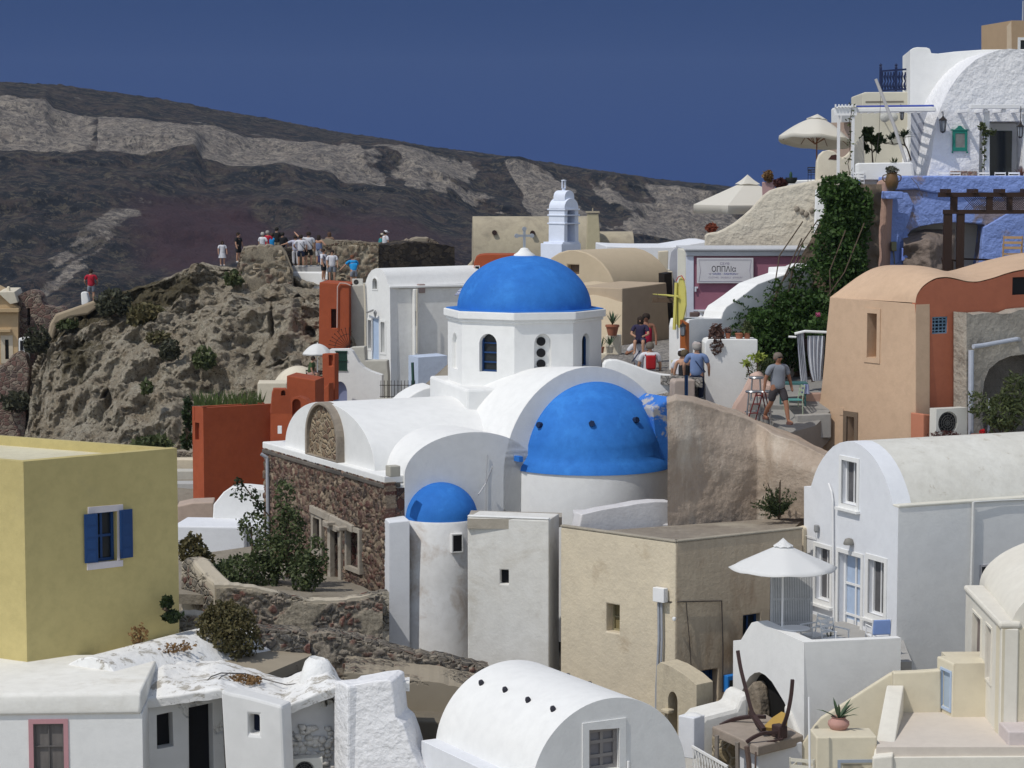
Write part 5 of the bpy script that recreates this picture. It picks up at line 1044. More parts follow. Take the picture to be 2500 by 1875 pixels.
# rust block
RP=PL(496,996,88,33); RL=PL(496,996,88,-52); rz=RP.q(496,996)[1]
rb=thing('rust_red_house','rust red block house with a chimney and stepped terraces, left of the stone fronted church','house',RP.p(560,1225,.5))
hs=[opening(rb,RL,476,1031,487,1075,frame=0,pane=flat('dark_rust_void',(.05,.018,.012),.9),rv=.2)]
t0=RL.q(469,990)[0]; t1=RP.q(668,990)[0]
mb=MB(); mb.prism(RL,[(t0,-16),(0,-16),(0,rz),(t0,rz)],.2,holes=hs,reveal=.18); mb.prism(RP,[(.01,-16),(t1,-16),(t1,rz),(.01,rz)],.2,off=.001); A_=RL.w(t0,0); B_=RP.w(t1,0)
N2=RP.N; mb.vprism([(RL.w(t0,0,.2).x,RL.w(t0,0,.2).y),(RP.w(.05,0,.2).x,RP.w(.05,0,.2).y),(B_.x,B_.y+.2),(B_.x-.6,B_.y+2)],-16,rz-.35)
mb.obj('wall',RUST,rb)
mb=MB(); L_=RL.w(t0,0); e_=RP.D*t1; q0=Vector((L_.x,L_.y)); q1=q0+Vector(e_); nn=RP.N*-.2
mb.vprism([tuple(q0),tuple(q1),tuple(q1+nn),tuple(q0+nn)],rz-.5,rz-.01); mb.obj('parapet',RUST,rb)
mb=MB(); cp_=PL(685,960,85,8)
out=quad3(cp_,[(661,1010),(665,962),(669,950),(700,950),(707,966),(713,1010)]); mb.prism(cp_,out,.6,holes=[(archhole(cp_,686,953,697,966),.3)]); mb.obj('chimney',RUST,rb,bevel=.03)
up=PL(770,928,92,-8); mb=MB(); mb.prism(up,quad3(up,[(700,917),(770,929),(770,1100),(700,1100)]),1.6,holes=[]); mb.obj('upper_wall',RUST,rb,bevel=.03)
mb=MB(); up2=PL(735,980,89,-10); h=(archhole(up2,713,974,735,1100),.3); mb.prism(up2,quad3(up2,[(660,1012),(690,1000),(712,972),(728,968),(745,975),(780,1000),(780,1100),(660,1100)]),.5,holes=[h],reveal=.3); mb.obj('arched_wall',RUST,rb,bevel=.03)
mb=MB(); up3=PL(803,940,96,-20); mb.prism(up3,quad3(up3,[(742,1000),(803,935),(803,1100),(742,1100)]),.5); mb.prism(up3,quad3(up3,[(772,866),(803,866),(803,980),(772,980)]),.4,off=.6,holes=[(rect(up3,788,870,798,896),.15)]); mb.obj('back_wall',RUST,rb,bevel=.03)
r_=thing('planter_grass','row of long green leaves growing behind the rust red parapet','planter',RP.p(560,990,.8)); mb=MB(); rr=random.Random(5)
for k in range(230):
    px=rr.uniform(474,640); b_=W(px,990,89.5+rr.uniform(0,1.4)); d=Vector((rr.uniform(-.45,.45),rr.uniform(-.2,.2),1)).normalized(); L=rr.uniform(.3,.75); s=Vector((.03,0,0)); mb.add([b_-s,b_+s,b_+d*L],[(0,1,2)])
mb.obj('foliage',leafm('reed_leaves',(.06,.10,.03),(.12,.17,.05)),r_,weld=False)
bush('hanging_plant','dark creeper hanging beside the left corner of the rust red block','#'and [(458,1010,90,12,44,260),(455,1075,91,16,24,200)],.1,DGRN,'creeper')
# cream domes
cd=thing('cream_dome_house','small cream domed building behind the rust red terraces','house',W(690,1000,106)); mb=MB(); c=W(728,985,108); zt5=W(728,893,108).z; mb.lathe((c.x,c.y,c.z-1),[(1.45,0),(1.4,.9)]+[(1.4*math.cos(R(a)),.9+(zt5-c.z+1-.9)*math.sin(R(a))) for a in range(5,91,5)],36); mb.obj('dome',CRM2,cd,smooth=60)
dp=PL(668,935,105,4); mb=MB(); mb.prism(dp,quad3(dp,[(629,935),(700,935),(700,1040),(629,1040)]),1.5); mb.obj('wall',CRM2,cd,bevel=.03)
# rust tower
TW=PL(853,694,112,-4); rt=thing('rust_red_tower','slim rust red tower house with a slit window, in front of the ruined castle','house',TW.p(815,900,1))
h=opening(rt,TW,808,755,821,801,frame=0,pane=flat('dark_rust_void'  ,(.05,.018,.012)),rv=.25)
mb=MB(); mb.prism(TW,quad3(TW,[(780,689),(853,694),(853,1000),(776,1000)]),2.5,holes=[h],reveal=.25); mb.obj('wall',RUST,rt,bevel=.03)
mb=MB(); g2=PL(890,697,112.6,-4); mb.prism(g2,quad3(g2,[(854,697),(892,695),(892,1000),(854,1000)]),2.5); mb.obj('grey_side_wall',GREYP,rt,bevel=.04)
mb=MB(); mb.tube([TW.p(823,800,-.08),TW.p(824,700,-.08),TW.p(830,691,-.08),TW.p(845,692,-.08),TW.p(856,697,-.08)],.03,6); mb.obj('pipe',flat('pink_white_pipe',(.55,.40,.35)),rt)
ac_unit(PL(887,690,113.5,0),861,680,887,696,'white air conditioner on the flat roof beside the slim rust red tower',off=-.4)
fn=thing('iron_fan_grille','rust brown quarter circle iron fan grille at the foot of the slim rust red tower','grille',TW.p(830,852,-1)); mb=MB(); G=PL(853,850,108,0); t0,z0=G.q(853,851); rad=.95
for k in range(9):
    a=R(90+90*k/8); mb.tube([G.w(t0+.08*math.cos(a),z0+.08*math.sin(a)),G.w(t0+rad*math.cos(a),z0+rad*math.sin(a))],.014,5)
    mb.lathe(G.w(t0+(rad+.02)*math.cos(a),z0+(rad+.02)*math.sin(a)),[(.001,.04),(.03,0),(.001,-.04)],6)
mb.tube([G.w(t0+rad*.72*math.cos(R(90+90*k/14)),z0+rad*.72*math.sin(R(90+90*k/14))) for k in range(15)],.014,5); mb.tube([G.w(t0-rad,z0),G.w(t0,z0),G.w(t0,z0+rad)],.016,5)
mb.obj('bars',flat('rusty_iron',(.035,.015,.012),.8),fn)
# white house with arched gable
QL=PL(952,700,108,-50); QR=PL(952,700,108,24)
qh=thing('arched_white_house','white house with narrow arched gable and long barrel roof left of the big dome','house',QL.w(-.6,-12,2))
ho=[opening(qh,QL,910,679,921,706,frame=.06,fm=WH,pane=flat('grey_void',(.12,.12,.11)),rv=.2,arch=True),opening(qh,QL,899,781,907,851,frame=.1,fm=WH,pane=flat('shade_blue_grey',(.20,.20,.21)),rv=.25),opening(qh,QL,909,777,926,878,frame=.07,fm=WH2,pane=LBLW,rv=.08,name='door'),opening(qh,QL,930,786,940,861,frame=.1,fm=WH,pane=flat('shade_blue_grey',(.20,.20,.21)),rv=.25)]
gq=quad3(QL,[(891,1010),(891,700),(894,684),(899,671),(907,660),(917,655),(928,657),(937,665),(943,677),(947,692),(952,699),(955,1010)])
mb=MB(); mb.prism(QL,gq,.4,holes=ho,reveal=.25); mb.obj('gable_wall',WH,qh,smooth=35); mb=MB(); mb.prism(QL,gq[1:11]+[(gq[10][0],gq[10][1]-2),(gq[1][0],gq[10][1]-2)],10,off=.401); mb.obj('barrel_roof',WH,qh,smooth=35)
zq=QR.q(952,704)[1]; t1=QR.q(1210,712)[0]; mb=MB(); mb.prism(QR,[(.02,-14),(t1,-14),(t1,zq-.02),(.02,zq-.02)],2,off=.12); mb.prism(QR,[(QR.q(1008,800)[0],-14),(QR.q(1018,800)[0],-14),(QR.q(1018,800)[0],zq-.05),(QR.q(1008,800)[0],zq-.05)],.3,off=-.2,holes=[(rect(QR,1011,760,1014.5,796),.1)]); mb.obj('side_wall',stucco('grey_white_render',(.78,.78,.76),(.70,.69,.66),.7,bump=.3),qh,bevel=.03)
mb=MB(); mb.prism(QR,[(-.02,zq),(t1,zq),(t1,zq+.1),(-.02,zq+.1)],.4,off=-.02); mb.obj('eave',WH,qh,bevel=.02)
mb=MB(); bl=PL(1022,873,106,20); mb.prism(bl,quad3(bl,[(1021,873),(1092,868),(1092,1010),(1021,1010)]),1.5); mb.obj('pale_blue_lower_wall',stucco('pale_blue_wash',(.50,.57,.70),(.44,.51,.64),.7,bump=.6,bscale=8),qh)
mb=MB(); mb.tube([QL.p(889,692,-.1),QL.p(892,760,-.1),QL.p(893,985,-.1)],.045,7); mb.tube([QR.p(1018,705,-.3),QR.p(1018,862,-.3)],.03,6); mb.obj('downpipe',CRM2,qh)
mb=MB(); mb.box(QR.p(1028,704,.2),.32,.3,.42,rot=.4); mb.obj('chimney',stucco('pinkish_stone',(.36,.28,.26),None,.8,bump=.5),qh,bevel=.03)
mb=MB(); mb.tube([QL.p(896,763,-.12),QL.p(911,757,-.35)],.04,6); mb.lathe(QL.p(916,765,-.2),[(.03,.14),(.08,.05),(.07,-.05),(.02,-.2)],8); mb.obj('lamp',flat('lamp_grey',(.3,.3,.3)),qh)
aw=thing('striped_awning','small blue and white striped awning tucked behind the left of the big dome','awning',W(1125,720,101)); mb=MB()
for k in range(9):
    y=703+k*2; a=W(1120-k*1.6+4,y,102-k*.13); b=W(1150,y-3,102-k*.13); a2=W(1120-(k+1)*1.6+4,y+2,101.9-k*.13); b2=W(1150,y-1,101.9-k*.13); mb.add([a,b,b2,a2],[(0,1,2,3)],k%2)
o=mb.obj('cloth',[flat('navy_cloth',(.02,.04,.16),.8),flat('white_cloth',(.6,.62,.7),.8)],aw,weld=False)
# stair wall with green shutter panel and blue arch
CB=PL(850,900,98,-6); sw=thing('curved_stair_wall','white curved wall with a dark green slatted panel and a lavender arch below','wall',CB.p(870,1000,.5))
mb=MB(); mb.prism(CB,quad3(CB,[(805,853),(852,852),(860,858),(868,872),(876,886),(888,898),(905,907),(932,916),(932,1060),(805,1060)]),.5,holes=[(rect(CB,820,858,848,905),.12),(archhole(CB,813,931,848,1060,1.6),.25)]); mb.obj('wall',WH,sw,bevel=.03)
mb=MB(); mb.prism(CB,archhole(CB,813,931,848,1060,1.6),.03,off=.2); mb.obj('blue_arch',stucco('lavender_blue_wash',(.25,.28,.44),None,.5),sw)
mb=MB(); t0,z1=CB.q(820,857); t1,z0=CB.q(848,905)
for k in range(11): t=t0+(t1-t0)*(k+.5)/11; mb.prism(CB,[(t-.014,z0),(t+.014,z0),(t+.014,z1),(t-.014,z1)],.03,off=-.01)
for z in(z0,z1-.03,(z0+z1)/2): mb.prism(CB,[(t0-.03,z),(t1+.02,z),(t1+.02,z+.04),(t0-.03,z+.04)],.03,off=-.045)
mb.obj('green_panel',flat('dark_green_paint',(.02,.065,.045),.5),sw)
wallthing('courtyard_wall','plain white courtyard wall under the arched gable, behind the curved stair wall',PL(900,860,101,-6),[(855,848),(890,846),(892,880),(945,880),(948,920),(948,1010),(855,1010)],.6,GREYP,bevel=.04)
FEN=PL(972,950,92,0); fe=thing('iron_fence','short black iron railing with pointed bars on the wall above the white roof','fence',FEN.p(972,975)); mb=MB(); t0,z0=FEN.q(930,972); t1,z1=FEN.q(1013,932)
for k in range(11): t=t0+(t1-t0)*k/10; mb.tube([FEN.w(t,z0),FEN.w(t,z1)],.013,5); mb.lathe(FEN.w(t,z1),[(.001,.06),(.022,.02),(.001,0)],5)
mb.obj('bars',IRON,fe); mb=MB()
for z in(z0+.07,z1-.14): mb.tube([FEN.w(t0-.05,z),FEN.w(t1+.15,z)],.015,5)
mb.obj('rail',IRON,fe)
mb=MB(); mb.tube([FEN.p(1007,885,.1),FEN.p(1010,968,.1)],.06,7); tag(mb.obj('green_pipe',flat('green_pipe',(.03,.08,.065))),'short dark green pipe standing at the right end of the black iron railing','pipe')
wallthing('fence_base','low pale wall carrying the black iron railing',PL(960,978,92,0),[(905,990),(920,975),(1060,973),(1060,1010),(905,1010)],.6,GREYP,bevel=.04)
mb=MB(); sv=PL(1010,985,69.5,15); mb.prism(sv,quad3(sv,[(972,1010),(978,986),(995,970),(1015,957),(1035,948),(1060,943),(1075,1010)]),1.4); o=mb.obj('side_vault',WH,church,smooth=40,bevel=.05)
parasol('parasol','small white dome shaped parasol over the seated woman on the rust red terrace',W(775,839,104),W(775,862,104).z,.68,8,CANVW,WPAINT,W(784,960,104).z,vent=0,rot=.2,valance=.07,ribs=False,dome=2)
for i,(px,d) in enumerate(((764,103),(795,103.2))):
    chair('cafe_chair',['dark cafe chair left of the thin parasol pole on the rust red terrace','dark cafe chair right of the thin parasol pole on the rust red terrace'][i],Vector((W(px,950,d).x,d,W(px,950,d).z)),R(30+120*i),flat('dark_chair_wood',(.035,.02,.018)),group='cafe chairs on the rust red terrace')
# mid-left white house with rounded parapet
MH=PL(597,1285,70,-6); mh=thing('low_white_house','low bright white house with a round topped parapet, left of the lava stone front','house',MH.p(540,1400,.5))
mb=MB(); zz=MH.q(597,1287)[1]; t0=MH.q(420,1287)[0]; t1=MH.q(660,1287)[0]
mb.prism(MH,[(t0,-14),(0,-14),(0,zz),(t0,zz)],1.9); mb.prism(MH,[(.01,-14),(t1,-14),(t1,zz+.02),(.01,zz+.02)],1.7,off=.35); mb.obj('wall',WH2,mh,bevel=.04)
mp=PL(560,1268,71.8,-4); mb=MB(); mb.prism(mp,quad3(mp,[(500,1290),(519,1272),(521,1232),(532,1218),(545,1202),(558,1193),(572,1189),(600,1190),(650,1195),(650,1300)]),.9); mb.obj('round_parapet',WH,mh,smooth=40,bevel=.06,seg=3)
wallthing('roof_wall','low dusty pink roof wall between the yellow house and the low white house',PL(470,1240,77,5),[(432,1236),(470,1228),(522,1226),(522,1300),(432,1300)],1.2,stucco('dusty_pink_render',(.46,.36,.29),(.38,.30,.25),.7,bump=.3),bevel=.04)
for i,(y0,y1,d,mt,lab) in enumerate(((1103,1122,97,SOIL2,'pale ledge in the gap between the yellow house and the rust red block, topmost strip'),(1122,1142,96,TAN,'sandy strip of wall in the gap beside the rust red block, second from top'),(1150,1164,94,GREYP,'grey wall strip in the gap beside the rust red block, third from top'),(1180,1215,92,stucco('light_grey_roof',(.45,.45,.44)),'light grey roof in the gap at the foot of the rust red block'))):
    wallthing('low_wall',lab,PL(450,y0,d,0),[(400,y0),(520,y0),(520,y1+120),(400,y1+120)],.8,mt,bevel=.03,group=None)
# far left: classical building and stone ruin
CLM=stucco('ochre_render',(.52,.38,.22),(.46,.33,.19),.6,bump=.2); cl=PL(44,760,125,8); cb_=thing('classical_building','ochre neoclassical building with a pediment at the left edge','building',cl.p(10,900,1))
h=[opening(cb_,cl,12,829,22,877,frame=.22,fm=stucco('cream_stone_trim',(.60,.52,.40)),pane=DGL,rv=.3)]
mb=MB(); mb.prism(cl,quad3(cl,[(-160,760),(44,762),(44,1100),(-160,1100)]),6,holes=h); mb.obj('wall',CLM,cb_)
mb=MB(); mb.prism(cl,quad3(cl,[(-160,752),(47,752),(47,762),(-160,762)]),6.2,off=-.3); mb.prism(cl,quad3(cl,[(-10,803),(27,803),(27,810),(-10,810)]),.3,off=-.3); mb.obj('cornice',CLM,cb_,bevel=.02)
mb=MB(); mb.prism(cl,quad3(cl,[(-160,752),(46,752),(-5,716),(-57,690)]),6,off=-.1); mb.obj('pediment',CLM,cb_,bevel=.02)
mb=MB(); mb.prism(cl,quad3(cl,[(-30,722),(4,712),(36,712),(44,738),(26,742),(0,718)]),5,off=-.3); mb.lathe(cl.p(21,712,1),[(.12,0),(.10,.25),(.001,.3)],6); mb.obj('roof',CRM2,cb_,bevel=.02)
wb_=PL(60,850,124,0); wallthing('white_annex','small white annex with a dark window beside the ochre building',wb_,[(45,825),(64,825),(64,900),(45,900)],1,WH)
mb=MB(); mb.prism(wb_,rect(wb_,49,832,57,855),.05,off=-.02); tag(mb.obj('annex_window',DK),'dark window of the small white annex beside the ochre building','window')
RUIN=stone('red_grey_rubble',[(.16,.10,.085),(.24,.17,.14),(.12,.09,.08),(.20,.12,.10),(.30,.25,.2)],(.26,.21,.17),scale=3.5,mw=.08)
wallthing('rubble_terrace','reddish rubble terrace below the ochre neoclassical building at the left edge',PL(40,900,121.5,4),[(-80,905),(0,893),(12,888),(28,868),(45,858),(62,868),(72,900),(66,960),(60,1100),(-80,1100)],1.2,RUIN,jit=3)
rp=PL(90,760,126,-4); ru=[(44,1000),(44,722),(52,716),(62,712),(72,708),(82,709),(92,714),(99,722),(101,735),(106,744),(118,748),(130,752),(140,748),(152,750),(160,760),(160,1000)]
mb=MB(); mb.prism(rp,quad3(rp,ru),1.0,holes=[(rect(rp,66,752,74,795),.6)]); tag(mb.obj('stone_ruin',RUIN),'ruined rubble stone wall with one slit opening right of the ochre building','ruin')
wallthing('sloping_wall','tan plastered wall sloping up the hillside below the person in red',PL(180,770,118.8,6),[(118,812),(122,790),(135,768),(165,757),(200,745),(236,732),(238,752),(215,768),(170,775),(140,790),(128,830)],.8,stucco('tan_plaster',(.36,.29,.20),(.30,.24,.17),.7,bump=.5),bevel=.1)
wallthing('white_post','short white plastered post left of the person in red',PL(205,720,120,0),[(197,716),(201,712),(212,714),(217,735),(214,745),(199,745)],.5,WH)
# ---------- ruined castle ----------
CST=stone('castle_rubble',[(.26,.20,.13),(.20,.15,.10),(.30,.25,.18),(.13,.08,.06),(.22,.17,.12)],(.36,.31,.23),scale=4.2,bump=1,dist=.14,mw=.09,squash=(1,1,1.2))
CST2=stone('castle_plastered',[(.26,.20,.14),(.20,.15,.11),(.14,.10,.08)],(.36,.31,.24),scale=4.4,bump=1,dist=.13,mw=.09,plaster=(.33,.28,.21),pl_t=(.46,.53))
DKST=stone('shaded_castle_rubble',[(.05,.042,.036),(.08,.065,.05),(.035,.03,.028),(.10,.08,.06)],(.07,.06,.05),scale=3,bump=1,dist=.2,mw=.04)  # shade of the inner and rear walls put into the stone colours
cs=thing('ruined_castle','ruined stone castle platform on the ridge with tourists standing on it','ruin',W(800,700,122))
def part(name,pl,pts,depth,mat,jit=0,bevel=.1,off=0):
    q=[]
    for i,(x,y) in enumerate(pts):
        q.append((x,y)); x2,y2=pts[(i+1)%len(pts)]
        if jit and abs(x2-x)>14 and min(y,y2)<650:
            k=int(abs(x2-x)/6)
            for j in range(1,k): q.append((x+(x2-x)*j/k,y+(y2-y)*j/k+rnd.uniform(-jit,jit)))
    mb=MB(); mb.prism(pl,quad3(pl,q),depth,off=off); return mb.obj(name,mat,cs,bevel=bevel)
part('bastion',PL(640,640,120,6),[(560,700),(577,655),(588,618),(594,605),(640,600),(688,603),(700,618),(708,640),(716,660),(716,740),(560,740)],3,CST2,2.5)
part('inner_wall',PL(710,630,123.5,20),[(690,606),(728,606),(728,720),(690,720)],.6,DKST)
part('main_wall',PL(850,640,124,0),[(700,604),(780,600),(850,590),(925,597),(926,720),(700,720)],2.0,CST,2)
part('wall_top',PL(850,600,125.5,0),[(755,590),(780,586),(800,584),(830,588),(880,592),(925,594),(930,615),(755,615)],2,CST2,2.5)
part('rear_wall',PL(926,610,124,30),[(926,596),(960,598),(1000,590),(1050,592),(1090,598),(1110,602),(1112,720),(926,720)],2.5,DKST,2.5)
part('rubble_mound',PL(1010,600,127,5),[(935,610),(960,596),(985,590),(1010,584),(1040,582),(1062,587),(1078,600),(1090,615)],3,CST2,2.5,bevel=.25)
o=relief_wall('main_wall_facing',PL(850,640,124,0),[(702,612),(780,606),(850,596),(925,602),(925,700),(702,700)],cs,[(.26,.20,.13),(.20,.15,.10),(.30,.25,.18),(.13,.08,.06),(.22,.17,.12)],(.40,.35,.26),scale=2.6,amp=.14,step=.08)
o=relief_wall('bastion_facing',PL(640,640,120,6),[(580,660),(592,618),(598,610),(640,605),(686,608),(698,622),(705,642),(712,665),(712,720),(580,720)],cs,[(.26,.20,.13),(.20,.15,.10),(.30,.25,.18),(.13,.08,.06)],(.38,.33,.25),scale=2.6,amp=.14,step=.08,plaster=(.36,.31,.23),pt=.0)
mb=MB(); a=[W(705,664,121.4),W(800,668,120.6),W(800,652,123.9),W(718,650,123.9)]; z0=a[0].z; mb.vprism([(v.x,v.y) for v in a],z0-.9,z0); mb.obj('platform',WH,cs,bevel=.05)
mb=MB(); a=[W(706,652,121.9),W(800,652,121.9),W(800,646,124),W(718,646,124)]; mb.vprism([(v.x,v.y) for v in a],z0-.2,W(750,650,122.5).z); mb.obj('platform_step',stucco('grey_cement',(.36,.35,.34)),cs,bevel=.03)
# ---------- behind the dome ----------
BT=stucco('old_tan_plaster',(.42,.37,.27),(.36,.31,.23),.8,bump=.4,stain=(.24,.21,.16),stain_t=(.50,.66),sscale=.7)
def lying_barrel(mb,pl,t0,t1,z0,zt,rx,off=0,n=16):
    sec=[(0,z0-4)]+[(rx-rx*math.cos(R(180*i/n)),z0+(zt-z0)*math.sin(R(180*i/n))) for i in range(n+1)]+[(2*rx,z0-4)]
    m=len(sec); vs=[pl.w(t,z,o+off) for t in(t0,t1) for o,z in sec]; mb.add(vs,[(i,(i+1)%m,m+(i+1)%m,m+i) for i in range(m)]+[tuple(range(m)),tuple(range(m,2*m))]); return mb
BB=PL(1160,640,118,3); bb=thing('tan_barrel_house','weathered tan barrel roofed building with two dark vent holes behind the cross','house',BB.p(1240,700,1))
mb=MB(); lying_barrel(mb,BB,BB.q(1156,600)[0],BB.q(1462,600)[0],BB.q(1160,640)[1],BB.q(1200,528,1.3)[1],1.3); mb.obj('barrel_roof',BT,bb,smooth=35)
for px,py in((1207,569),(1300,570)):
    mb=MB(); p=W(px,py,118.25); mb.tube([p+Vector((0,-.12,.03)),p+Vector((.02,.3,0))],.13,8); mb.obj('vent_hole',flat('dark_clay_brown',(.03,.015,.012)),bb)
b2=PL(1465,600,120,3); mb=MB(); lying_barrel(mb,b2,0,b2.q(1548,600)[0],b2.q(1465,605)[1],b2.q(1465,565,1)[1],1.0); ob=mb.obj('side_barrel_roof',BT,bb,smooth=35)
pp=PL(1447,560,112,0); cp3=thing('tan_chimney','tapering tan masonry chimney with a flat cap right of the bell tower','chimney',pp.p(1447,640,.3)); mb=MB(); mb.prism(pp,quad3(pp,[(1434,522),(1461,522),(1464,560),(1468,640),(1430,640),(1433,560)]),.7); mb.obj('stack',stucco('yellow_tan_plaster',(.48,.43,.29),(.42,.37,.25),.7,bump=.4),cp3,bevel=.03); mb=MB(); mb.prism(pp,quad3(pp,[(1431,516),(1464,516),(1464,520),(1431,520)]),.8,off=-.05); mb.tube([pp.p(1447,516,.3),pp.p(1447,508,.3)],.03,6); mb.obj('cap',BT,cp3)
rr_=PL(1157,650,112,0); sr=thing('small_rust_house','small rust red house with a rounded roof edge peeping out left of the big dome','house',rr_.p(1200,700,1)); h=opening(sr,rr_,1160,650,1170,662,frame=.03,fm=WH,pane=DGL,rv=.1); mb=MB(); mb.prism(rr_,quad3(rr_,[(1157,700),(1157,640),(1162,628),(1170,623),(1185,621),(1290,621),(1290,700)]),2,holes=[h],reveal=.1); mb.obj('wall',RUST,sr,bevel=.05,seg=3)
wallthing('sloping_wall','narrow tan wall edge sloping down left of the small rust red house',PL(1150,640,113,0),[(1128,662),(1156,632),(1156,700),(1128,700)],.4,BT)
# bell tower
bt=thing('bell_tower','slender white bell tower with stepped arched tiers and a small lantern finial','bell tower',W(1372,650,108)); BW=stucco('blue_white_plaster',(.68,.73,.84),(.62,.67,.79),.5,bump=.15); ro=R(48)
def yz(y,d=108): return W(1376,y,d).z
X=W(1376,560,108).x
def bxz(y0,y1,s_,s2=None,px=1376): 
    z0,z1=yz(y0),yz(y1); c=W(px,560,108); mb.box((c.x,108,(z0+z1)/2),s_,s2 or s_,z1-z0,rot=ro)
mb=MB(); bxz(660,594,1.38,1.3,1369); bxz(596,590,1.22,1.2,1371); mb.obj('base',BW,bt,bevel=.02)
bp=PL.__new__(PL); c=Vector((W(1376,560,108).x,108)); bp.D=Vector((math.cos(ro),math.sin(ro))); bp.N=Vector((-bp.D.y,bp.D.x)); bp.A=c-bp.D*.5-bp.N*.48; bp.ang=48
mb=MB(); mb.prism(bp,[(-.02,yz(594)),(1.02,yz(594)),(1.0,yz(510)),(0,yz(510))],.96,holes=[([(.22,yz(594)+.02),(.78,yz(594)+.02)]+arc(.5,yz(522),.28,.3,0,180,10),.5)],reveal=.45); mb.obj('shaft',BW,bt,bevel=.015)
mb=MB()
for y in(545,525,511): bxz(y+2,y-1.5,1.09)
mb.obj('moulding',BW,bt,bevel=.015)
mb=MB(); z=yz(509); mb.prism(bp,[(0,z),(1,z)]+arc(.5,z+.02,.5,.46,0,180,16),.96); mb.obj('arched_top',BW,bt,smooth=35,bevel=.015)
mb=MB(); z=yz(490); mb.prism(bp,[(.16,z),(.84,z),(.84,z+.18)]+arc(.5,z+.22,.33,.26,0,180,12)+[(.16,z+.18)],.7,off=.12); mb.obj('upper_tier',BW,bt,smooth=35,bevel=.015)
mb=MB(); z=yz(468); c3=Vector((c.x,c.y,z)); mb.lathe(c3,[(.2,-.05),(.09,.06),(.07,.14),(.12,.17),(.001,.17)],12)
for k in range(6): a=k*math.pi/3; mb.tube([c3+Vector((.09*math.cos(a),.09*math.sin(a),.16)),c3+Vector((.09*math.cos(a),.09*math.sin(a),.50))],.018,5)
mb.lathe(c3+Vector((0,0,.5)),[(.12,0),(.12,.04),(.001,.06)],12); mb.obj('lantern_finial',BW,bt)
# tan domed house
TDM=stucco('smooth_tan_render',(.50,.41,.29),(.45,.37,.26),.5,bump=.12)
td=thing('tan_vaulted_house','smooth tan house with rounded vaults, right behind the big blue dome','house',W(1480,880,80))
G1=PL(1503,705,81,-38)
h=opening(td,G1,1385,646,1413,670,frame=0,pane=flat('brown_shutter',(.12,.08,.055),.7),rv=.22)
mb=MB(); mb.prism(G1,quad3(G1,[(1325,900),(1325,650),(1335,638),(1347,628),(1364,617),(1385,611),(1410,611),(1432,617),(1452,628),(1470,643),(1485,662),(1495,682),(1503,705),(1503,900)]),3.6,holes=[h]); mb.obj('vault',TDM,td,smooth=35,bevel=.04)
mb=MB(); A=[W(x,y,d) for x,y,d in((1395,735,78.6),(1420,727,78.3),(1450,724,78),(1480,728,77.8),(1505,735,77.6),(1519,738,77.5))]; B=[W(x,y,d) for x,y,d in((1395,700,81),(1420,691,81),(1450,686,81),(1480,689,80.6),(1505,696,80),(1523,703,79.3))]
loft(mb,A,B); C=[Vector((p.x,p.y,-9)) for p in A]; loft(mb,A,C); mb.obj('lower_vault',TDM,td,smooth=180)
wr=PL(1518,703,77.5,48); mb=MB(); mb.prism(wr,quad3(wr,[(1519,704),(1560,699),(1627,690),(1640,900),(1516,920)]),2.0); mb.obj('side_wall',stucco('shaded_tan_render',(.44,.35,.25),(.38,.30,.22),.5,bump=.15),td,bevel=.03)  # tan of the vaults darkened to hold the shade of this side
mb=MB(); nb=PL(1600,660,86,0); mb.prism(nb,quad3(nb,[(1560,665),(1585,663),(1642,662),(1645,780),(1560,780)]),2); mb.prism(nb,quad3(nb,[(1608,614),(1632,612),(1630,664),(1608,664)]),.5); mb.obj('back_block',CRM2,td,bevel=.03)
wallthing('maroon_wall','small maroon wall patch left of the cream pillar, above the tan vault',PL(1596,652,87,0),[(1583,641),(1609,641),(1609,666),(1583,666)],.3,flat('maroon_paint',(.10,.035,.025),.8))
# plants on ledges
wallthing('plant_ledge','stepped cream ledge with potted agaves at the tan house',PL(1495,870,73,-10),[(1462,862),(1478,862),(1478,818),(1513,818),(1513,862),(1512,960),(1462,960)],.5,CRM2,cat='ledge',bevel=.04)
for i,(px,py,rp_,h_,mt,lab) in enumerate(((1495,819,.21,.34,TERRA,'large terracotta pot with an agave on the upper cream ledge'),(1489,862,.13,.24,CRM2,'square cream pot with an agave on the lower cream ledge'),(1469,862,.08,.2,TERRA,'small terracotta pot with a yellowish plant, leftmost on the lower cream ledge'))):
    b_=W(px,py,72.8-.2*i); pt=pot('plant_pot',lab,b_,[(.001,0),(rp_*.65,0),(rp_*.95,h_*.8),(rp_*1.08,h_*.82),(rp_*1.05,h_),(rp_*.9,h_),(.001,h_*.9)],mt,group='potted agaves by the tan house'); blades(pt,b_+Vector((0,0,h_)),12-3*i,.46-.06*i,.032,AGAVE,.85,10+i)
# street
COB=stone('cobbled_street',[(.26,.24,.22),(.32,.30,.27),(.20,.19,.18),(.36,.33,.3)],(.16,.15,.14),scale=7,bump=.8,dist=.04,mw=.06,squash=(1,1,1))
patch('street',[(1440,905,66.1),(1715,926,64.9),(1720,985,63.7),(1640,985,63.9),(1440,960,65.2)],COB)
patch('street_upper',[(1440,904,66.1),(1715,924,63.6),(1680,830,78),(1640,790,92),(1600,790,92),(1500,850,76)],COB)
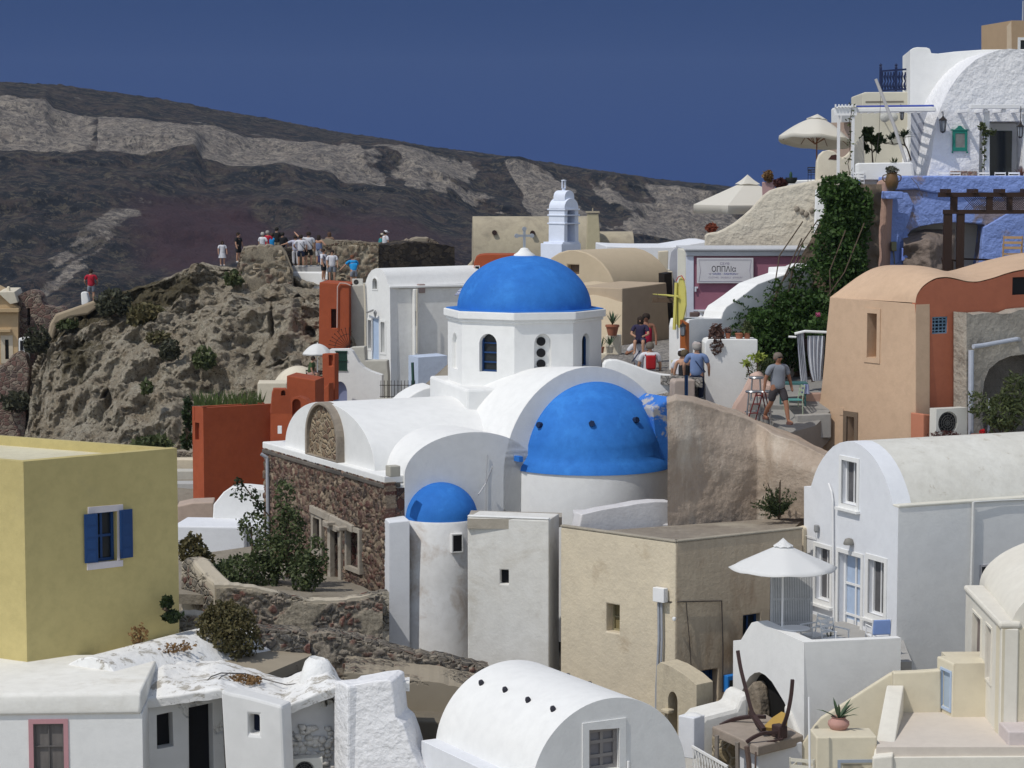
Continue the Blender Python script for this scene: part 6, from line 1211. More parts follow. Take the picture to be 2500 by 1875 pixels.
# white long building and its neighbour
WB=PL(1500,600,95,3); lw=thing('long_white_building','long low white building with a wall in bluish shade behind the tan vaults','building',WB.p(1600,700,1))
mb=MB(); mb.prism(WB,quad3(WB,[(1480,600),(1520,602),(1570,603),(1640,603),(1660,600),(1720,590),(1740,590),(1740,800),(1480,800)]),5); mb.obj('wall',WH2,lw,bevel=.08,seg=3)  # bluish shade of the front put into the white plaster colour
g3=PL(1640,640,88,-30); mb=MB(); mb.prism(g3,quad3(g3,[(1634,640),(1638,615),(1648,605),(1662,604),(1662,800),(1634,800)]),2); mb.obj('grey_side',stucco('grey_blue_render',(.34,.35,.40),(.28,.29,.33),.6),lw,bevel=.04)
# ---------- peach and terracotta house ----------
PEACH=stucco('peach_render',(.58,.41,.28),(.53,.37,.25),.8,bump=.25,bscale=12,stain=(.47,.33,.23),stain_t=(.56,.80),sscale=.6); TERC=stucco('terracotta_render',(.46,.155,.085),(.40,.13,.075),.7,bump=.2)
SL=PL(2235,742,60,-59); SR=PL(2235,742,60,31)
ph=thing('peach_house','peach and terracotta house with softly swelling roof and a tall slit window','house',SL.w(-2,-13,2))
hs=[opening(ph,SL,2119,764,2141,875,frame=.13,fm=PEACH,pane=stucco('amber_reveal',(.34,.20,.07),None,.5),rv=.4,label='tall slit window in a raised peach frame'),
    opening(ph,SL,2068,1016,2086,1100,frame=.14,fm=stucco('brown_stone_trim',(.20,.145,.10),(.15,.11,.08),.8,bump=.5),pane=DK,rv=.3,name='door')]
mb=MB(); mb.prism(SL,quad3(SL,[(2026,726),(2235,742),(2235,1200),(2030,1200),(1995,1140),(1965,1105),(1935,1078),(1928,1060),(1950,1050),(1972,1036),(1990,1010),(2002,975),(2008,925),(2013,870),(2018,800)]),.5,holes=hs,reveal=.38); mb.obj('peach_wall',PEACH,ph,bevel=.05)
mb=MB(); mb.box(SL.p(2055,1000,0)-Vector((0,0,.05)),.15,.03,.2,rot=R(-59)); mb.obj('wall_plate',PEACH,ph)
fp=[(2235,742),(2238,725),(2246,710),(2256,699),(2270,689),(2288,681),(2312,679),(2335,683),(2360,689),(2385,690),(2405,686),(2430,679),(2460,669),(2500,660),(2640,640)]
hr=[opening(ph,SR,2276,774,2313,814,frame=.0,pane=flat('dark_blue_void',(.008,.012,.03),.8),rv=.11,bars=(3,4),bm=flat('steel_blue_bars',(.16,.26,.36),.5),inner=.035,label='small window with steel blue bars'),opening(ph,SR,2472,677,2540,718,frame=0,pane=DK,rv=.11)]
mb=MB(); mb.prism(SR,quad3(SR,fp+[(2640,1200),(2235,1200)]),.13,holes=hr,reveal=.11,off=.001); mb.obj('terracotta_wall',TERC,ph,smooth=30)
bpx=[(2026,726,63.3),(2045,712,63.3),(2070,693,63.3),(2095,675,63.4),(2125,658,63.6),(2155,649,63.8),(2190,647,64),(2225,651,64.2),(2260,660,64.4),(2290,663,64.6),(2320,661,64.8),(2360,650,65),(2420,633,65.5),(2500,617,66),(2640,600,67)]
A=[SR.p(x,y,-.0)+Vector((0,0,.03)) for x,y in fp]; B=[W(*b) for b in bpx]; mids=[a.lerp(b,.5)+Vector((0,0,min(.12,.03*i))) for i,(a,b) in enumerate(zip(A,B))]
def smooth_rows(rows,n=6):
    cols=[smooth(list(c),n) for c in zip(*rows)]; return cols
rows=[smooth(A,4),smooth(mids,4),smooth(B,4)]; cols=[smooth([a,m,b],5) for a,m,b in zip(*rows)]
mb=MB(); n=len(cols[0]); vs=[p for c in cols for p in c]; mb.add(vs,[(i*n+j,(i+1)*n+j,(i+1)*n+j+1,i*n+j+1) for i in range(len(cols)-1) for j in range(n-1)])
bk=[c[-1] for c in cols]; loft(mb,bk,[Vector((p.x,p.y,-9)) for p in bk]); mb.obj('roof',PEACH,ph,smooth=60)
# rough rock patch on the right of it
PR=stucco('pale_rock_plaster',(.42,.385,.33),(.30,.27,.23),.9,bump=1,bscale=5,dist=.08,stain=(.16,.14,.12),stain_t=(.54,.68),sscale=1.4)
rpp=PL(2350,900,60.4,31); ot=quad3(rpp,[(2347,762),(2362,768),(2385,764),(2410,762),(2432,766),(2455,764),(2475,756),(2500,753),(2640,745),(2640,1200),(2347,1200)])
arch_=quad3(rpp,[(2388,1200),(2388,1040),(2385,980),(2390,930),(2402,900),(2425,880),(2455,868),(2500,862),(2640,860),(2640,1200)])
mb=MB(); mb.prism(rpp,ot,.5,holes=[(arch_,.32)],off=-.2); o=mb.obj('rock_facing',PR,ph,bevel=.06)
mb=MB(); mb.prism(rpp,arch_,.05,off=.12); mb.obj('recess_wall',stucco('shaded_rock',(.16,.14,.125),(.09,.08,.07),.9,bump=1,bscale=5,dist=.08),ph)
mb=MB(); mb.tube([rpp.p(2371,855,-.35),rpp.p(2370,1100,-.35)],.075,10); mb.tube([rpp.p(2376,846,-.35),rpp.p(2400,843,-.35),rpp.p(2482,828,-.35),rpp.p(2490,829,-.1)],.06,10); mb.tube([rpp.p(2416,973,-.8),rpp.p(2412,1100,-.8)],.03,8); mb.obj('drainpipe',flat('pale_blue_pipe',(.42,.45,.52),.4),ph)
mb=MB(); sb=PL(2235,1000,59.7,31); mb.prism(sb,quad3(sb,[(2235,1008),(2254,1010),(2292,1090),(2292,1200),(2262,1200),(2235,1090)]),.5,off=-.3); mb.obj('sloping_buttress',stucco('salmon_render',(.50,.20,.12),None,.5,stain=(.7,.62,.55),stain_t=(.68,.72),sscale=2),ph,bevel=.03)
ac_unit(PL(2275,1060,59.4,24),2270,996,2344,1062,'large cream air conditioner in front of the terracotta wall',off=-.3)
for nm,lab,sp,mt,lf in (('oleander','leafy green oleander in front of the dark rock recess at the right edge',[(2450,1010,59,48,45,900),(2480,960,59,35,50,500),(2385,985,59.3,20,32,180)],BUSHG,.09),('flower_planter','dark red leafy planter below the large air conditioner',[(2310,1062,58.8,36,10,350)],leafm('dark_red_leaves',(.07,.02,.02),(.12,.05,.04)),.05)):
    r_=thing(nm,lab,'plant',W(sp[0][0],1085,59)); mb=MB()
    for px,py,d,rx,rz,nn in sp: leafcloud(mb,W(px,py,d),(rx*d/F,.35,rz*d/F),nn,lf,asp=.25)
    mb.obj('foliage',mt,r_,weld=False)
    mb=MB()
    for k in range(10): mb.tube([W(sp[0][0]+rnd.uniform(-10,10),1082,59),W(sp[0][0]+rnd.uniform(-40,40),1082-sp[0][4]*rnd.uniform(.8,1.6),59)],[.02,.006],5)
    mb.obj('stem',WOODM,r_)
r_=thing('geranium','red geranium flower head beside the thin white pipe','flower',W(2398,1085,58.9)); mb=MB(); leafcloud(mb,W(2398,1053,58.9),(.075,.07,.055),70,.03); mb.obj('flower',flat('red_petals',(.55,.01,.015),.6),r_,weld=False); mb=MB(); leafcloud(mb,W(2398,1070,58.9),(.09,.08,.06),40,.05); mb.obj('leaves',BUSHG,r_,weld=False)
wallthing('planter_box','long terracotta planter box at the foot of the dark rock recess',PL(2400,1066,58.7,10),[(2380,1062),(2500,1060),(2600,1060),(2600,1110),(2380,1110)],.3,TERRA,cat='planter',bevel=.02)
# ---------- blue wall, pergola, ivy ----------
BLW=stucco('cornflower_blue_wash',(.25,.35,.72),(.20,.29,.64),.7,bump=1,bscale=7,dist=.06,stain=(.30,.22,.19),stain_t=(.60,.66),sscale=.55)
BLWX=stucco('peeled_blue_wall',(.25,.35,.72),(.20,.29,.64),.7,bump=1,bscale=7,dist=.06,stain=(.24,.185,.16),stain_t=(.46,.52),sscale=.5)
bw=thing('blue_terrace_wall','rough cornflower blue retaining wall with peeled brown patches under the upper terrace','wall',W(2330,700,73)); BP=PL(2165,432,72,6)
hole=quad3(BP,[(2215,575),(2225,562),(2250,552),(2285,546),(2330,543),(2375,545),(2404,549),(2405,556),(2398,620),(2385,700),(2290,700),(2262,640),(2240,600)])
mb=MB(); mb.prism(BP,quad3(BP,[(2165,432),(2640,432),(2640,760),(2160,760)]),4,holes=[(hole,1.2)],reveal=1.2); mb.obj('wall',BLWX,bw,bevel=.05)
mb=MB(); mb.prism(BP,quad3(BP,[(2165,429),(2640,429),(2640,460),(2600,472),(2500,468),(2440,476),(2380,470),(2330,478),(2270,470),(2235,462),(2165,466)]),.3,off=-.10); mb.obj('blue_top_band',BLW,bw,bevel=.05)
mb=MB(); mb.prism(BP,quad3(BP,[(2400,555),(2460,520),(2640,520),(2640,760),(2385,760)]),.3,off=-.06); mb.prism(BP,quad3(BP,[(2165,468),(2215,470),(2230,500),(2218,540),(2200,580),(2195,640),(2165,660)]),.3,off=-.06); mb.obj('blue_wall_panel',BLW,bw,bevel=.05)
mb=MB(); n0=0; c=BP.p(2255,640,-.1)
rb_=landmesh('rock_bulge',[([(2205,575),(2260,560),(2330,560)],[(2205,72.2),(2330,72.6)],0),([(2205,600),(2260,585),(2330,600)],[(2205,71.6),(2270,71.2),(2330,72.4)],.5),([(2230,700),(2260,690),(2330,690)],[(2205,72),(2270,71.3),(2330,72.2)],1)],2205,2330,50,40,lambda p,px,s:p+Vector((0,-1,0))*fr(p,.9,4)*.3,stucco('brown_cave_rock',(.22,.175,.15),(.15,.12,.10),.9,bump=1,bscale=5,dist=.08))
rb_.parent=bw; rb_.location=rb_.location-bw.location; ORG[rb_]=ORG[bw]
PKW=stucco('pinkish_wall',(.44,.28,.22),(.36,.24,.19),.8,bump=.6,bscale=8,dist=.04,stain=(.22,.15,.12),stain_t=(.55,.68),sscale=.9,streak=True)
wallthing('pink_pillar_wall','weathered pinkish wall strip between the ivy and the blue wall',PL(2165,440,71.6,-35),[(2108,520),(2120,500),(2130,470),(2142,440),(2166,438),(2158,680),(2160,760),(2112,760)],.8,PKW,bevel=.08)
for nm,x0,y0,x1,y1,mt,lab in (('utility_box',2175,590,2188,613,flat('olive_metal',(.22,.22,.13),.6),'small olive utility box on the blue wall'),('utility_box',2201,606,2225,637,flat('blue_metal_box',(.22,.32,.78),.5),'blue painted utility box on the blue wall, right of the olive one')):
    c=BP.p((x0+x1)/2,(y0+y1)/2,-.22); b_=thing(nm,lab,'utility box',c-Vector((0,0,.3))); mb=MB(); k=71.7/F; mb.box(c,(x1-x0)*k,.16,(y1-y0)*k,rot=R(6)); mb.obj('box',mt,b_,bevel=.02); mb=MB(); mb.box(c+Vector((0,-.085,0)),(x1-x0)*k*.8,.012,(y1-y0)*k*.8,rot=R(6)); mb.tube([c+Vector((0,.02,-.1)),c+Vector((.05,.05,-.55))],.02,5); mb.obj('door',mt,b_)
# dark wooden pergola
pg=thing('wooden_pergola','dark wooden pergola with lattice panels in front of the blue wall','pergola',W(2400,720,67)); DW=flat('dark_pergola_wood',(.04,.022,.016),.6,bump=.3); GP2=PL(2310,500,69.5,3)
for (x0,x1) in ((2306,2322),(2338,2352)):
    for o_ in (0,):
        t0,z1=GP2.q(x0,520,0); t1,z0=GP2.q(x1,730,0); mb=MB(); mb.prism(GP2,[(t0,z0),(t1,z0),(t1,z1),(t0,z1)],.15,off=o_); mb.obj('post',DW,pg)
mb=MB()
for o_ in(-.02,):
    for ya,yb in((470,481),(512,522)):
        t0,z1=GP2.q(2292 if ya<500 else 2304,ya); t1,z0=GP2.q(2640,yb); mb.prism(GP2,[(t0,z0),(t1,z0),(t1,z1),(t0,z1)],.14,off=o_)
mb.obj('main_beam',DW,pg)
t=GP2.q(2304,460)[0]
for k in range(8):
    mb=MB(); zb2=GP2.q(2300,469.5)[1]; mb.box(GP2.w(t+.1+k*.82,zb2+.04,.2),.13,.9,.12,rot=R(3)); mb.obj('rafter',DW,pg)
mb=MB(); tA=GP2.q(2354,500)[0]; zA_,zB_=GP2.q(2354,482)[1],GP2.q(2354,511)[1]; wd=zA_-zB_
k=0; tt_=tA
while tt_<GP2.q(2640,500)[0]:
    for sgn in(1,-1):
        a=(tt_,zB_) if sgn>0 else (tt_,zA_); b=(tt_+wd,zA_) if sgn>0 else (tt_+wd,zB_); mb.tube([GP2.w(a[0],a[1],.04),GP2.w(b[0],b[1],.04)],.011,4)
    tt_+=.068
mb.obj('lattice',DW,pg)
for x0,x1 in((2322,2338),(2410,2424),(2460,2472)): mb=MB(); t0,z1=GP2.q(x0,481); t1,z0=GP2.q(x1,512); mb.prism(GP2,[(t0,z0),(t1,z0),(t1,z1),(t0,z1)],.10,off=.01); mb.obj('panel_frame',DW,pg)
mb=MB()
for k in range(9): f=k/8; a=GP2.q(2308+28*f,630+6*f); b=GP2.q(2308+28*min(1,f+.22),662); mb.tube([GP2.w(a[0],a[1],.5),GP2.w(b[0],b[1],.5)],.018,4)
mb.tube([GP2.p(2306,630,.5),GP2.p(2340,638,.5)],.03,5); mb.tube([GP2.p(2352,632,.6),GP2.p(2470,636,.6)],.03,5); mb.obj('railing',DW,pg)
chair('wicker_chair','light wooden chair back seen above the peach roof at the right edge',Vector((W(2470,700,67.5).x,67.5,W(2470,665,67.5).z)),R(170),flat('honey_wood',(.42,.27,.14),.6),group='chairs on the terraces',sc_=1.25)
# ivy
iv=thing('ivy','large mass of dark green ivy pouring down the slope beside the blue wall','ivy',W(1960,960,68))
mb=MB(); 
IV=[(2050,470,69.5,52,42,2600),(2085,500,69.5,48,50,1700),(2095,560,69.6,28,70,1100),(2060,550,69.4,55,60,2400),(2040,620,69,60,60,2600),(2000,690,68.6,75,60,2800),(1960,760,68,90,55,3000),(1900,800,67.5,75,50,2400),(1870,850,67,45,55,1500),(2075,660,69.2,45,60,1600),(2020,780,68.4,70,60,2000),(2105,690,69.6,30,45,700),(1985,840,68.2,60,40,1300),(1950,860,67.9,60,45,1300),(2005,800,66.8,30,35,700),(1860,775,67.2,40,26,600),(2025,590,69.3,35,60,900)]
for px,py,d,rx,rz,nn in IV: leafcloud(mb,W(px,py,d),(rx*d/F,.75,rz*d/F),int(nn*(.35 if 1970<px<2050 and 560<py<700 else .75)),.075,seed=px+py)
rr=random.Random(11)
for k in range(60):  # straggling shoots
    x,y=rr.choice([(2040,500),(2020,560),(1990,650),(1920,720),(1850,760),(1840,840),(1830,800)]); p=W(x+rr.uniform(-20,10),y+rr.uniform(-30,30),69-(y-450)*.005); d=Vector((-rr.uniform(.3,1),-rr.uniform(0,.3),rr.uniform(-.2,.8))).normalized(); L=rr.uniform(.3,.9)
    for j in range(9): leafcloud(mb,p+d*L*(j/9)+Vector((0,0,-.15*(j/9)**2)),(.04,.04,.04),2,.05,seed=rr.random())
mb.obj('foliage',IVYM,iv,weld=False)
rs_=landmesh('ivy_slope',[([(1800,760),(1850,740),(1900,690),(1950,640),(1990,560),(2020,500),(2060,450),(2150,450)],[(1800,69),(2150,71.5)],0),([(1800,1000),(1850,990),(2150,990)],[(1800,67.8),(2150,69)],1)],1800,2150,70,70,lambda p,px,s:p+Vector((0,-1,0))*fr(p,.7,4)*.5,stucco('earth_slope',(.15,.115,.085),(.09,.07,.05),.9,bump=1,bscale=5,dist=.08)); tag(rs_,kind='structure')
mb=MB()
for k in range(14):
    x=rr.uniform(1940,2110); y=rr.uniform(520,700); mb.tube([W(x,y,68.6),W(x-rr.uniform(10,60),y+rr.uniform(60,130),68.1),W(x-rr.uniform(30,110),y+rr.uniform(130,240),67.6)],.02,5)
mb.obj('stem',WOODM,iv)
r_=thing('pink_flower','single pink flower in the lower ivy','flower',W(1998,775,66.5)); mb=MB(); leafcloud(mb,W(1998,768,66.4),(.07,.06,.06),40,.035); mb.obj('petals',flat('pink_petals',(.55,.12,.25),.6),r_,weld=False)
# ---------- pink shop and white stair walls ----------
SH=PL(1693,625,72,1); MAU=stucco('mauve_render',(.32,.135,.185),(.28,.115,.16),.5,bump=.15); LIL=stucco('lilac_white_render',(.64,.66,.73),(.58,.60,.68),.5,bump=.15)
sp_=thing('mauve_shop','mauve fronted shop with white cornice and a large white signboard','shop',SH.p(1830,800,1))
mb=MB(); mb.prism(SH,quad3(SH,[(1692,626),(1990,626),(1990,900),(1692,900)]),3,off=.05); mb.obj('mauve_wall',MAU,sp_)
mb=MB(); mb.prism(SH,quad3(SH,[(1674,618),(1694,618),(1694,900),(1674,900)]),3,off=0); mb.obj('corner_pillar',LIL,sp_,bevel=.02)
mb=MB(); mb.prism(SH,quad3(SH,[(1674,613),(1995,612),(1995,625),(1674,625)]),3,off=-.06); mb.prism(SH,quad3(SH,[(1671,606),(1995,606),(1995,612),(1671,612)]),3.1,off=-.14); mb.obj('cornice',stucco('grey_white_cornice',(.52,.53,.55),None,.5),sp_,bevel=.02)
sl2=PL(1674,620,72,-60); mb=MB(); mb.prism(sl2,quad3(sl2,[(1654,606),(1674,612),(1674,900),(1654,900)]),.4); mb.obj('side_wall',stucco('pale_stone_render',(.60,.58,.50)),sp_,bevel=.02)
mb=MB(); mb.prism(SH,quad3(SH,[(1693,756),(1735,756),(1735,760),(1693,760)]),.1,off=-.03); mb.prism(SH,quad3(SH,[(1696,700),(1704,700),(1704,704),(1700,704),(1700,712),(1696,712)]),.05,off=-.02); mb.obj('trim',LIL,sp_)
sg=thing('shop_sign','large white shop signboard reading cave and GREEK FASHION on the mauve wall','sign',SH.p(1770,690,-.1)); mb=MB(); mb.prism(SH,quad3(SH,[(1701,629.5),(1838.5,629.5),(1838.5,691),(1701,691)]),.06,off=-.075); mb.obj('board',stucco('sign_white',(.60,.585,.60),None,.3,bump=.02),sg)
INK=flat('black_ink',(.03,.025,.03),.6); BLI=flat('blue_ink',(.05,.06,.30),.6); GRI=flat('grey_lilac_ink',(.36,.32,.40),.6)
def text(s,pl,x0,x1,ybase,ytop,mat,parent,off=-.079,name='lettering'):
    cu=bpy.data.curves.new(name,'FONT'); cu.body=s; cu.size=1; cu.align_x='LEFT'; o=bpy.data.objects.new(name,cu); link(o); bpy.context.view_layer.update()
    me=bpy.data.meshes.new_from_object(o.evaluated_get(bpy.context.evaluated_depsgraph_get())); bpy.data.objects.remove(o)
    xs=[v.co.x for v in me.vertices]; ys=[v.co.y for v in me.vertices]; t0,z0=pl.q(x0,ybase); t1,z1=pl.q(x1,ytop)
    mx,Mx,my,My=min(xs),max(xs),0.0,max(ys)
    for v in me.vertices:
        t=t0+(v.co.x-mx)/(Mx-mx)*(t1-t0); z=z0+(v.co.y-my)/(My-my)*(z1-z0); v.co=pl.w(t,z,off)-ORG[parent]
    me.materials.clear(); me.materials.append(mat); o=bpy.data.objects.new(name,me); link(o); o.parent=parent; ORG[o]=ORG[parent]; return o
text('cave',SH,1757,1780,646,640,GRI,sg); text('ΟΠΠΛΙα',SH,1737,1796,663,649,INK,sg)
text('GREEK · FASHION',SH,1739,1796,670.5,666,BLI,sg); text('CLOTHES · SANDALS · JEWELRY',SH,1729,1812,679,675,GRI,sg)
mb=MB()
for a,b in(((1706,634),(1834,634)),((1706,687),(1834,687)),((1706,634),(1710,660)),((1710,660),(1706,687)),((1834,634),(1830,660)),((1830,660),(1834,687))): mb.tube([SH.p(*a,-.08),SH.p(*b,-.08)],.006,4)
for cx_ in(1733,1799):
    for dx in(-3,0,3): mb.tube([SH.p(cx_,669.5,-.08),SH.p(cx_+dx,666.5,-.08)],.006,4)
mb.obj('ornament',GRI,sg)
ac_unit(SH,1735,746,1795,781,'white box air conditioner at the foot of the mauve shop wall',off=-.4,dep=.35)
mb=MB(); mb.box(SH.p(1695,770,-.4),.28,.25,.2); tag(mb.obj('stone_block',stucco('brown_stone_block',(.14,.10,.09),None,.6,bump=.5),bevel=.03),'small brown stone block on the white wall left of the shop air conditioner','stone')
mb=MB(); p=W(1713,779,70.8); mb.lathe(p,[(.16,0),(.15,.05),(.06,.09),(.05,.18),(.12,.24),(.14,.25),(.001,.25)],14); tag(mb.obj('pedestal',WH,smooth=40),'small white turned pedestal on the white wall under the mauve shop','pedestal')
WS=PL(1680,985,66.2,38); ws=thing('white_stair_wall','white stepped wall climbing right below the mauve shop, with a narrow doorway','wall',WS.p(1760,1000,.5))
mb=MB(); mb.prism(WS,quad3(WS,[(1678,1060),(1678,800),(1682,780),(1700,777),(1761,777),(1765,762),(1774,748),(1788,739),(1812,722),(1850,693),(1885,680),(1921,668),(1922,654),(1962,652),(1975,646),(1985,644),(1985,1060)]),.8,holes=[(rect(WS,1706,836,1720,960),.5)],reveal=.5); mb.obj('wall',WH,ws,bevel=.05,seg=3)
mb=MB(); w2=PL(1720,1000,65.3,2); mb.prism(w2,quad3(w2,[(1722,1060),(1722,838),(1726,830),(1735,828),(1850,829),(1850,1060)]),.9); mb.prism(w2,quad3(w2,[(1690,1060),(1698,860),(1700,838),(1708,838),(1708,1060)]),.6,off=.1); mb.obj('lower_wall',WH,ws,bevel=.05,seg=3)
mb=MB(); mb.prism(WS,rect(WS,1706,836,1720,960),.02,off=.45); mb.obj('doorway',flat('shade_blue_grey'  ,(.20,.20,.21)),ws)
wallthing('pink_base_wall','pale pink plaster wall foot below the white stepped wall beside the bar stools',PL(1800,980,64.2,-14),[(1768,1040),(1790,985),(1810,955),(1830,915),(1850,905),(1870,935),(1890,940),(1890,1060),(1768,1060)],.6,stucco('pale_pink_plaster',(.60,.42,.35),(.54,.40,.34),.7,bump=.3),bevel=.12)
for i,(px,w_,h_,lab,mt) in enumerate(((1757,15,26,'drooping brown shrub in a pot, leftmost on the white ledge',None),(1777,7,11,'small terracotta pot with dry stalks, middle of the white ledge',None),(1805,11,11,'wide terracotta pot on a saucer, right end of the white ledge',None),(1824,9,12,'dark green potted plant where the ivy meets the white ledge',None))):
    b_=w2.p(px,828,.3); k=65.6/F; pt=pot('plant_pot',lab,b_,[(.001,0),(w_*k*.7,0),(w_*k*.9,h_*k*1.1),(w_*k,h_*k*1.12),(w_*k,h_*k*1.35),(w_*k*.8,h_*k*1.3),(.001,h_*k*1.2)] if i!=0 else [(.001,0),(.11,0),(.13,.22),(.001,.2)],TERRA,group='pots on the white ledge')
    mb=MB()
    if i==0: leafcloud(mb,W(1748,818,65.5),(.21,.15,.28),420,.06); leafcloud(mb,W(1750,845,65.3),(.17,.1,.22),200,.05)
    elif i==1: leafcloud(mb,b_+Vector((0,0,.24)),(.11,.1,.1),90,.04)
    elif i==3: leafcloud(mb,b_+Vector((0,0,.3)),(.16,.15,.2),160,.06)
    if i!=2: mb.obj('plant',leafm('brown_succulent',(.12,.07,.055),(.18,.11,.09)) if i<2 else BUSHG,pt,weld=False)
# yellow sign and the dark shop front on the lane
ys=thing('yellow_banner','tall narrow yellow banner sign with a horizontal yellow rod over the lane','sign',W(1650,980,66)); YEM=stucco('yellow_paint',(.56,.51,.14),(.48,.43,.11),.5,bump=.05); yp=PL(1660,760,66.4,-62)
mb=MB(); mb.prism(yp,quad3(yp,[(1651,800),(1650,740),(1653,700),(1658,682),(1663,676),(1668,684),(1673,710),(1674,745),(1668,775),(1664,800)]),.04); mb.obj('banner',YEM,ys)
mb=MB(); mb.tube([W(1594,718,68.5),W(1628,721,67.4),W(1656,724,66.3)],[.012,.03,.035],7); mb.tube([W(1651,690,66.5),W(1646,805,66.4)],.05,6); mb.tube([W(1645,880,66.2),W(1644,985,66)],.07,6); mb.obj('rod',YEM,ys)
mb=MB(); mb.tube([W(1651,686,66.4),W(1656,676,66.4),W(1664,673,66.2),W(1671,684,66)],.014,5); mb.obj('red_trim',flat('red_paint',(.4,.04,.03)),ys)
mb=MB(); c=W(1622,733,67.4); mb.box(c,.72,.05,.14,rot=R(-15)); mb.tube([c+Vector((-.2,0,.05)),c+Vector((-.2,0,.2))],.01,4); tag(mb.obj('hanging_board',stucco('old_brown_wood',(.12,.08,.05),(.07,.05,.035),.8,bump=.6)),'old brown wooden board hanging below the yellow rod','sign')
wallthing('wooden_door','dark brown wooden shop door leaf on the right side of the lane',PL(1650,880,66.6,-55),[(1637,878),(1637,812),(1652,806),(1655,880)],.12,flat('very_dark_wood',(.014,.010,.008),.6),cat='door',bevel=.01)
wallthing('orange_door','narrow orange and black painted door beside the dark wooden one',PL(1670,880,66.0,-55),[(1660,870),(1660,780),(1676,790),(1676,875)],.1,flat('orange_brown_wood',(.30,.09,.025),.6),cat='door',bevel=.01)
mb=MB(); dsb=PL(1640,800,80,20); mb.prism(dsb,quad3(dsb,[(1622,668),(1640,665),(1646,830),(1624,830)]),.5); tag(mb.obj('dark_doorway',flat('very_dark_wood')),'tall dark doorway strip at the right end of the tan house','door')
def lantern(name,label,c,s=.2,bracket=(0,0,0),glass=(.25,.27,.3)):
    t=thing(name,label,'lantern',c-Vector((0,0,s))); mb=MB(); mb.lathe(c,[(.001,s*1.35),(s*.12,s*1.1),(s*.5,s*.75),(s*.52,s*.68),(s*.42,s*.66)],6); mb.lathe(c,[(s*.3,-s*.62),(s*.28,-s*.7),(.001,-s*.85)],6)
    for k in range(6):
        a=k*math.pi/3; mb.tube([c+Vector((s*.42*math.cos(a),s*.42*math.sin(a),s*.67)),c+Vector((s*.3*math.cos(a),s*.3*math.sin(a),-s*.62))],s*.035,4)
    mb.tube([c+Vector((0,0,s*1.3)),c+Vector((0,0,s*1.7)),c+Vector((0,0,s*1.7))+Vector(bracket)],s*.05,5); mb.obj('frame',IRON,t)
    mb=MB(); mb.lathe(c,[(s*.38,s*.64),(s*.27,-s*.6)],6); mb.obj('glass',flat('lantern_glass',glass,.2),t); return t
lantern('street_lantern','black six sided lantern on the white wall corner above the lane',W(1667,808,65.8),.2,(.25,0,.02))
# ---------- rough curved wall, umbrellas, terrace of the upper village ----------
RCW=stucco('rough_cream_plaster',(.62,.57,.47),(.56,.50,.40),.7,bump=1,bscale=5.5,dist=.07,stain=(.46,.40,.31),stain_t=(.58,.72),sscale=1.2)
wallthing('curved_rough_wall','large rough cream plastered wall with a sweeping curved top edge above the mauve shop',PL(1800,560,76,-8),[(1720,620),(1720,576),(1724,570),(1735,568),(1750,566),(1768,558),(1790,545),(1812,528),(1832,510),(1850,490),(1862,477),(1878,465),(1895,459),(1930,452),(1960,446),(1985,441),(2010,436),(2010,900),(1760,900),(1760,620)],.6,RCW,bevel=.07)
mb=MB()
for i,(px,py) in enumerate(((1945,510),(1958,517),(1968,523),(1982,514))):
    c=PL(1800,560,76,-8).p(px,py,-.03); mb.lathe(c,[(.001,.1),(.08,.06),(.09,-.02),(.05,-.09),(.001,-.1)],7,sy=.6)
tag(mb.obj('protruding_stones',stucco('bare_stone',(.30,.26,.21),None,.8,bump=.8),smooth=60),'cluster of bare stones showing through the rough cream wall','stones')
parasol('parasol','large square cream parasol beside the pink pillar, seen against the far cliff',W(1825,440,81),W(1825,500,81).z,2.0,4,CANV,flat('brown_wood_pole',(.16,.08,.04)),W(1825,640,81).z,vent=.18,rot=R(20),valance=.30,square=True)
parasol('parasol','round cream parasol with wooden ribs and scalloped edge on the highest left terrace',W(1995,287,84),W(1995,340,84).z,1.34,8,CANV,flat('orange_wood_pole',(.22,.10,.05)),W(2001,420,84).z,vent=.22,rot=.3,valance=.14,tilt=(R(-8),R(5)),dome=1.5)
for i,(px,py,rx,rz,lab,mt) in enumerate(((1737,556,12,11,'rusty red round shrub on the lower end of the sweeping cream wall',leafm('rusty_red_leaves',(.22,.05,.03),(.30,.09,.05))),(1905,448,15,12,'dark red trailing shrub right of the pink pillar',leafm('dark_red_leaves')if 'dark_red_leaves' in MATS else DRYM),(1875,430,13,14,'orange brown spiky plant on top of the pink pillar',DRYM))):
    bush('terrace_plant',lab,[(px,py,76.5+i,rx,rz,260)],.07,mt,'plant',stems=True)
wallthing('pink_pillar','dusty pink square pillar topped by a spiky plant, right of the square parasol',PL(1875,470,78.5,-10),[(1860,444),(1891,445),(1890,520),(1862,520)],.4,stucco('dusty_pink_plaster',(.42,.27,.27),(.38,.25,.25),.5,bump=.2),cat='pillar',bevel=.03)
wallthing('terrace_parapet','thin white parapet line behind the dark planter bowl at the end of the sweeping wall',PL(1950,440,80,0),[(1915,441),(2005,438),(2005,470),(1915,470)],.3,WH)
p=W(1932,448,77.5); pt=pot('planter_bowl','dark low planter bowl with a small cactus on the terrace edge',p,[(.001,0),(.12,0),(.19,.10),(.2,.2),(.17,.2),(.001,.17)],flat('black_stone_pot',(.03,.035,.035),.7)); mb=MB(); mb.lathe(p+Vector((-.02,0,.18)),[(.05,0),(.055,.12),(.03,.2),(.001,.22)],8); mb.obj('cactus',flat('cactus_green',(.02,.06,.035)),pt,smooth=60)
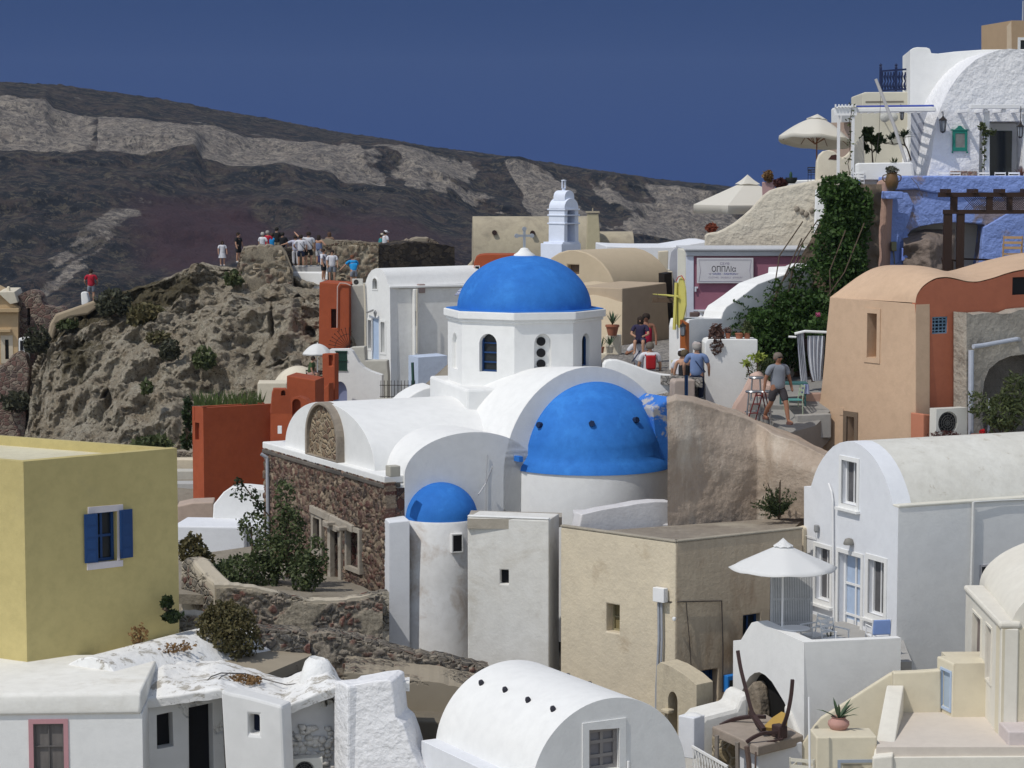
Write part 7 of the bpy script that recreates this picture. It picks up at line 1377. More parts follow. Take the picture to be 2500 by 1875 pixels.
chair('rattan_chair','dark rattan chair at the terrace edge left of the scalloped cream wall',Vector((W(1985,445,79).x,79,W(1985,446,79).z)),R(150),flat('dark_rattan',(.02,.02,.022)),group='chairs on the terraces',sc_=.62)
SCW=PL(2010,460,76,-4); wallthing('scalloped_wall','cream garden wall with wavy scalloped top and an arched niche below the round parasol',SCW,[(1986,500),(1992,440),(1994,395),(2000,378),(2010,369),(2024,366),(2036,369),(2047,378),(2056,385),(2066,380),(2078,368),(2088,355),(2095,345),(2108,330),(2112,420),(2112,560),(1986,560)],.6,CRM2,bevel=.05)
mb=MB(); mb.prism(SCW,quad3(SCW,[(2022,389),(2047,391),(2046,382),(2040,377),(2030,379)]),.05,off=-.012); tag(mb.obj('niche',flat('brown_niche',(.06,.025,.02),.8)),'dark brown arched niche in the scalloped cream wall','niche')
RWH=PL(2030,430,76.2,-4); wallthing('round_white_wall','thick rounded white wall left of the ivy top',RWH,[(2008,640),(2010,470),(2014,420),(2018,402),(2026,396),(2040,394),(2060,394),(2080,395),(2092,400),(2098,420),(2100,470),(2100,640)],.9,WH,bevel=.12)
wallthing('white_pier','smooth white buttress dropping beside the rough cream wall',PL(2010,540,74,-15),[(1984,640),(1990,462),(2010,462),(2030,470),(2040,520),(2000,640)],.8,WH,bevel=.05)
# upper white house
TG=PL(2270,430,75,4); TBk=PL(2222,430,77.5,-6)
uh=thing('upper_white_house','big white vaulted house with a rough arched front, top right','house',W(2350,500,72)); LIL2=stucco('cool_shaded_white',(.70,.72,.76),None,.5)
out=quad3(TG,[(2266,440),(2270,415),(2275,375),(2281,330),(2288,292),(2297,263),(2308,237),(2322,211),(2338,188),(2358,166),(2382,146),(2408,132),(2436,123),(2464,119),(2492,121),(2520,130),(2560,152),(2600,190),(2630,240),(2645,300),(2650,440)])
mb=MB(); mb.prism(TG,out,5,holes=[(rect(TG,2392,296,2500,440),1.0)],reveal=1.0); mb.obj('arched_front',WHX,uh,smooth=35,bevel=.06)
mb=MB(); mb.prism(TBk,quad3(TBk,[(2222,440),(2222,122),(2230,117),(2240,115),(2262,116),(2270,119),(2274,130),(2290,131),(2330,126),(2400,121),(2640,119),(2640,440)]),4); mb.obj('rear_block',WH,uh,bevel=.08,seg=3)
mb=MB(); tp2=PL(2225,400,76.8,-20); mb.prism(tp2,quad3(tp2,[(2222,440),(2224,272),(2280,270),(2278,440)]),.5); mb.obj('shaded_entry',stucco('entry_wall_shade',(.42,.44,.50),(.36,.38,.43),.6),uh)  # the entry wall's shade is put into its grey-blue colour
mb=MB(); mb.tube([tp2.p(2255,315,-.1),tp2.p(2255,388,-.1)],.03,6); mb.prism(tp2,quad3(tp2,[(2242,430),(2243,300),(2268,298),(2267,430)]),.03,off=-.02); mb.obj('entry_door',stucco('grey_door',(.30,.31,.36)),uh)
mb=MB(); mb.prism(TG,quad3(TG,[(2320,418),(2384,418),(2384,429),(2320,429)]),.05,off=-.03); mb.obj('tile_band',stone('tile_band',[(.36,.2,.16),(.5,.4,.35),(.4,.25,.2)],(.5,.45,.4),scale=9),uh)
mb=MB()
for x0,x1,y0 in((2384,2396,272),(2480,2496,272)): mb=MB(); mb.prism(TG,quad3(TG,[(x0,y0),(x1,y0),(x1,432),(x0,432)]),.3,off=-1.0); mb.obj('porch_pillar',WH,uh,bevel=.03)
mb=MB(); mb.prism(TG,quad3(TG,[(2345,258),(2640,258),(2640,268),(2345,268)]),.25,off=-1.25)
for k in range(4): mb.box(TG.p(2352+k*44,271,-.6),.09,1.2,.1,rot=R(4))
mb.obj('porch_beam',WPAINT,uh,bevel=.01)
mb=MB(); mb.prism(TG,rect(TG,2428,318,2482,432),.05,off=.6); mb.obj('dark_doorway',DGL,uh)
mb=MB(); mb.prism(TG,quad3(TG,[(2396,300),(2640,300),(2640,440),(2396,440)]),.04,off=.9); mb.obj('porch_back_wall',WH,uh)
uf=thing('upper_terrace','flat upper terrace carrying the white house, its tables and chairs','terrace',W(2350,520,72)); mb=MB(); a=[(2100,432,73.1),(2640,432,73.1),(2640,429,82),(2100,429,82)]; ps=[W(*q) for q in a]; mb.vprism([(v.x,v.y) for v in ps],-3.5,W(2300,432,72).z-.02); mb.obj('floor',stucco('terrace_paving',(.45,.43,.40)),uf)
mb=MB(); mb.prism(PL(2095,420,73,-2),quad3(PL(2095,420,73,-2),[(2090,440),(2090,398),(2230,396),(2235,440)]),.4); mb.obj('inner_parapet',WH,uf,bevel=.08)
tn=thing('tan_tower_house','tan block with a white framed window at the top right corner','house',W(2490,200,86)); tq=PL(2470,120,86,10); h=opening(tn,tq,2491,98,2540,160,frame=.1,fm=WH,pane=DGL,rv=.2); mb=MB(); mb.prism(tq,quad3(tq,[(2470,50),(2640,50),(2640,260),(2470,260)]),3,holes=[h]); mb.obj('wall',stucco('tan_paint',(.42,.30,.19),(.38,.27,.17)),tn); tq2=PL(2470,120,86,-60); mb=MB(); mb.prism(tq2,quad3(tq2,[(2458,64),(2470,50),(2470,260),(2458,260)]),.3); mb.obj('side_wall',stucco('light_tan_paint',(.50,.40,.29)),tn); mb=MB(); mb.tube([tq.p(2497,50,.5),tq.p(2498,2,.5)],.03,5); mb.obj('antenna_mast',PIPE,tn)
# cream middle building with railing above
cm=thing('cream_box_house','flat cream house wall behind the small trees and satellite dishes','house',W(2160,500,77)); cq=PL(2105,300,79,-3)
mb=MB(); mb.prism(cq,quad3(cq,[(2105,450),(2105,228),(2112,225),(2222,224),(2222,450)]),4); mb.obj('wall',stucco('cream_yellow_render',(.60,.57,.47),(.56,.53,.44),.4,bump=.1),cm,bevel=.03)
mb=MB(); mb.prism(cq,quad3(cq,[(2113,247),(2206,246),(2206,250),(2113,251)]),.05,off=-.012); mb.obj('vent_slot',flat('slot_shadow_brown',(.2,.18,.15)),cm)
mb=MB(); lw2=PL(2050,300,87,-3); mb.prism(lw2,quad3(lw2,[(2046,440),(2046,262),(2050,258),(2105,258),(2105,440)]),3); mb.obj('left_wing',WH,cm,bevel=.03); mb=MB(); mb.prism(lw2,quad3(lw2,[(2024,440),(2024,300),(2104,298),(2104,440)]),.2,off=-.3); mb.obj('pink_wall',stucco('beige_pink_render',(.50,.38,.31),(.46,.35,.29)),cm)
mb=MB(); mb.prism(lw2,quad3(lw2,[(2052,283),(2100,283),(2100,299),(2052,299)]),.2,off=-.6); mb.obj('grey_panel',stucco('grey_panel',(.45,.46,.47)),cm)
br=thing('blue_railing','navy blue wooden balcony railing against the sky','railing',W(2184,225,78)); bq=PL(2150,200,79.5,-4); NV=flat('navy_paint',(.012,.022,.075),.5); mb=MB(); t0,z1=bq.q(2150,176); t1,z0=bq.q(2219,221)
for k in range(10):
    t=t0+(t1-t0)*(k+.5)/10; pts=[bq.w(t+.02*math.sin(j*1.9),z0+(z1-z0)*j/8) for j in range(9)]; mb.tube(pts,[.022,.03,.045,.03,.02,.03,.045,.03,.022],6)
mb.obj('balusters',NV,br).__setitem__('kind','stuff'); mb=MB(); mb.prism(bq,[(t0,z1),(t1,z1+.07),(t1,z1+.13),(t0,z1+.06)],.09,off=-.045); mb.prism(bq,[(t0,z0-.03),(t1,z0+.03),(t1,z0+.09),(t0,z0+.03)],.09,off=-.045); mb.obj('rail',NV,br)
for t in(t0,t0+(t1-t0)*.54): mb=MB(); mb.box(bq.w(t,(z0+z1)/2+.05),.08,.08,z1-z0+.15); mb.lathe(bq.w(t,z1+.1),[(.03,0),(.05,.05),(.03,.1),(.06,.14),(.001,.2)],8); mb.obj('newel_post',NV,br)
# white pergola and striped awning
wp=thing('white_pergola','white painted pergola frame with a rolled blue striped awning over the upper terrace','pergola',W(2065,450,71)); 
for x in(2048,2083): mb=MB(); a=W(x,272,74.6+(.8 if x<2060 else 0)); mb.box((a.x,a.y,(a.z+W(x,432,74.6).z)/2),.09,.09,a.z-W(x,432,74.6).z); mb.obj('post',WPAINT,wp)
mb=MB(); wq=PL(2035,270,74.6,-8); mb.prism(wq,quad3(wq,[(2035,264),(2092,262),(2092,282),(2037,282)]),.1); 
for k in range(7): mb.box(wq.p(2040+k*8,260,.8),.05,1.8,.09,rot=R(-8))
mb.obj('beam',WPAINT,wp)
mb=MB(); mb.prism(wq,quad3(wq,[(2088,263),(2275,260),(2284,262),(2286,272),(2088,274)]),.35,off=.1); mb.obj('awning_roll',WH,wp,bevel=.04); mb=MB(); mb.prism(wq,quad3(wq,[(2090,257),(2280,255),(2282,259),(2090,260)]),.5,off=.3); mb.obj('awning_stripe',flat('cobalt_stripe',(.05,.09,.42)),wp)
for i in range(11):
    mb=MB(); a=wq.p(2098+i*17,270,.5); mb.box(a+Vector((0,1.3,.0)),.05,2.6,.05,rot=0); mb.obj('slat',WPAINT,wp)
# leaning pole, dishes, lanterns, mirror
lp=thing('leaning_pole','long white leaning pole with rope crossing the upper terrace','pole',W(2225,434,75.6)); mb=MB(); mb.tube([W(2138,193,73.9),W(2182,305,73.7),W(2224,434,73.5)],[.05,.055,.05],9); mb.obj('pole_shaft',stucco('grey_white_paint',(.48,.47,.47)),lp); mb=MB(); mb.tube([W(2150,235,73.8),W(2146,330,74),W(2137,395,74.2)],.008,4); mb.tube([W(2224,434,71.6),W(2240,452,71.5),W(2253,483,71.5)],.012,4); mb.obj('rope',flat('brown_rope',(.1,.08,.07)),lp)
for i,(px,r,lab) in enumerate(((2160,.165,'left one of two pale satellite dishes on the cream wall, clear of the pole'),(2181,.16,'right one of two pale satellite dishes, half behind the leaning pole'))):
    c=cq.p(px,286,-.35); t=thing('satellite_dish',lab,'satellite dish',c+Vector((0,.2,-.2)),'satellite dishes on the cream wall'); mb=MB(); mb.lathe((0,0,0),[(.001,.05),(r*.5,.035),(r,-.01),(r*1.02,-.02)],24); M=Matrix.Rotation(R(80),3,'X'); mb.v=[c+M@v for v in mb.v]; mb.obj('dish',stucco('pale_dish',(.46,.46,.43)),t,smooth=60); mb=MB(); mb.tube([c,c+Vector((0,.3,-.05))],.02,5); mb.obj('arm',PIPE,t)
lantern('hanging_lantern','green hanging lantern between the satellite dishes and the entry',W(2202,283,75.5),.17,(0,.3,.1),(.12,.2,.06))
lantern('wall_lantern','tall pale glass lantern left of the green mirror',TG.p(2302,308,-.25),.27,(0,.25,0),(.30,.28,.22))
lantern('hanging_lantern','black lantern hanging at the right edge of the porch',TG.p(2491,322,-1.4),.24,(0,0,.4),(.08,.1,.1))
gm=thing('green_mirror','ornate teal framed mirror on the rough arched wall','mirror',TG.p(2342,372,-.1)); TEAL=flat('teal_paint',(.02,.20,.15),.5); mb=MB(); o_=[(2324,369),(2360,369),(2360,318),(2324,318)]; i_=[(2331,360),(2354,360),(2354,326),(2331,326)]
mb.prism(TG,quad3(TG,o_),.06,holes=[(quad3(TG,i_),.03)],off=-.09); mb.prism(TG,quad3(TG,[(2321,319),(2363,319),(2363,316),(2321,316)]),.08,off=-.11); mb.prism(TG,quad3(TG,[(2330,315.8),(2354,315.8),(2348,311),(2345,307),(2339,307),(2336,311)]),.05,off=-.09)
for x in(2324,2360): mb.prism(TG,quad3(TG,[(x-1.6,374),(x+1.6,374),(x+1.6,369.2),(x-1.6,369.2)]),.05,off=-.09)
mb.obj('mirror_frame',TEAL,gm,bevel=.006); mb=MB(); mb.prism(TG,quad3(TG,i_),.02,off=-.075); mb.obj('mirror_glass',stucco('mottled_mirror',(.25,.26,.25),(.10,.10,.09),1,rough=.2,bump=.05),gm)
# small trees on the terrace
def small_tree(label,base,pts,blobs,lf,mat,asp=.4,cat='tree',tr=.028):
    t=thing('small_tree',label,cat,base); mb=MB()
    for ps in pts: mb.tube(smooth([W(*p) for p in ps],4),[tr*(1-.55*i/(4*(len(ps)-1))) for i in range(4*(len(ps)-1)+1)],6)
    mb.obj('trunk',WOODM,t); mb=MB()
    for px,py,d,r,nn in blobs: leafcloud(mb,W(px,py,d),(r*d/F,r*d/F*.8,r*d/F),nn,lf,asp=asp)
    mb.obj('crown',mat,t,weld=False); return t
small_tree('small round leaved tree with open branches in front of the cream wall',W(2131,398,76.2),[((2131,398,76.2),(2129,370,76.2),(2128,352,76.2)),((2129,368,76.2),(2115,355,76.2),(2108,345,76.2)),((2128,352,76.2),(2118,335,76.2),(2115,322,76.2)),((2128,352,76.2),(2140,338,76.2),(2147,330,76.2)),((2130,372,76.2),(2142,362,76.2))],[(2115,320,76.2,9,60),(2125,318,76.2,7,40),(2108,340,76.2,9,55),(2120,332,76.2,10,70),(2128,340,76.2,9,50),(2146,334,76.2,9,60),(2140,346,76.2,9,50),(2112,356,76.2,8,40),(2142,364,76.2,7,35),(2117,365,76.2,6,25)],.085,DGRN,asp=.6)
ft=small_tree('leggy tree with long drooping leaves crossing behind the leaning pole',W(2224,392,75.6),[((2224,392,75.6),(2218,372,75.6),(2210,356,75.6),(2195,351,75.6),(2180,352,75.6),(2165,350,75.6)),((2180,352,75.6),(2176,342,75.6)),((2210,356,75.6),(2206,342,75.6),(2204,335,75.6)),((2165,350,75.6),(2158,350,75.6))],[(2176,340,75.6,3,1)],.03,DGRN)
mb=MB()
for k,(px,py) in enumerate(((2174,342),(2182,338),(2200,332),(2212,330),(2158,350),(2206,336))): 
    blades(ft,W(px,py,75.5),11,.40,.028,DGRN,1.35,20+k,'leaves',up=.7)
for i,(px,py) in enumerate(((2180,395),(2187,393))): r_=thing('small_succulent',['small spiky succulent on the shaded parapet, left of the pair','small spiky succulent on the shaded parapet, right of the pair'][i],'succulent',W(px,398,73)); blades(r_,W(px,398,73),9,.20,.018,DGRN,1.1,40+i)
r_=thing('climbing_vine','thin climbing vine up the front white pergola post','vine',W(2072,432,74.3)); mb=MB(); rr=random.Random(9); P0=[(2075,425),(2070,400),(2076,380),(2074,350),(2077,330),(2073,300),(2078,280),(2080,265)]; st=MB(); st.tube([W(x,y,74.3) for x,y in P0],.012,5)
for x,y in P0: 
    for k in range(9): leafcloud(mb,W(x+rr.uniform(-7,7),y+rr.uniform(-12,12),74.3),(.05,.05,.05),1,.05,seed=rr.random())
mb.obj('foliage',BUSHG,r_,weld=False); st.obj('stem',WOODM,r_)
r_=thing('climbing_vine','leafy creeper on the white porch pillar left of the dark doorway','vine',W(2402,430,69)); mb=MB(); [leafcloud(mb,TG.p(2401+dx,y,-1.1),(.10+e,.08,.12),nn,.06) for dx,y,nn,e in((-2,310,70,.03),(6,325,70,.05),(18,322,50,.06),(2,345,25,0),(0,365,20,0),(2,385,14,0),(1,405,10,0))]; mb.obj('foliage',BUSHG,r_,weld=False); mb=MB(); mb.tube([TG.p(2402,430,-1.1),TG.p(2403,370,-1.1),TG.p(2400,312,-1.1)],.014,5); mb.obj('stem',WOODM,r_)
# pots and furniture on the terrace edge
p=W(2177,466,71.2); pt=pot('clay_jar','big green and brown glazed jar with two handles at the corner of the blue wall',p,[(.001,0),(.10,0),(.17,.10),(.205,.25),(.20,.36),(.17,.46),(.15,.52),(.175,.56),(.15,.56),(.001,.5)],stucco('brown_glaze',(.18,.085,.04),(.07,.07,.03),1,rough=.4,sscale=2,bump=.1)); mb=MB(); leafcloud(mb,p+Vector((0,0,.64)),(.19,.18,.12),500,.03); mb.obj('plant',leafm('grey_cushion_plant',(.10,.105,.07),(.14,.14,.10)),pt,weld=False)
mb=MB()
for s_ in(-1,1): mb.tube(smooth([p+Vector((s_*.16,0,.50)),p+Vector((s_*.27,0,.46)),p+Vector((s_*.27,0,.34)),p+Vector((s_*.20,0,.28))],4),.018,6)
mb.obj('handle',MATS['brown_glaze'],pt)
wallthing('blue_corner_block','blue corner ledge carrying the big glazed jar',PL(2165,470,70.9,2),[(2163,467),(2206,468),(2206,486),(2163,486)],.8,BLW,cat='ledge',bevel=.04)
zT=W(2300,432,72).z
spots=[(2100,424,'white chair top just right of the ivy crown'),(2128,426,'white chair back in the middle of the shaded parapet row'),(2308,428,'white chair back below the tile band, left'),(2330,428,'white chair back below the tile band, right'),(2405,428,'white chair back in front of the porch pillar'),(2440,429,'white chair back in front of the dark doorway'),(2478,429,'white chair back at the far right of the upper terrace')]
for i,(px,py,lab) in enumerate(spots):
    c=W(px,py,71.9); chair('white_terrace_chair',lab,Vector((c.x*73.2/71.9,73.2+.1*(i%2),zT-.02-.50)),R(180 if i%2 else 160),WPAINT,group='white chairs on the upper terrace',sc_=.78)
for px,lab in((2355,'small white laid table on the upper terrace between the tile band and the porch'),(2455,'small white laid table in front of the dark doorway')):
    c=W(px,431,72.2); round_table('terrace_table',lab,Vector((c.x*73.3/72.2,73.3,zT+.04)),.34,zT-.5,WPAINT,'tables on the upper terrace')
r_=thing('spiky_plant','reddish spiky plant at the right edge of the upper terrace','plant',W(2496,434,73.6)); blades(r_,W(2494,434,73.6),26,.42,.012,leafm('reddish_blades',(.14,.05,.03),(.22,.10,.06)),1.0,8)
# ---------- small terrace below the ivy ----------
patch('lower_terrace',[(1845,1000,63),(1880,1026,62.2),(1930,1056,61.5),(1990,1040,62.4),(2030,1000,63),(2030,960,64),(2030,920,68),(1830,920,68),(1830,985,63)],stucco('grey_stone_paving',(.30,.29,.27),(.22,.21,.20),.8,bump=.5,bscale=5),th=.8)
wallthing('terrace_step','grey stone step climbing to the right behind the walking man',PL(1945,1015,62.5,10),[(1945,1014),(1960,1013),(2030,1010),(2030,1070),(1945,1070)],1.2,stucco('grey_step_stone',(.36,.35,.33),None,.8,bump=.4),cat='step',bevel=.03)
wallthing('low_pink_wall','low curved pinkish wall beside the white draped curtains',PL(1965,1000,63.4,4),[(1925,1012),(1932,990),(1950,985),(1960,968),(1975,961),(2030,960),(2030,1015),(1925,1015)],.35,stucco('brown_pink_plaster',(.42,.27,.21),(.36,.24,.19),.7,bump=.4),bevel=.06)
cu_=thing('white_curtain','white and grey streaked curtains tied on a white bar beside the peach house','curtain',W(1980,935,64.5)); cp4=PL(1945,820,64.5,-6)
mb=MB()
for (xa,xb,yt,xc,xd,yb) in ((1945,1962,812,1955,1972,932),(1971,2014,820,1985,2006,930)):
    vs=[];nn=18;mm=12
    for j in range(mm+1):
        f=j/mm; g=f**1.3; l=xa+(xc-xa)*(g if xa<1960 else g**2); r=xb+(xd-xb)*g
        for i in range(nn+1):
            x=l+(r-l)*i/nn; y=yt+(yb-yt)*f; vs.append(cp4.p(x,y,.07*math.sin(i*1.5+.6*f)*(1-.5*f)))
    mb.add(vs,[(j*(nn+1)+i,j*(nn+1)+i+1,(j+1)*(nn+1)+i+1,(j+1)*(nn+1)+i) for j in range(mm) for i in range(nn)])
mb.obj('cloth',stucco('streaked_white_cloth',(.72,.73,.76),(.40,.42,.48),1,streak=True,bump=.1),cu_,smooth=60,weld=False)
mb=MB(); mb.tube([cp4.p(1940,815,-.05),cp4.p(1965,809,-.05),cp4.p(2030,812,-.05)],.04,7); mb.tube([cp4.p(1925,822,-.1),cp4.p(1944,823,-.1)],.03,6); mb.obj('curtain_bar',WH,cu_); mb=MB(); mb.tube([cp4.p(1964,812,.1),cp4.p(1963,935,.1)],.02,6); mb.tube([cp4.p(1968,828,.15),cp4.p(1985,932,.15)],.06,4); mb.obj('curtain_pole',HB,cu_)
TEALP=flat('dusty_teal_paint',(.05,.14,.14),.5); tz=W(1930,936,63.2).z; tbl=thing('teal_table','dusty teal table behind the walking man','table',W(1935,1000,63.2)); mb=MB(); mb.box((W(1936,936,63.2).x,63.3,tz),.78,.6,.05); mb.obj('tabletop',TEALP,tbl)
for x,y in((1906,63.1),(1966,63.1),(1906,63.5),(1966,63.5)): mb=MB(); c=W(x,940,y); mb.box((c.x,y,tz-.36),.05,.05,.68); mb.obj('leg',TEALP,tbl)
chair('teal_chair','turquoise seated wooden chair between the walking man and the low pinkish wall',Vector((W(1937,1000,62.8).x,62.8,W(1937,1012,62.8).z)),R(-80),flat('pale_green_paint',(.38,.45,.33)),seat_m=flat('turquoise_seat',(.12,.34,.32)),arms=False,sc_=.95)
r_=thing('folded_cloth','blue and white cloth hanging from the dark table edge','cloth',W(1968,960,63)); mb=MB(); cq2=PL(1960,950,62.95,0); vs=[]
for j in range(7):
    for i in range(9): f=j/6; x=1964-3-6*f+(14+8*f)*i/8; vs.append(cq2.p(x,938+24*f,.03*math.sin(i*1.7)))
mb.add(vs,[(j*9+i,j*9+i+1,(j+1)*9+i+1,(j+1)*9+i) for j in range(6) for i in range(8)]); mb.obj('cloth',stucco('blue_white_stripe',(.10,.15,.42),(.55,.58,.7),1,streak=True,sscale=4),r_,smooth=60,weld=False)
CHR=flat('chrome',(.33,.34,.36),.35,.7)
for i,(px,d,top_,lab) in enumerate(((1838,62.6,955,'chrome bar stool nearest the pink wall foot'),(1868,62.3,955,'chrome bar stool in front of the walking man, right of the red stepladder'),(1846,63.6,921,'taller chrome bar stool behind the other two'))):
    c=Vector((W(px,top_,d).x,d,W(px,top_,d).z)); zb3=W(px,1032-(10 if i==2 else 0),d).z; t=thing('bar_stool',lab,'bar stool',(c.x,c.y,zb3),'chrome bar stools'); mb=MB(); mb.lathe(c,[(.001,-.03),(.19,-.04),(.21,-.01),(.19,.02),(.001,.015)],24); mb.obj('seat',CHR,t,smooth=40)
    for k in range(4): a=k*math.pi/2+.6; mb=MB(); mb.tube([c+Vector((.15*math.cos(a),.15*math.sin(a),-.03)),Vector((c.x+.24*math.cos(a),c.y+.24*math.sin(a),zb3))],.014,6); mb.obj('leg',CHR,t)
    mb=MB(); zr_=zb3+(c.z-zb3)*.35; mb.tube([Vector((c.x+.215*math.cos(a),c.y+.215*math.sin(a),zr_)) for a in [2*math.pi*j/20 for j in range(21)]],.010,5,cap=False); mb.obj('foot_ring',CHR,t)
sl3=thing('stepladder','dark red metal stepladder between the chrome bar stools','stepladder',W(1850,1034,62)); RD=flat('dark_red_metal',(.14,.02,.02),.5); mb=MB()
for a,b in(((1847,958),(1824,1032)),((1862,958),(1843,1032)),((1860,958),(1875,1028)),((1868,958),(1882,1026))): mb.tube([W(*a,62.0),W(*b,62.0 if b[0]<1850 else 62.6)],.018,5)
mb.obj('frame',RD,sl3); 
for f in(.1,.38,.68,.95): mb=MB(); a=W(1847-23*f,958+74*f,62.0); b=W(1862-19*f,958+74*f,62.0); mb.box((a+b)/2,(b-a).length,.12,.025); mb.obj('step',RD,sl3)
r_=thing('potted_tree','leafy potted plant with light green tips behind the chrome bar stools','plant',W(1848,950,64.4)); mb=MB(); leafcloud(mb,W(1862,910,64.6),(.45,.3,.5),900,.05,asp=.25); mb.obj('foliage',BUSHG,r_,weld=False); mb=MB(); leafcloud(mb,W(1848,872,64.4),(.26,.15,.10),60,.10,asp=.35); leafcloud(mb,W(1824,886,64.4),(.14,.1,.09),30,.10,asp=.35); mb.obj('young_leaves',leafm('lime_leaves',(.22,.28,.04),(.30,.34,.08)),r_,weld=False); mb=MB(); mb.tube([W(1832,925,64.4),W(1824,890,64.4)],.02,5); mb.tube([W(1850,940,64.4),W(1848,878,64.4)],.02,5); mb.obj('stem',WOODM,r_)
wallthing('lane_parapet','white curved parapet along the lane above the large half dome',PL(1600,900,64.5,3),[(1470,1010),(1474,890),(1480,882),(1492,879),(1510,880),(1530,886),(1560,897),(1590,908),(1620,915),(1650,918),(1698,918),(1703,924),(1700,950),(1650,946),(1640,1010)],.5,WH,bevel=.07)
wallthing('beige_pier','short pinkish beige pier at the end of the lane parapet',PL(1670,950,63.4,8),[(1645,990),(1645,934),(1650,928),(1697,927),(1697,990)],.6,stucco('pinkish_beige',(.42,.34,.29),(.36,.30,.26),.6,bump=.2),cat='pier',bevel=.04)
mb=MB(); nv=PL(1670,930,63.2,8); vs=[nv.p(1671+9*i/6,916+50*j/8,.012*math.sin(i*2)-.02) for j in range(9) for i in range(7)]; mb.add(vs,[(j*7+i,j*7+i+1,(j+1)*7+i+1,(j+1)*7+i) for j in range(8) for i in range(6)]); o=mb.obj('hanging_towel',flat('navy_towel',(.012,.035,.09),.9),smooth=60,weld=False); tag(o,'narrow navy blue towel hanging over the pinkish beige pier','towel')
GARD=leafm('garden_leaves',(.05,.075,.03),(.14,.17,.07))
gs=bush('garden_shrub','tall straggly dark green shrub climbing in front of the stone church front',[(705,1320,60.5,42,85,1100),(745,1395,59.8,40,50,750),(695,1225,60.8,26,55,260),(775,1365,59.8,28,60,300)],.065,GARD,'shrub')
bush('garden_shrub','broad green and brown shrub mass filling the garden behind the curved wall',[(610,1395,61,85,42,2000),(540,1405,60.5,50,36,800),(660,1345,61,46,42,700),(625,1290,62,42,40,380)],.06,GARD,'shrub')
bush('garden_shrub','brown and green shrub beside the yellow house corner',[(468,1340,60,34,34,900),(495,1380,59.5,26,44,700)],.06,BUSHO,'shrub')
t=bush('garden_shrub','thin leafy branch reaching above the low white house',[(600,1205,61,34,22,90),(585,1180,61,14,14,40),(632,1240,61,14,20,60)],.06,DGRN,'shrub',stems=False); mb=MB(); mb.tube(smooth([W(690,1300,60.9),W(645,1245,61),W(610,1205,61),W(585,1170,61)],4),.02,5); mb.obj('branch',WOODM,t)
# ---------- people ----------
SKIN=flat('skin',(.42,.24,.16),.6,var=.1); SKIND=flat('tanned_skin',(.27,.13,.08),.6,var=.1)
CM={}
def cloth(n,c):
    if n not in CM: CM[n]=stucco('cloth_'+n,c,tuple(x*.75 for x in c),.7,rough=.9,bump=.3,bscale=20)
    return CM[n]
def skin(name,pts,edges,rad,mat,parent,org,sub=1,root=0):
    me=bpy.data.meshes.new(name); me.from_pydata([Vector(p) for p in pts],edges,[]); me.materials.append(mat)
    o=bpy.data.objects.new(name,me); link(o); o.parent=parent; ORG[o]=ORG[parent]
    m=o.modifiers.new('skin','SKIN'); m.use_smooth_shade=True
    if not me.skin_vertices: return o
    for i,r in enumerate(rad):
        sv=me.skin_vertices[0].data[i]; sv.radius=(r,r) if not isinstance(r,tuple) else r; sv.use_root=(i==root)
    s=o.modifiers.new('smooth','SUBSURF'); s.levels=sub; s.render_levels=sub
    return o
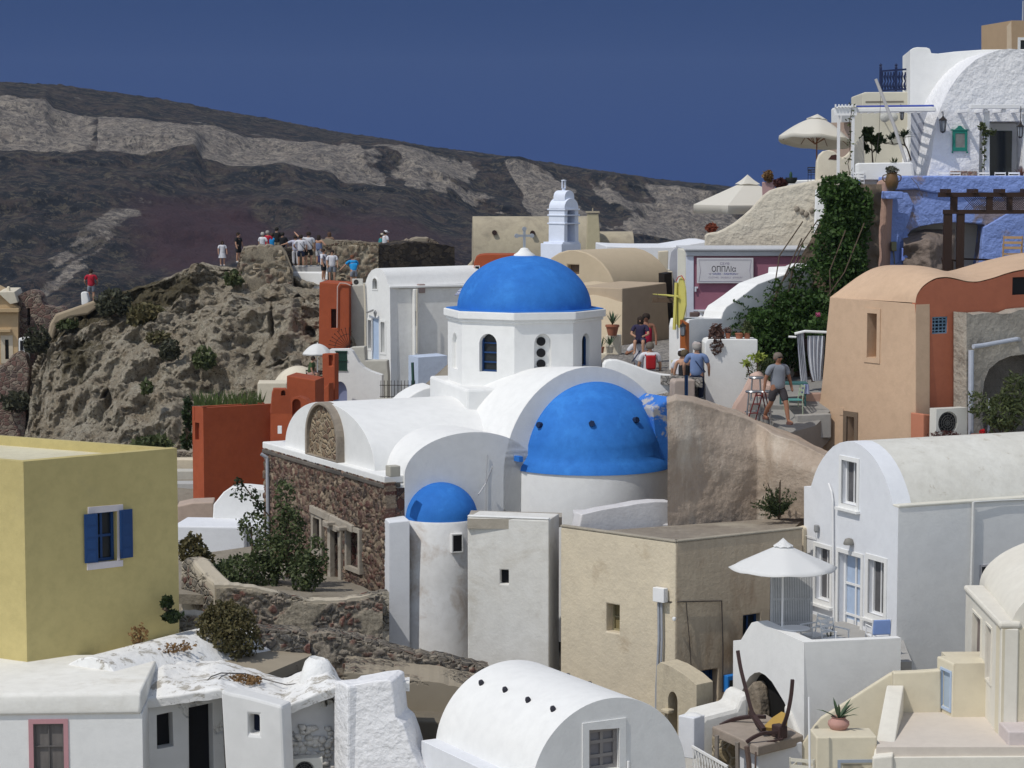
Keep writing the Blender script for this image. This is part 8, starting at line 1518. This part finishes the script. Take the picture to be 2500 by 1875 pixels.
def person(label,px,py,d,h=1.72,face=0,shirt='white',legs='navy',hair=(.03,.02,.015),sk=None,arms=((13,12),(13,12)),stride=0,lean=0,shorts=True,skirt=False,vest=False,hat=None,pack=None,strap=None,seated=False,child=False,feet=True,bald=False,glasses=False,shoes=(.5,.5,.5),longhair=False,group='people',zfoot=None,fat=1.22):
    """px,py: the feet in the photo; face: 0 looks at the camera, 180 away, 90 to the right. arms: (raise, bend) per side (left in picture first)"""
    sk=sk or SKIN; base=W(px,py,d)
    if zfoot is not None: base.z=zfoot
    t=thing('person',label,'person',base,group); M=Matrix.Rotation(R(180+face),3,'Z')@Matrix.Scale(h/1.72,3); L=lambda x,y,z:M@Vector((x*fat,y,z))
    # local: y forward (towards where the person looks after the 180 turn -> camera)
    hz=.92 if not seated else .50; ln=lean
    hip=[(-.10,0,hz),(.10,0,hz)]; che=(0,ln*.5,hz+.38); nk=(0,ln*.75,hz+.54)
    P=[(0,0,hz+.02),(0,ln*.2,hz+.18),(0,ln*.5,hz+.36),(0,ln*.65,hz+.48),(0,ln*.8,hz+.565),(0,ln*.9+.015,hz+.64),(0,ln*.95+.02,hz+.71),(0,ln+.012,hz+.78)]
    k_=(1+fat)/2; Rr=[(.155,.11),(.14,.10),(.165,.115),(.11,.08),(.052,.052),(.074,.082),(.082,.098),(.055,.065)]; E=[(i,i+1) for i in range(7)]
    legs_i=[];arm_i=[]
    for s,k in((-1,0),(1,1)):
        st=stride*(1 if k==0 else -1)
        if seated: knee=(s*.12,.40,hz-.02); ank=(s*.12,.40,.08)
        else: knee=(s*.105,st*.22+(.06 if st<0 else .03),.49); ank=(s*.10,st*.42-(.10 if st<0 else 0),.08+(.07 if st<0 else 0))
        toe=(ank[0]+s*.02,ank[1]+.17,max(.03,ank[2]-.05)); b=len(P); P+=[(s*.095,0,hz-.04),knee,((knee[0]+ank[0])/2,(knee[1]+ank[1])/2-.015,(knee[2]+ank[2])/2+.03),ank,toe]; Rr+=[.085,.058,.056,.036,(.04,.028)]
        E+=[(0,b),(b,b+1),(b+1,b+2),(b+2,b+3),(b+3,b+4)]; legs_i.append(b)
        ra,be=arms[k][0],arms[k][1]; fwd=arms[k][2] if len(arms[k])>2 else .15
        sh=(s*.185,ln*.65,hz+.47); ua=Vector((s*math.sin(R(ra)),fwd,-math.cos(R(ra)))).normalized()*.29; el=Vector(sh)+ua
        fo=Vector((s*math.sin(R(ra-be)),fwd+math.sin(R(be)),-math.cos(R(ra+be*.9)))).normalized()*.25; wr=el+fo; ha=wr+fo.normalized()*.10
        b=len(P); P+=[sh,tuple(el),tuple(wr),tuple(ha)]; Rr+=[.058,.043,.03,(.038,.022)]; E+=[(3,b),(b,b+1),(b+1,b+2),(b+2,b+3)]; arm_i.append(b)
    Rr=[(tuple(x*k_ for x in r) if isinstance(r,tuple) else r*k_) if not 4<=i<=7 else r for i,r in enumerate(Rr)]
    body=skin('body',[L(*p) for p in P],E,[tuple(x*h/1.72 for x in r) if isinstance(r,tuple) else r*h/1.72 for r in Rr],sk,t,base,sub=2)
    k=h/1.72; g=1.16
    # shirt
    c=cloth(*shirt) if isinstance(shirt,tuple) else cloth(shirt,{'white':(.72,.73,.77),'blue':(.17,.24,.42),'grey':(.19,.20,.23),'red':(.42,.02,.04),'black':(.02,.02,.022),'sky':(.02,.28,.62),'teal':(.05,.30,.33),'pink':(.40,.05,.10),'navy':(.02,.025,.06),'denim':(.18,.22,.36)}[shirt])
    sp=[(0,0,hz-.13),(0,ln*.2,hz+.14),(0,ln*.5,hz+.36),(0,ln*.62,hz+.475)]; sr=[(.195,.155),(.172,.138),(.19,.145),(.12,.09)]; se=[(0,1),(1,2),(2,3)]
    if not vest:
        for b in arm_i:
            a=Vector(P[b]); e=Vector(P[b+1]); q=len(sp); sp+=[tuple(a),tuple(a.lerp(e,.75))]; sr+=[.078,.07]; se+=[(3,q),(q,q+1)]
    skin('shirt',[L(*p) for p in sp],se,[tuple(x*k*k_ for x in r) if isinstance(r,tuple) else r*k*k_ for r in sr],c,t,base,sub=2)
    lc=cloth(*legs) if isinstance(legs,tuple) else cloth(legs,{'navy':(.018,.024,.05),'black':(.015,.016,.02),'grey':(.22,.24,.28),'white':(.66,.66,.70),'khaki':(.34,.29,.2),'plaid':(.05,.045,.05),'denim':(.18,.22,.36)}[legs])
    if skirt:
        mb=MB(); n=16; mb.lathe((0,0,0),[(.15,hz+.06),(.19,hz-.12),(.23,hz-.38)],n); mb.v=[base+L(v.x,v.y*.8,v.z) for v in mb.v]; mb.obj('skirt',lc,t,smooth=60)
    else:
        lp_=[(0,0,hz+.05),(0,0,hz-.02)]; lr=[(.165,.125),(.17,.13)]; le=[(0,1)]
        for b in legs_i:
            a=Vector(P[b]); kn=Vector(P[b+1]); an=Vector(P[b+3]); q=len(lp_)
            lp_+=[tuple(a),tuple(a.lerp(kn,.92))]; lr+=[.105,.088]; le+=[(1,q),(q,q+1)]
            if not shorts: lp_+=[tuple(kn.lerp(an,.95))]; lr+=[.06]; le+=[(q+1,q+2)]
        skin('shorts' if shorts else 'trousers',[L(*p) for p in lp_],le,[tuple(x*k*k_ for x in r) if isinstance(r,tuple) else r*k*k_ for r in lr],lc,t,base,sub=2)
    for b in legs_i:
        if feet: a=P[b+3]; mb=MB(); mb.lathe((0,0,0),[(.001,0),(.05,0),(.055,.03),(.045,.07),(.001,.08)],10,sy=2.3); mb.v=[base+L(v.x+a[0],v.y+a[1]+.055,v.z+a[2]-.085) for v in mb.v]; mb.obj('shoe',flat('shoe_%.2f'%shoes[0],shoes,.8),t,smooth=60)
    # hair
    hc=P[6]; mb=MB(); 
    if not bald:
        mb.lathe((0,0,0),[(.001,.122),(.055,.112),(.09,.07),(.102,.0),(.092,-.06 if not longhair else -.16),(.06,-.085 if not longhair else -.26)],14); mb.v=[base+L(v.x+hc[0],v.y*1.12+hc[1]-.030-(.012 if v.z<0 else 0),v.z+hc[2]+.012) for v in mb.v]; mb.obj('hair',flat('hair_%.3f'%hair[0],hair,.8,bump=.6),t,smooth=60)
    mb=MB(); mb.box(base+L(0,hc[1]+.115,hc[2]-.02),.022*k,.035*k,.05*k,rot=R(180+face)); 
    for sx in(-1,1): mb.lathe(base+L(sx*.088,hc[1],hc[2]-.01),[(.001,.03*k),(.016*k,.01*k),(.012*k,-.02*k),(.001,-.03*k)],6)
    mb.obj('nose_and_ears',sk,t)
    if glasses: mb=MB(); mb.box(base+L(0,hc[1]+.105,hc[2]+.012),.15*k,.02*k,.035*k,rot=R(180+face)); mb.obj('sunglasses',flat('black_plastic',(.012,.012,.014),.2),t)
    if hat: mb=MB(); mb.lathe((0,0,0),[(.001,.14),(.06,.135),(.105,.09),(.112,.03),(.118,.025),(.001,.02)],16); mb.box((0,.13,.03),.14,.12,.012); mb.v=[base+L(v.x+hc[0],v.y*1.1+hc[1],v.z+hc[2]+.01) for v in mb.v]; mb.obj('hat',cloth(*hat),t,smooth=40)
    if pack: mb=MB(); mb.box(base+L(0,-.20+ln*.5,hz+.27),.28*k,.16*k,.40*k,rot=R(180+face)); mb.obj('backpack',cloth(*pack),t,bevel=.05*k,seg=3); mb=MB(); [mb.tube([base+L(sx*.11,-.14+ln*.5,hz+.45),base+L(sx*.12,.0+ln*.6,hz+.54),base+L(sx*.12,.14+ln*.5,hz+.40),base+L(sx*.13,.10,hz+.16)],.02*k,5) for sx in(-1,1)]; mb.obj('strap',cloth(*pack),t)
    if strap: mb=MB(); mb.tube([base+L(-.13,-.02+ln*.6,hz+.535),base+L(0,-.155+ln*.5,hz+.33),base+L(.19,-.10,hz+.02)],.016*k,5); mb.tube([base+L(-.13,-.02+ln*.6,hz+.535),base+L(0,.155+ln*.5,hz+.33),base+L(.19,.10,hz+.02)],.016*k,5); mb.obj('bag_strap',cloth(*strap),t)
    return t
TR='tourists on the ruined castle'
z_pl=W(750,650,122.5).z
person('person in a pale grey shirt leaning left with an arm stretched on the castle wall',722,655,122.6,1.62,170,('palegrey',(.50,.50,.60)),'white',arms=((65,10),(15,10)),shorts=False,group=TR,zfoot=z_pl)
person('person in white shirt and navy shorts with dark shoulder bag, middle of the trio',735,657,121.8,1.66,175,'white','navy',arms=((30,40),(15,20)),strap=('black',(.02,.02,.022)),group=TR,zfoot=z_pl)
person('tall person in white shirt and black shorts with one arm raised to the head',754,655,122.2,1.80,190,'white','black',arms=((120,80),(15,10)),strap=('black',(.02,.02,.022)),group=TR,zfoot=z_pl)
person('person with long dark hair in a pale top and short shorts at the castle wall',779,652,122.8,1.62,150,'denim','white',arms=((20,10),(35,100)),longhair=True,vest=True,group=TR,zfoot=z_pl)
person('boy in white shirt and black shorts in profile, in front of the castle',790,686,117.5,1.62,70,'white','black',arms=((35,60),(10,10)),pack=('navybag',(.05,.05,.12)),group=TR)
person('boy in a white printed shirt and grey shorts facing us in front of the castle',811,690,117,1.62,10,'white','grey',arms=((10,10),(10,15)),group=TR)
person('person with long brown hair half hidden behind the castle wall',805,640,126.5,1.62,150,('brown',(.20,.13,.09)),'khaki',longhair=True,hair=(.08,.045,.03),group=TR)
person('person in a teal shirt and pale sun hat bending behind the right castle wall',927,638,127,1.5,90,'teal','khaki',hat=('straw',(.50,.45,.36)),lean=.15,group=TR)
person('person in a white shirt and white cap, rightmost on the castle wall',941,637,126.5,1.62,120,'white','khaki',hat=('whitecap',(.7,.7,.72)),group=TR)
for i,(px,py,sh,hr,lab) in enumerate(((642,640,'white',(.4,.38,.35),'pale haired person at the left end behind the castle bastion'),(654,636,'red',(.3,.28,.26),'person in a red shirt with grey hair behind the castle bastion'),(664,642,'sky',(.05,.04,.03),'person in a pale blue shirt behind the castle bastion'),(676,628,'black',(.02,.018,.015),'tall person in black clothes standing behind the castle bastion'),(690,640,'black',(.02,.018,.015),'person in black crouching right of the tall one behind the bastion'))):
    person(lab,px,py,126,1.60,150+10*i,sh,'khaki',hair=hr,group=TR)
person('person in a blue shirt leaning forward beside the rooftop air conditioner',864,700,115.5,1.55,200,'sky','grey',lean=.35,arms=((40,10),(20,20)),hair=(.15,.06,.03))
person('small child in a white dress standing on the ridge path left of the castle',543,648,120,1.25,20,'white','white',skirt=True,longhair=True)
person('dark dressed person at the left foot of the castle bastion',582,640,123,1.55,60,'black','black')
person('person in a red shirt with backpack straps looking out from the hillside',223,738,121,1.70,185,'red','grey',arms=((20,30),(20,30)),strap=('darkred',(.2,.01,.02)))
person('woman in a green top sitting at the rust red terrace under the small parasol',757,935,102.6,1.55,80,('olive',(.06,.10,.04)),('floral',(.40,.25,.22)),seated=True,lean=.18,longhair=False,group='people')
ZS=lambda x,y,d:W(x,y,d).z
LG='people in the lane'
m1=person('man in a white shirt with a dark shoulder strap carrying a girl on his shoulders',1563,965,67,1.78,-12,'white',('checked',(.42,.45,.52)),arms=((30,110,.4),(30,110,.4)),strap=('navystrap',(.03,.05,.14)),sk=SKIND,glasses=True,bald=True,group=LG)
person('dark haired girl in a dark purple shirt riding on the man\'s shoulders',1563,864,66.95,1.40,-10,('plum',(.035,.03,.07)),('skinshort',(.05,.05,.09)),seated=True,longhair=True,arms=((15,60,.5),(15,60,.5)),group=LG,feet=False)
person('woman in a bright red top with sunglasses walking behind the girl',1577,905,69.5,1.70,-5,('crimson',(.50,.02,.06)),'navy',hair=(.03,.015,.012),vest=True,glasses=True,group=LG,sk=SKIND)
person('person with grey hair and a red backpack seen from behind',1586,985,66.2,1.74,185,'white','grey',hair=(.14,.12,.10),pack=('redpack',(.36,.015,.02)),group=LG)
person('woman with short hair in a black vest seen from behind',1671,1000,64.6,1.66,170,'black','black',hair=(.10,.075,.045),vest=True,group=LG)
person('person in white with a white sun hat hidden behind the woman in black',1664,1000,65.2,1.68,160,'white','white',hat=('whitehat',(.75,.75,.78)),group=LG)
person('man in a blue shirt and pale cap with a shoulder strap, seen from behind',1700,992,64.1,1.74,168,'blue','navy',hat=('beigecap',(.42,.36,.34)),hair=(.3,.28,.26),strap=('darkblue',(.03,.05,.12)),shorts=False,arms=((22,20),(18,20)),group=LG)
person('grey haired man in grey t-shirt and plaid shorts walking down the steps',1898,1033,61.6,1.86,25,'grey','plaid',hair=(.16,.13,.11),sk=SKIND,arms=((16,10,.05),(14,10,-.25)),stride=.75,glasses=True,shoes=(.12,.06,.05))

# ---------- haze ----------
m=bpy.data.materials.new('air_haze'); m.use_nodes=True; n=m.node_tree; n.nodes.clear(); v=N(n,'ShaderNodeVolumePrincipled'); v.inputs['Color'].default_value=(.55,.70,1,1); v.inputs['Density'].default_value=.00006; v.inputs['Anisotropy'].default_value=0
o_=N(n,'ShaderNodeOutputMaterial'); n.links.new(v.outputs[0],o_.inputs['Volume'])
mb=MB(); x0,x1,y0,y1,z0,z1=-3600,3600,-400,3600,-191,180
mb.add([(x,y,z) for x in(x0,x1) for y in(y0,y1) for z in(z0,z1)],[(0,1,3,2),(4,6,7,5),(0,4,5,1),(2,3,7,6),(0,2,6,4),(1,5,7,3)]); tag(mb.obj('haze',m),kind='stuff')
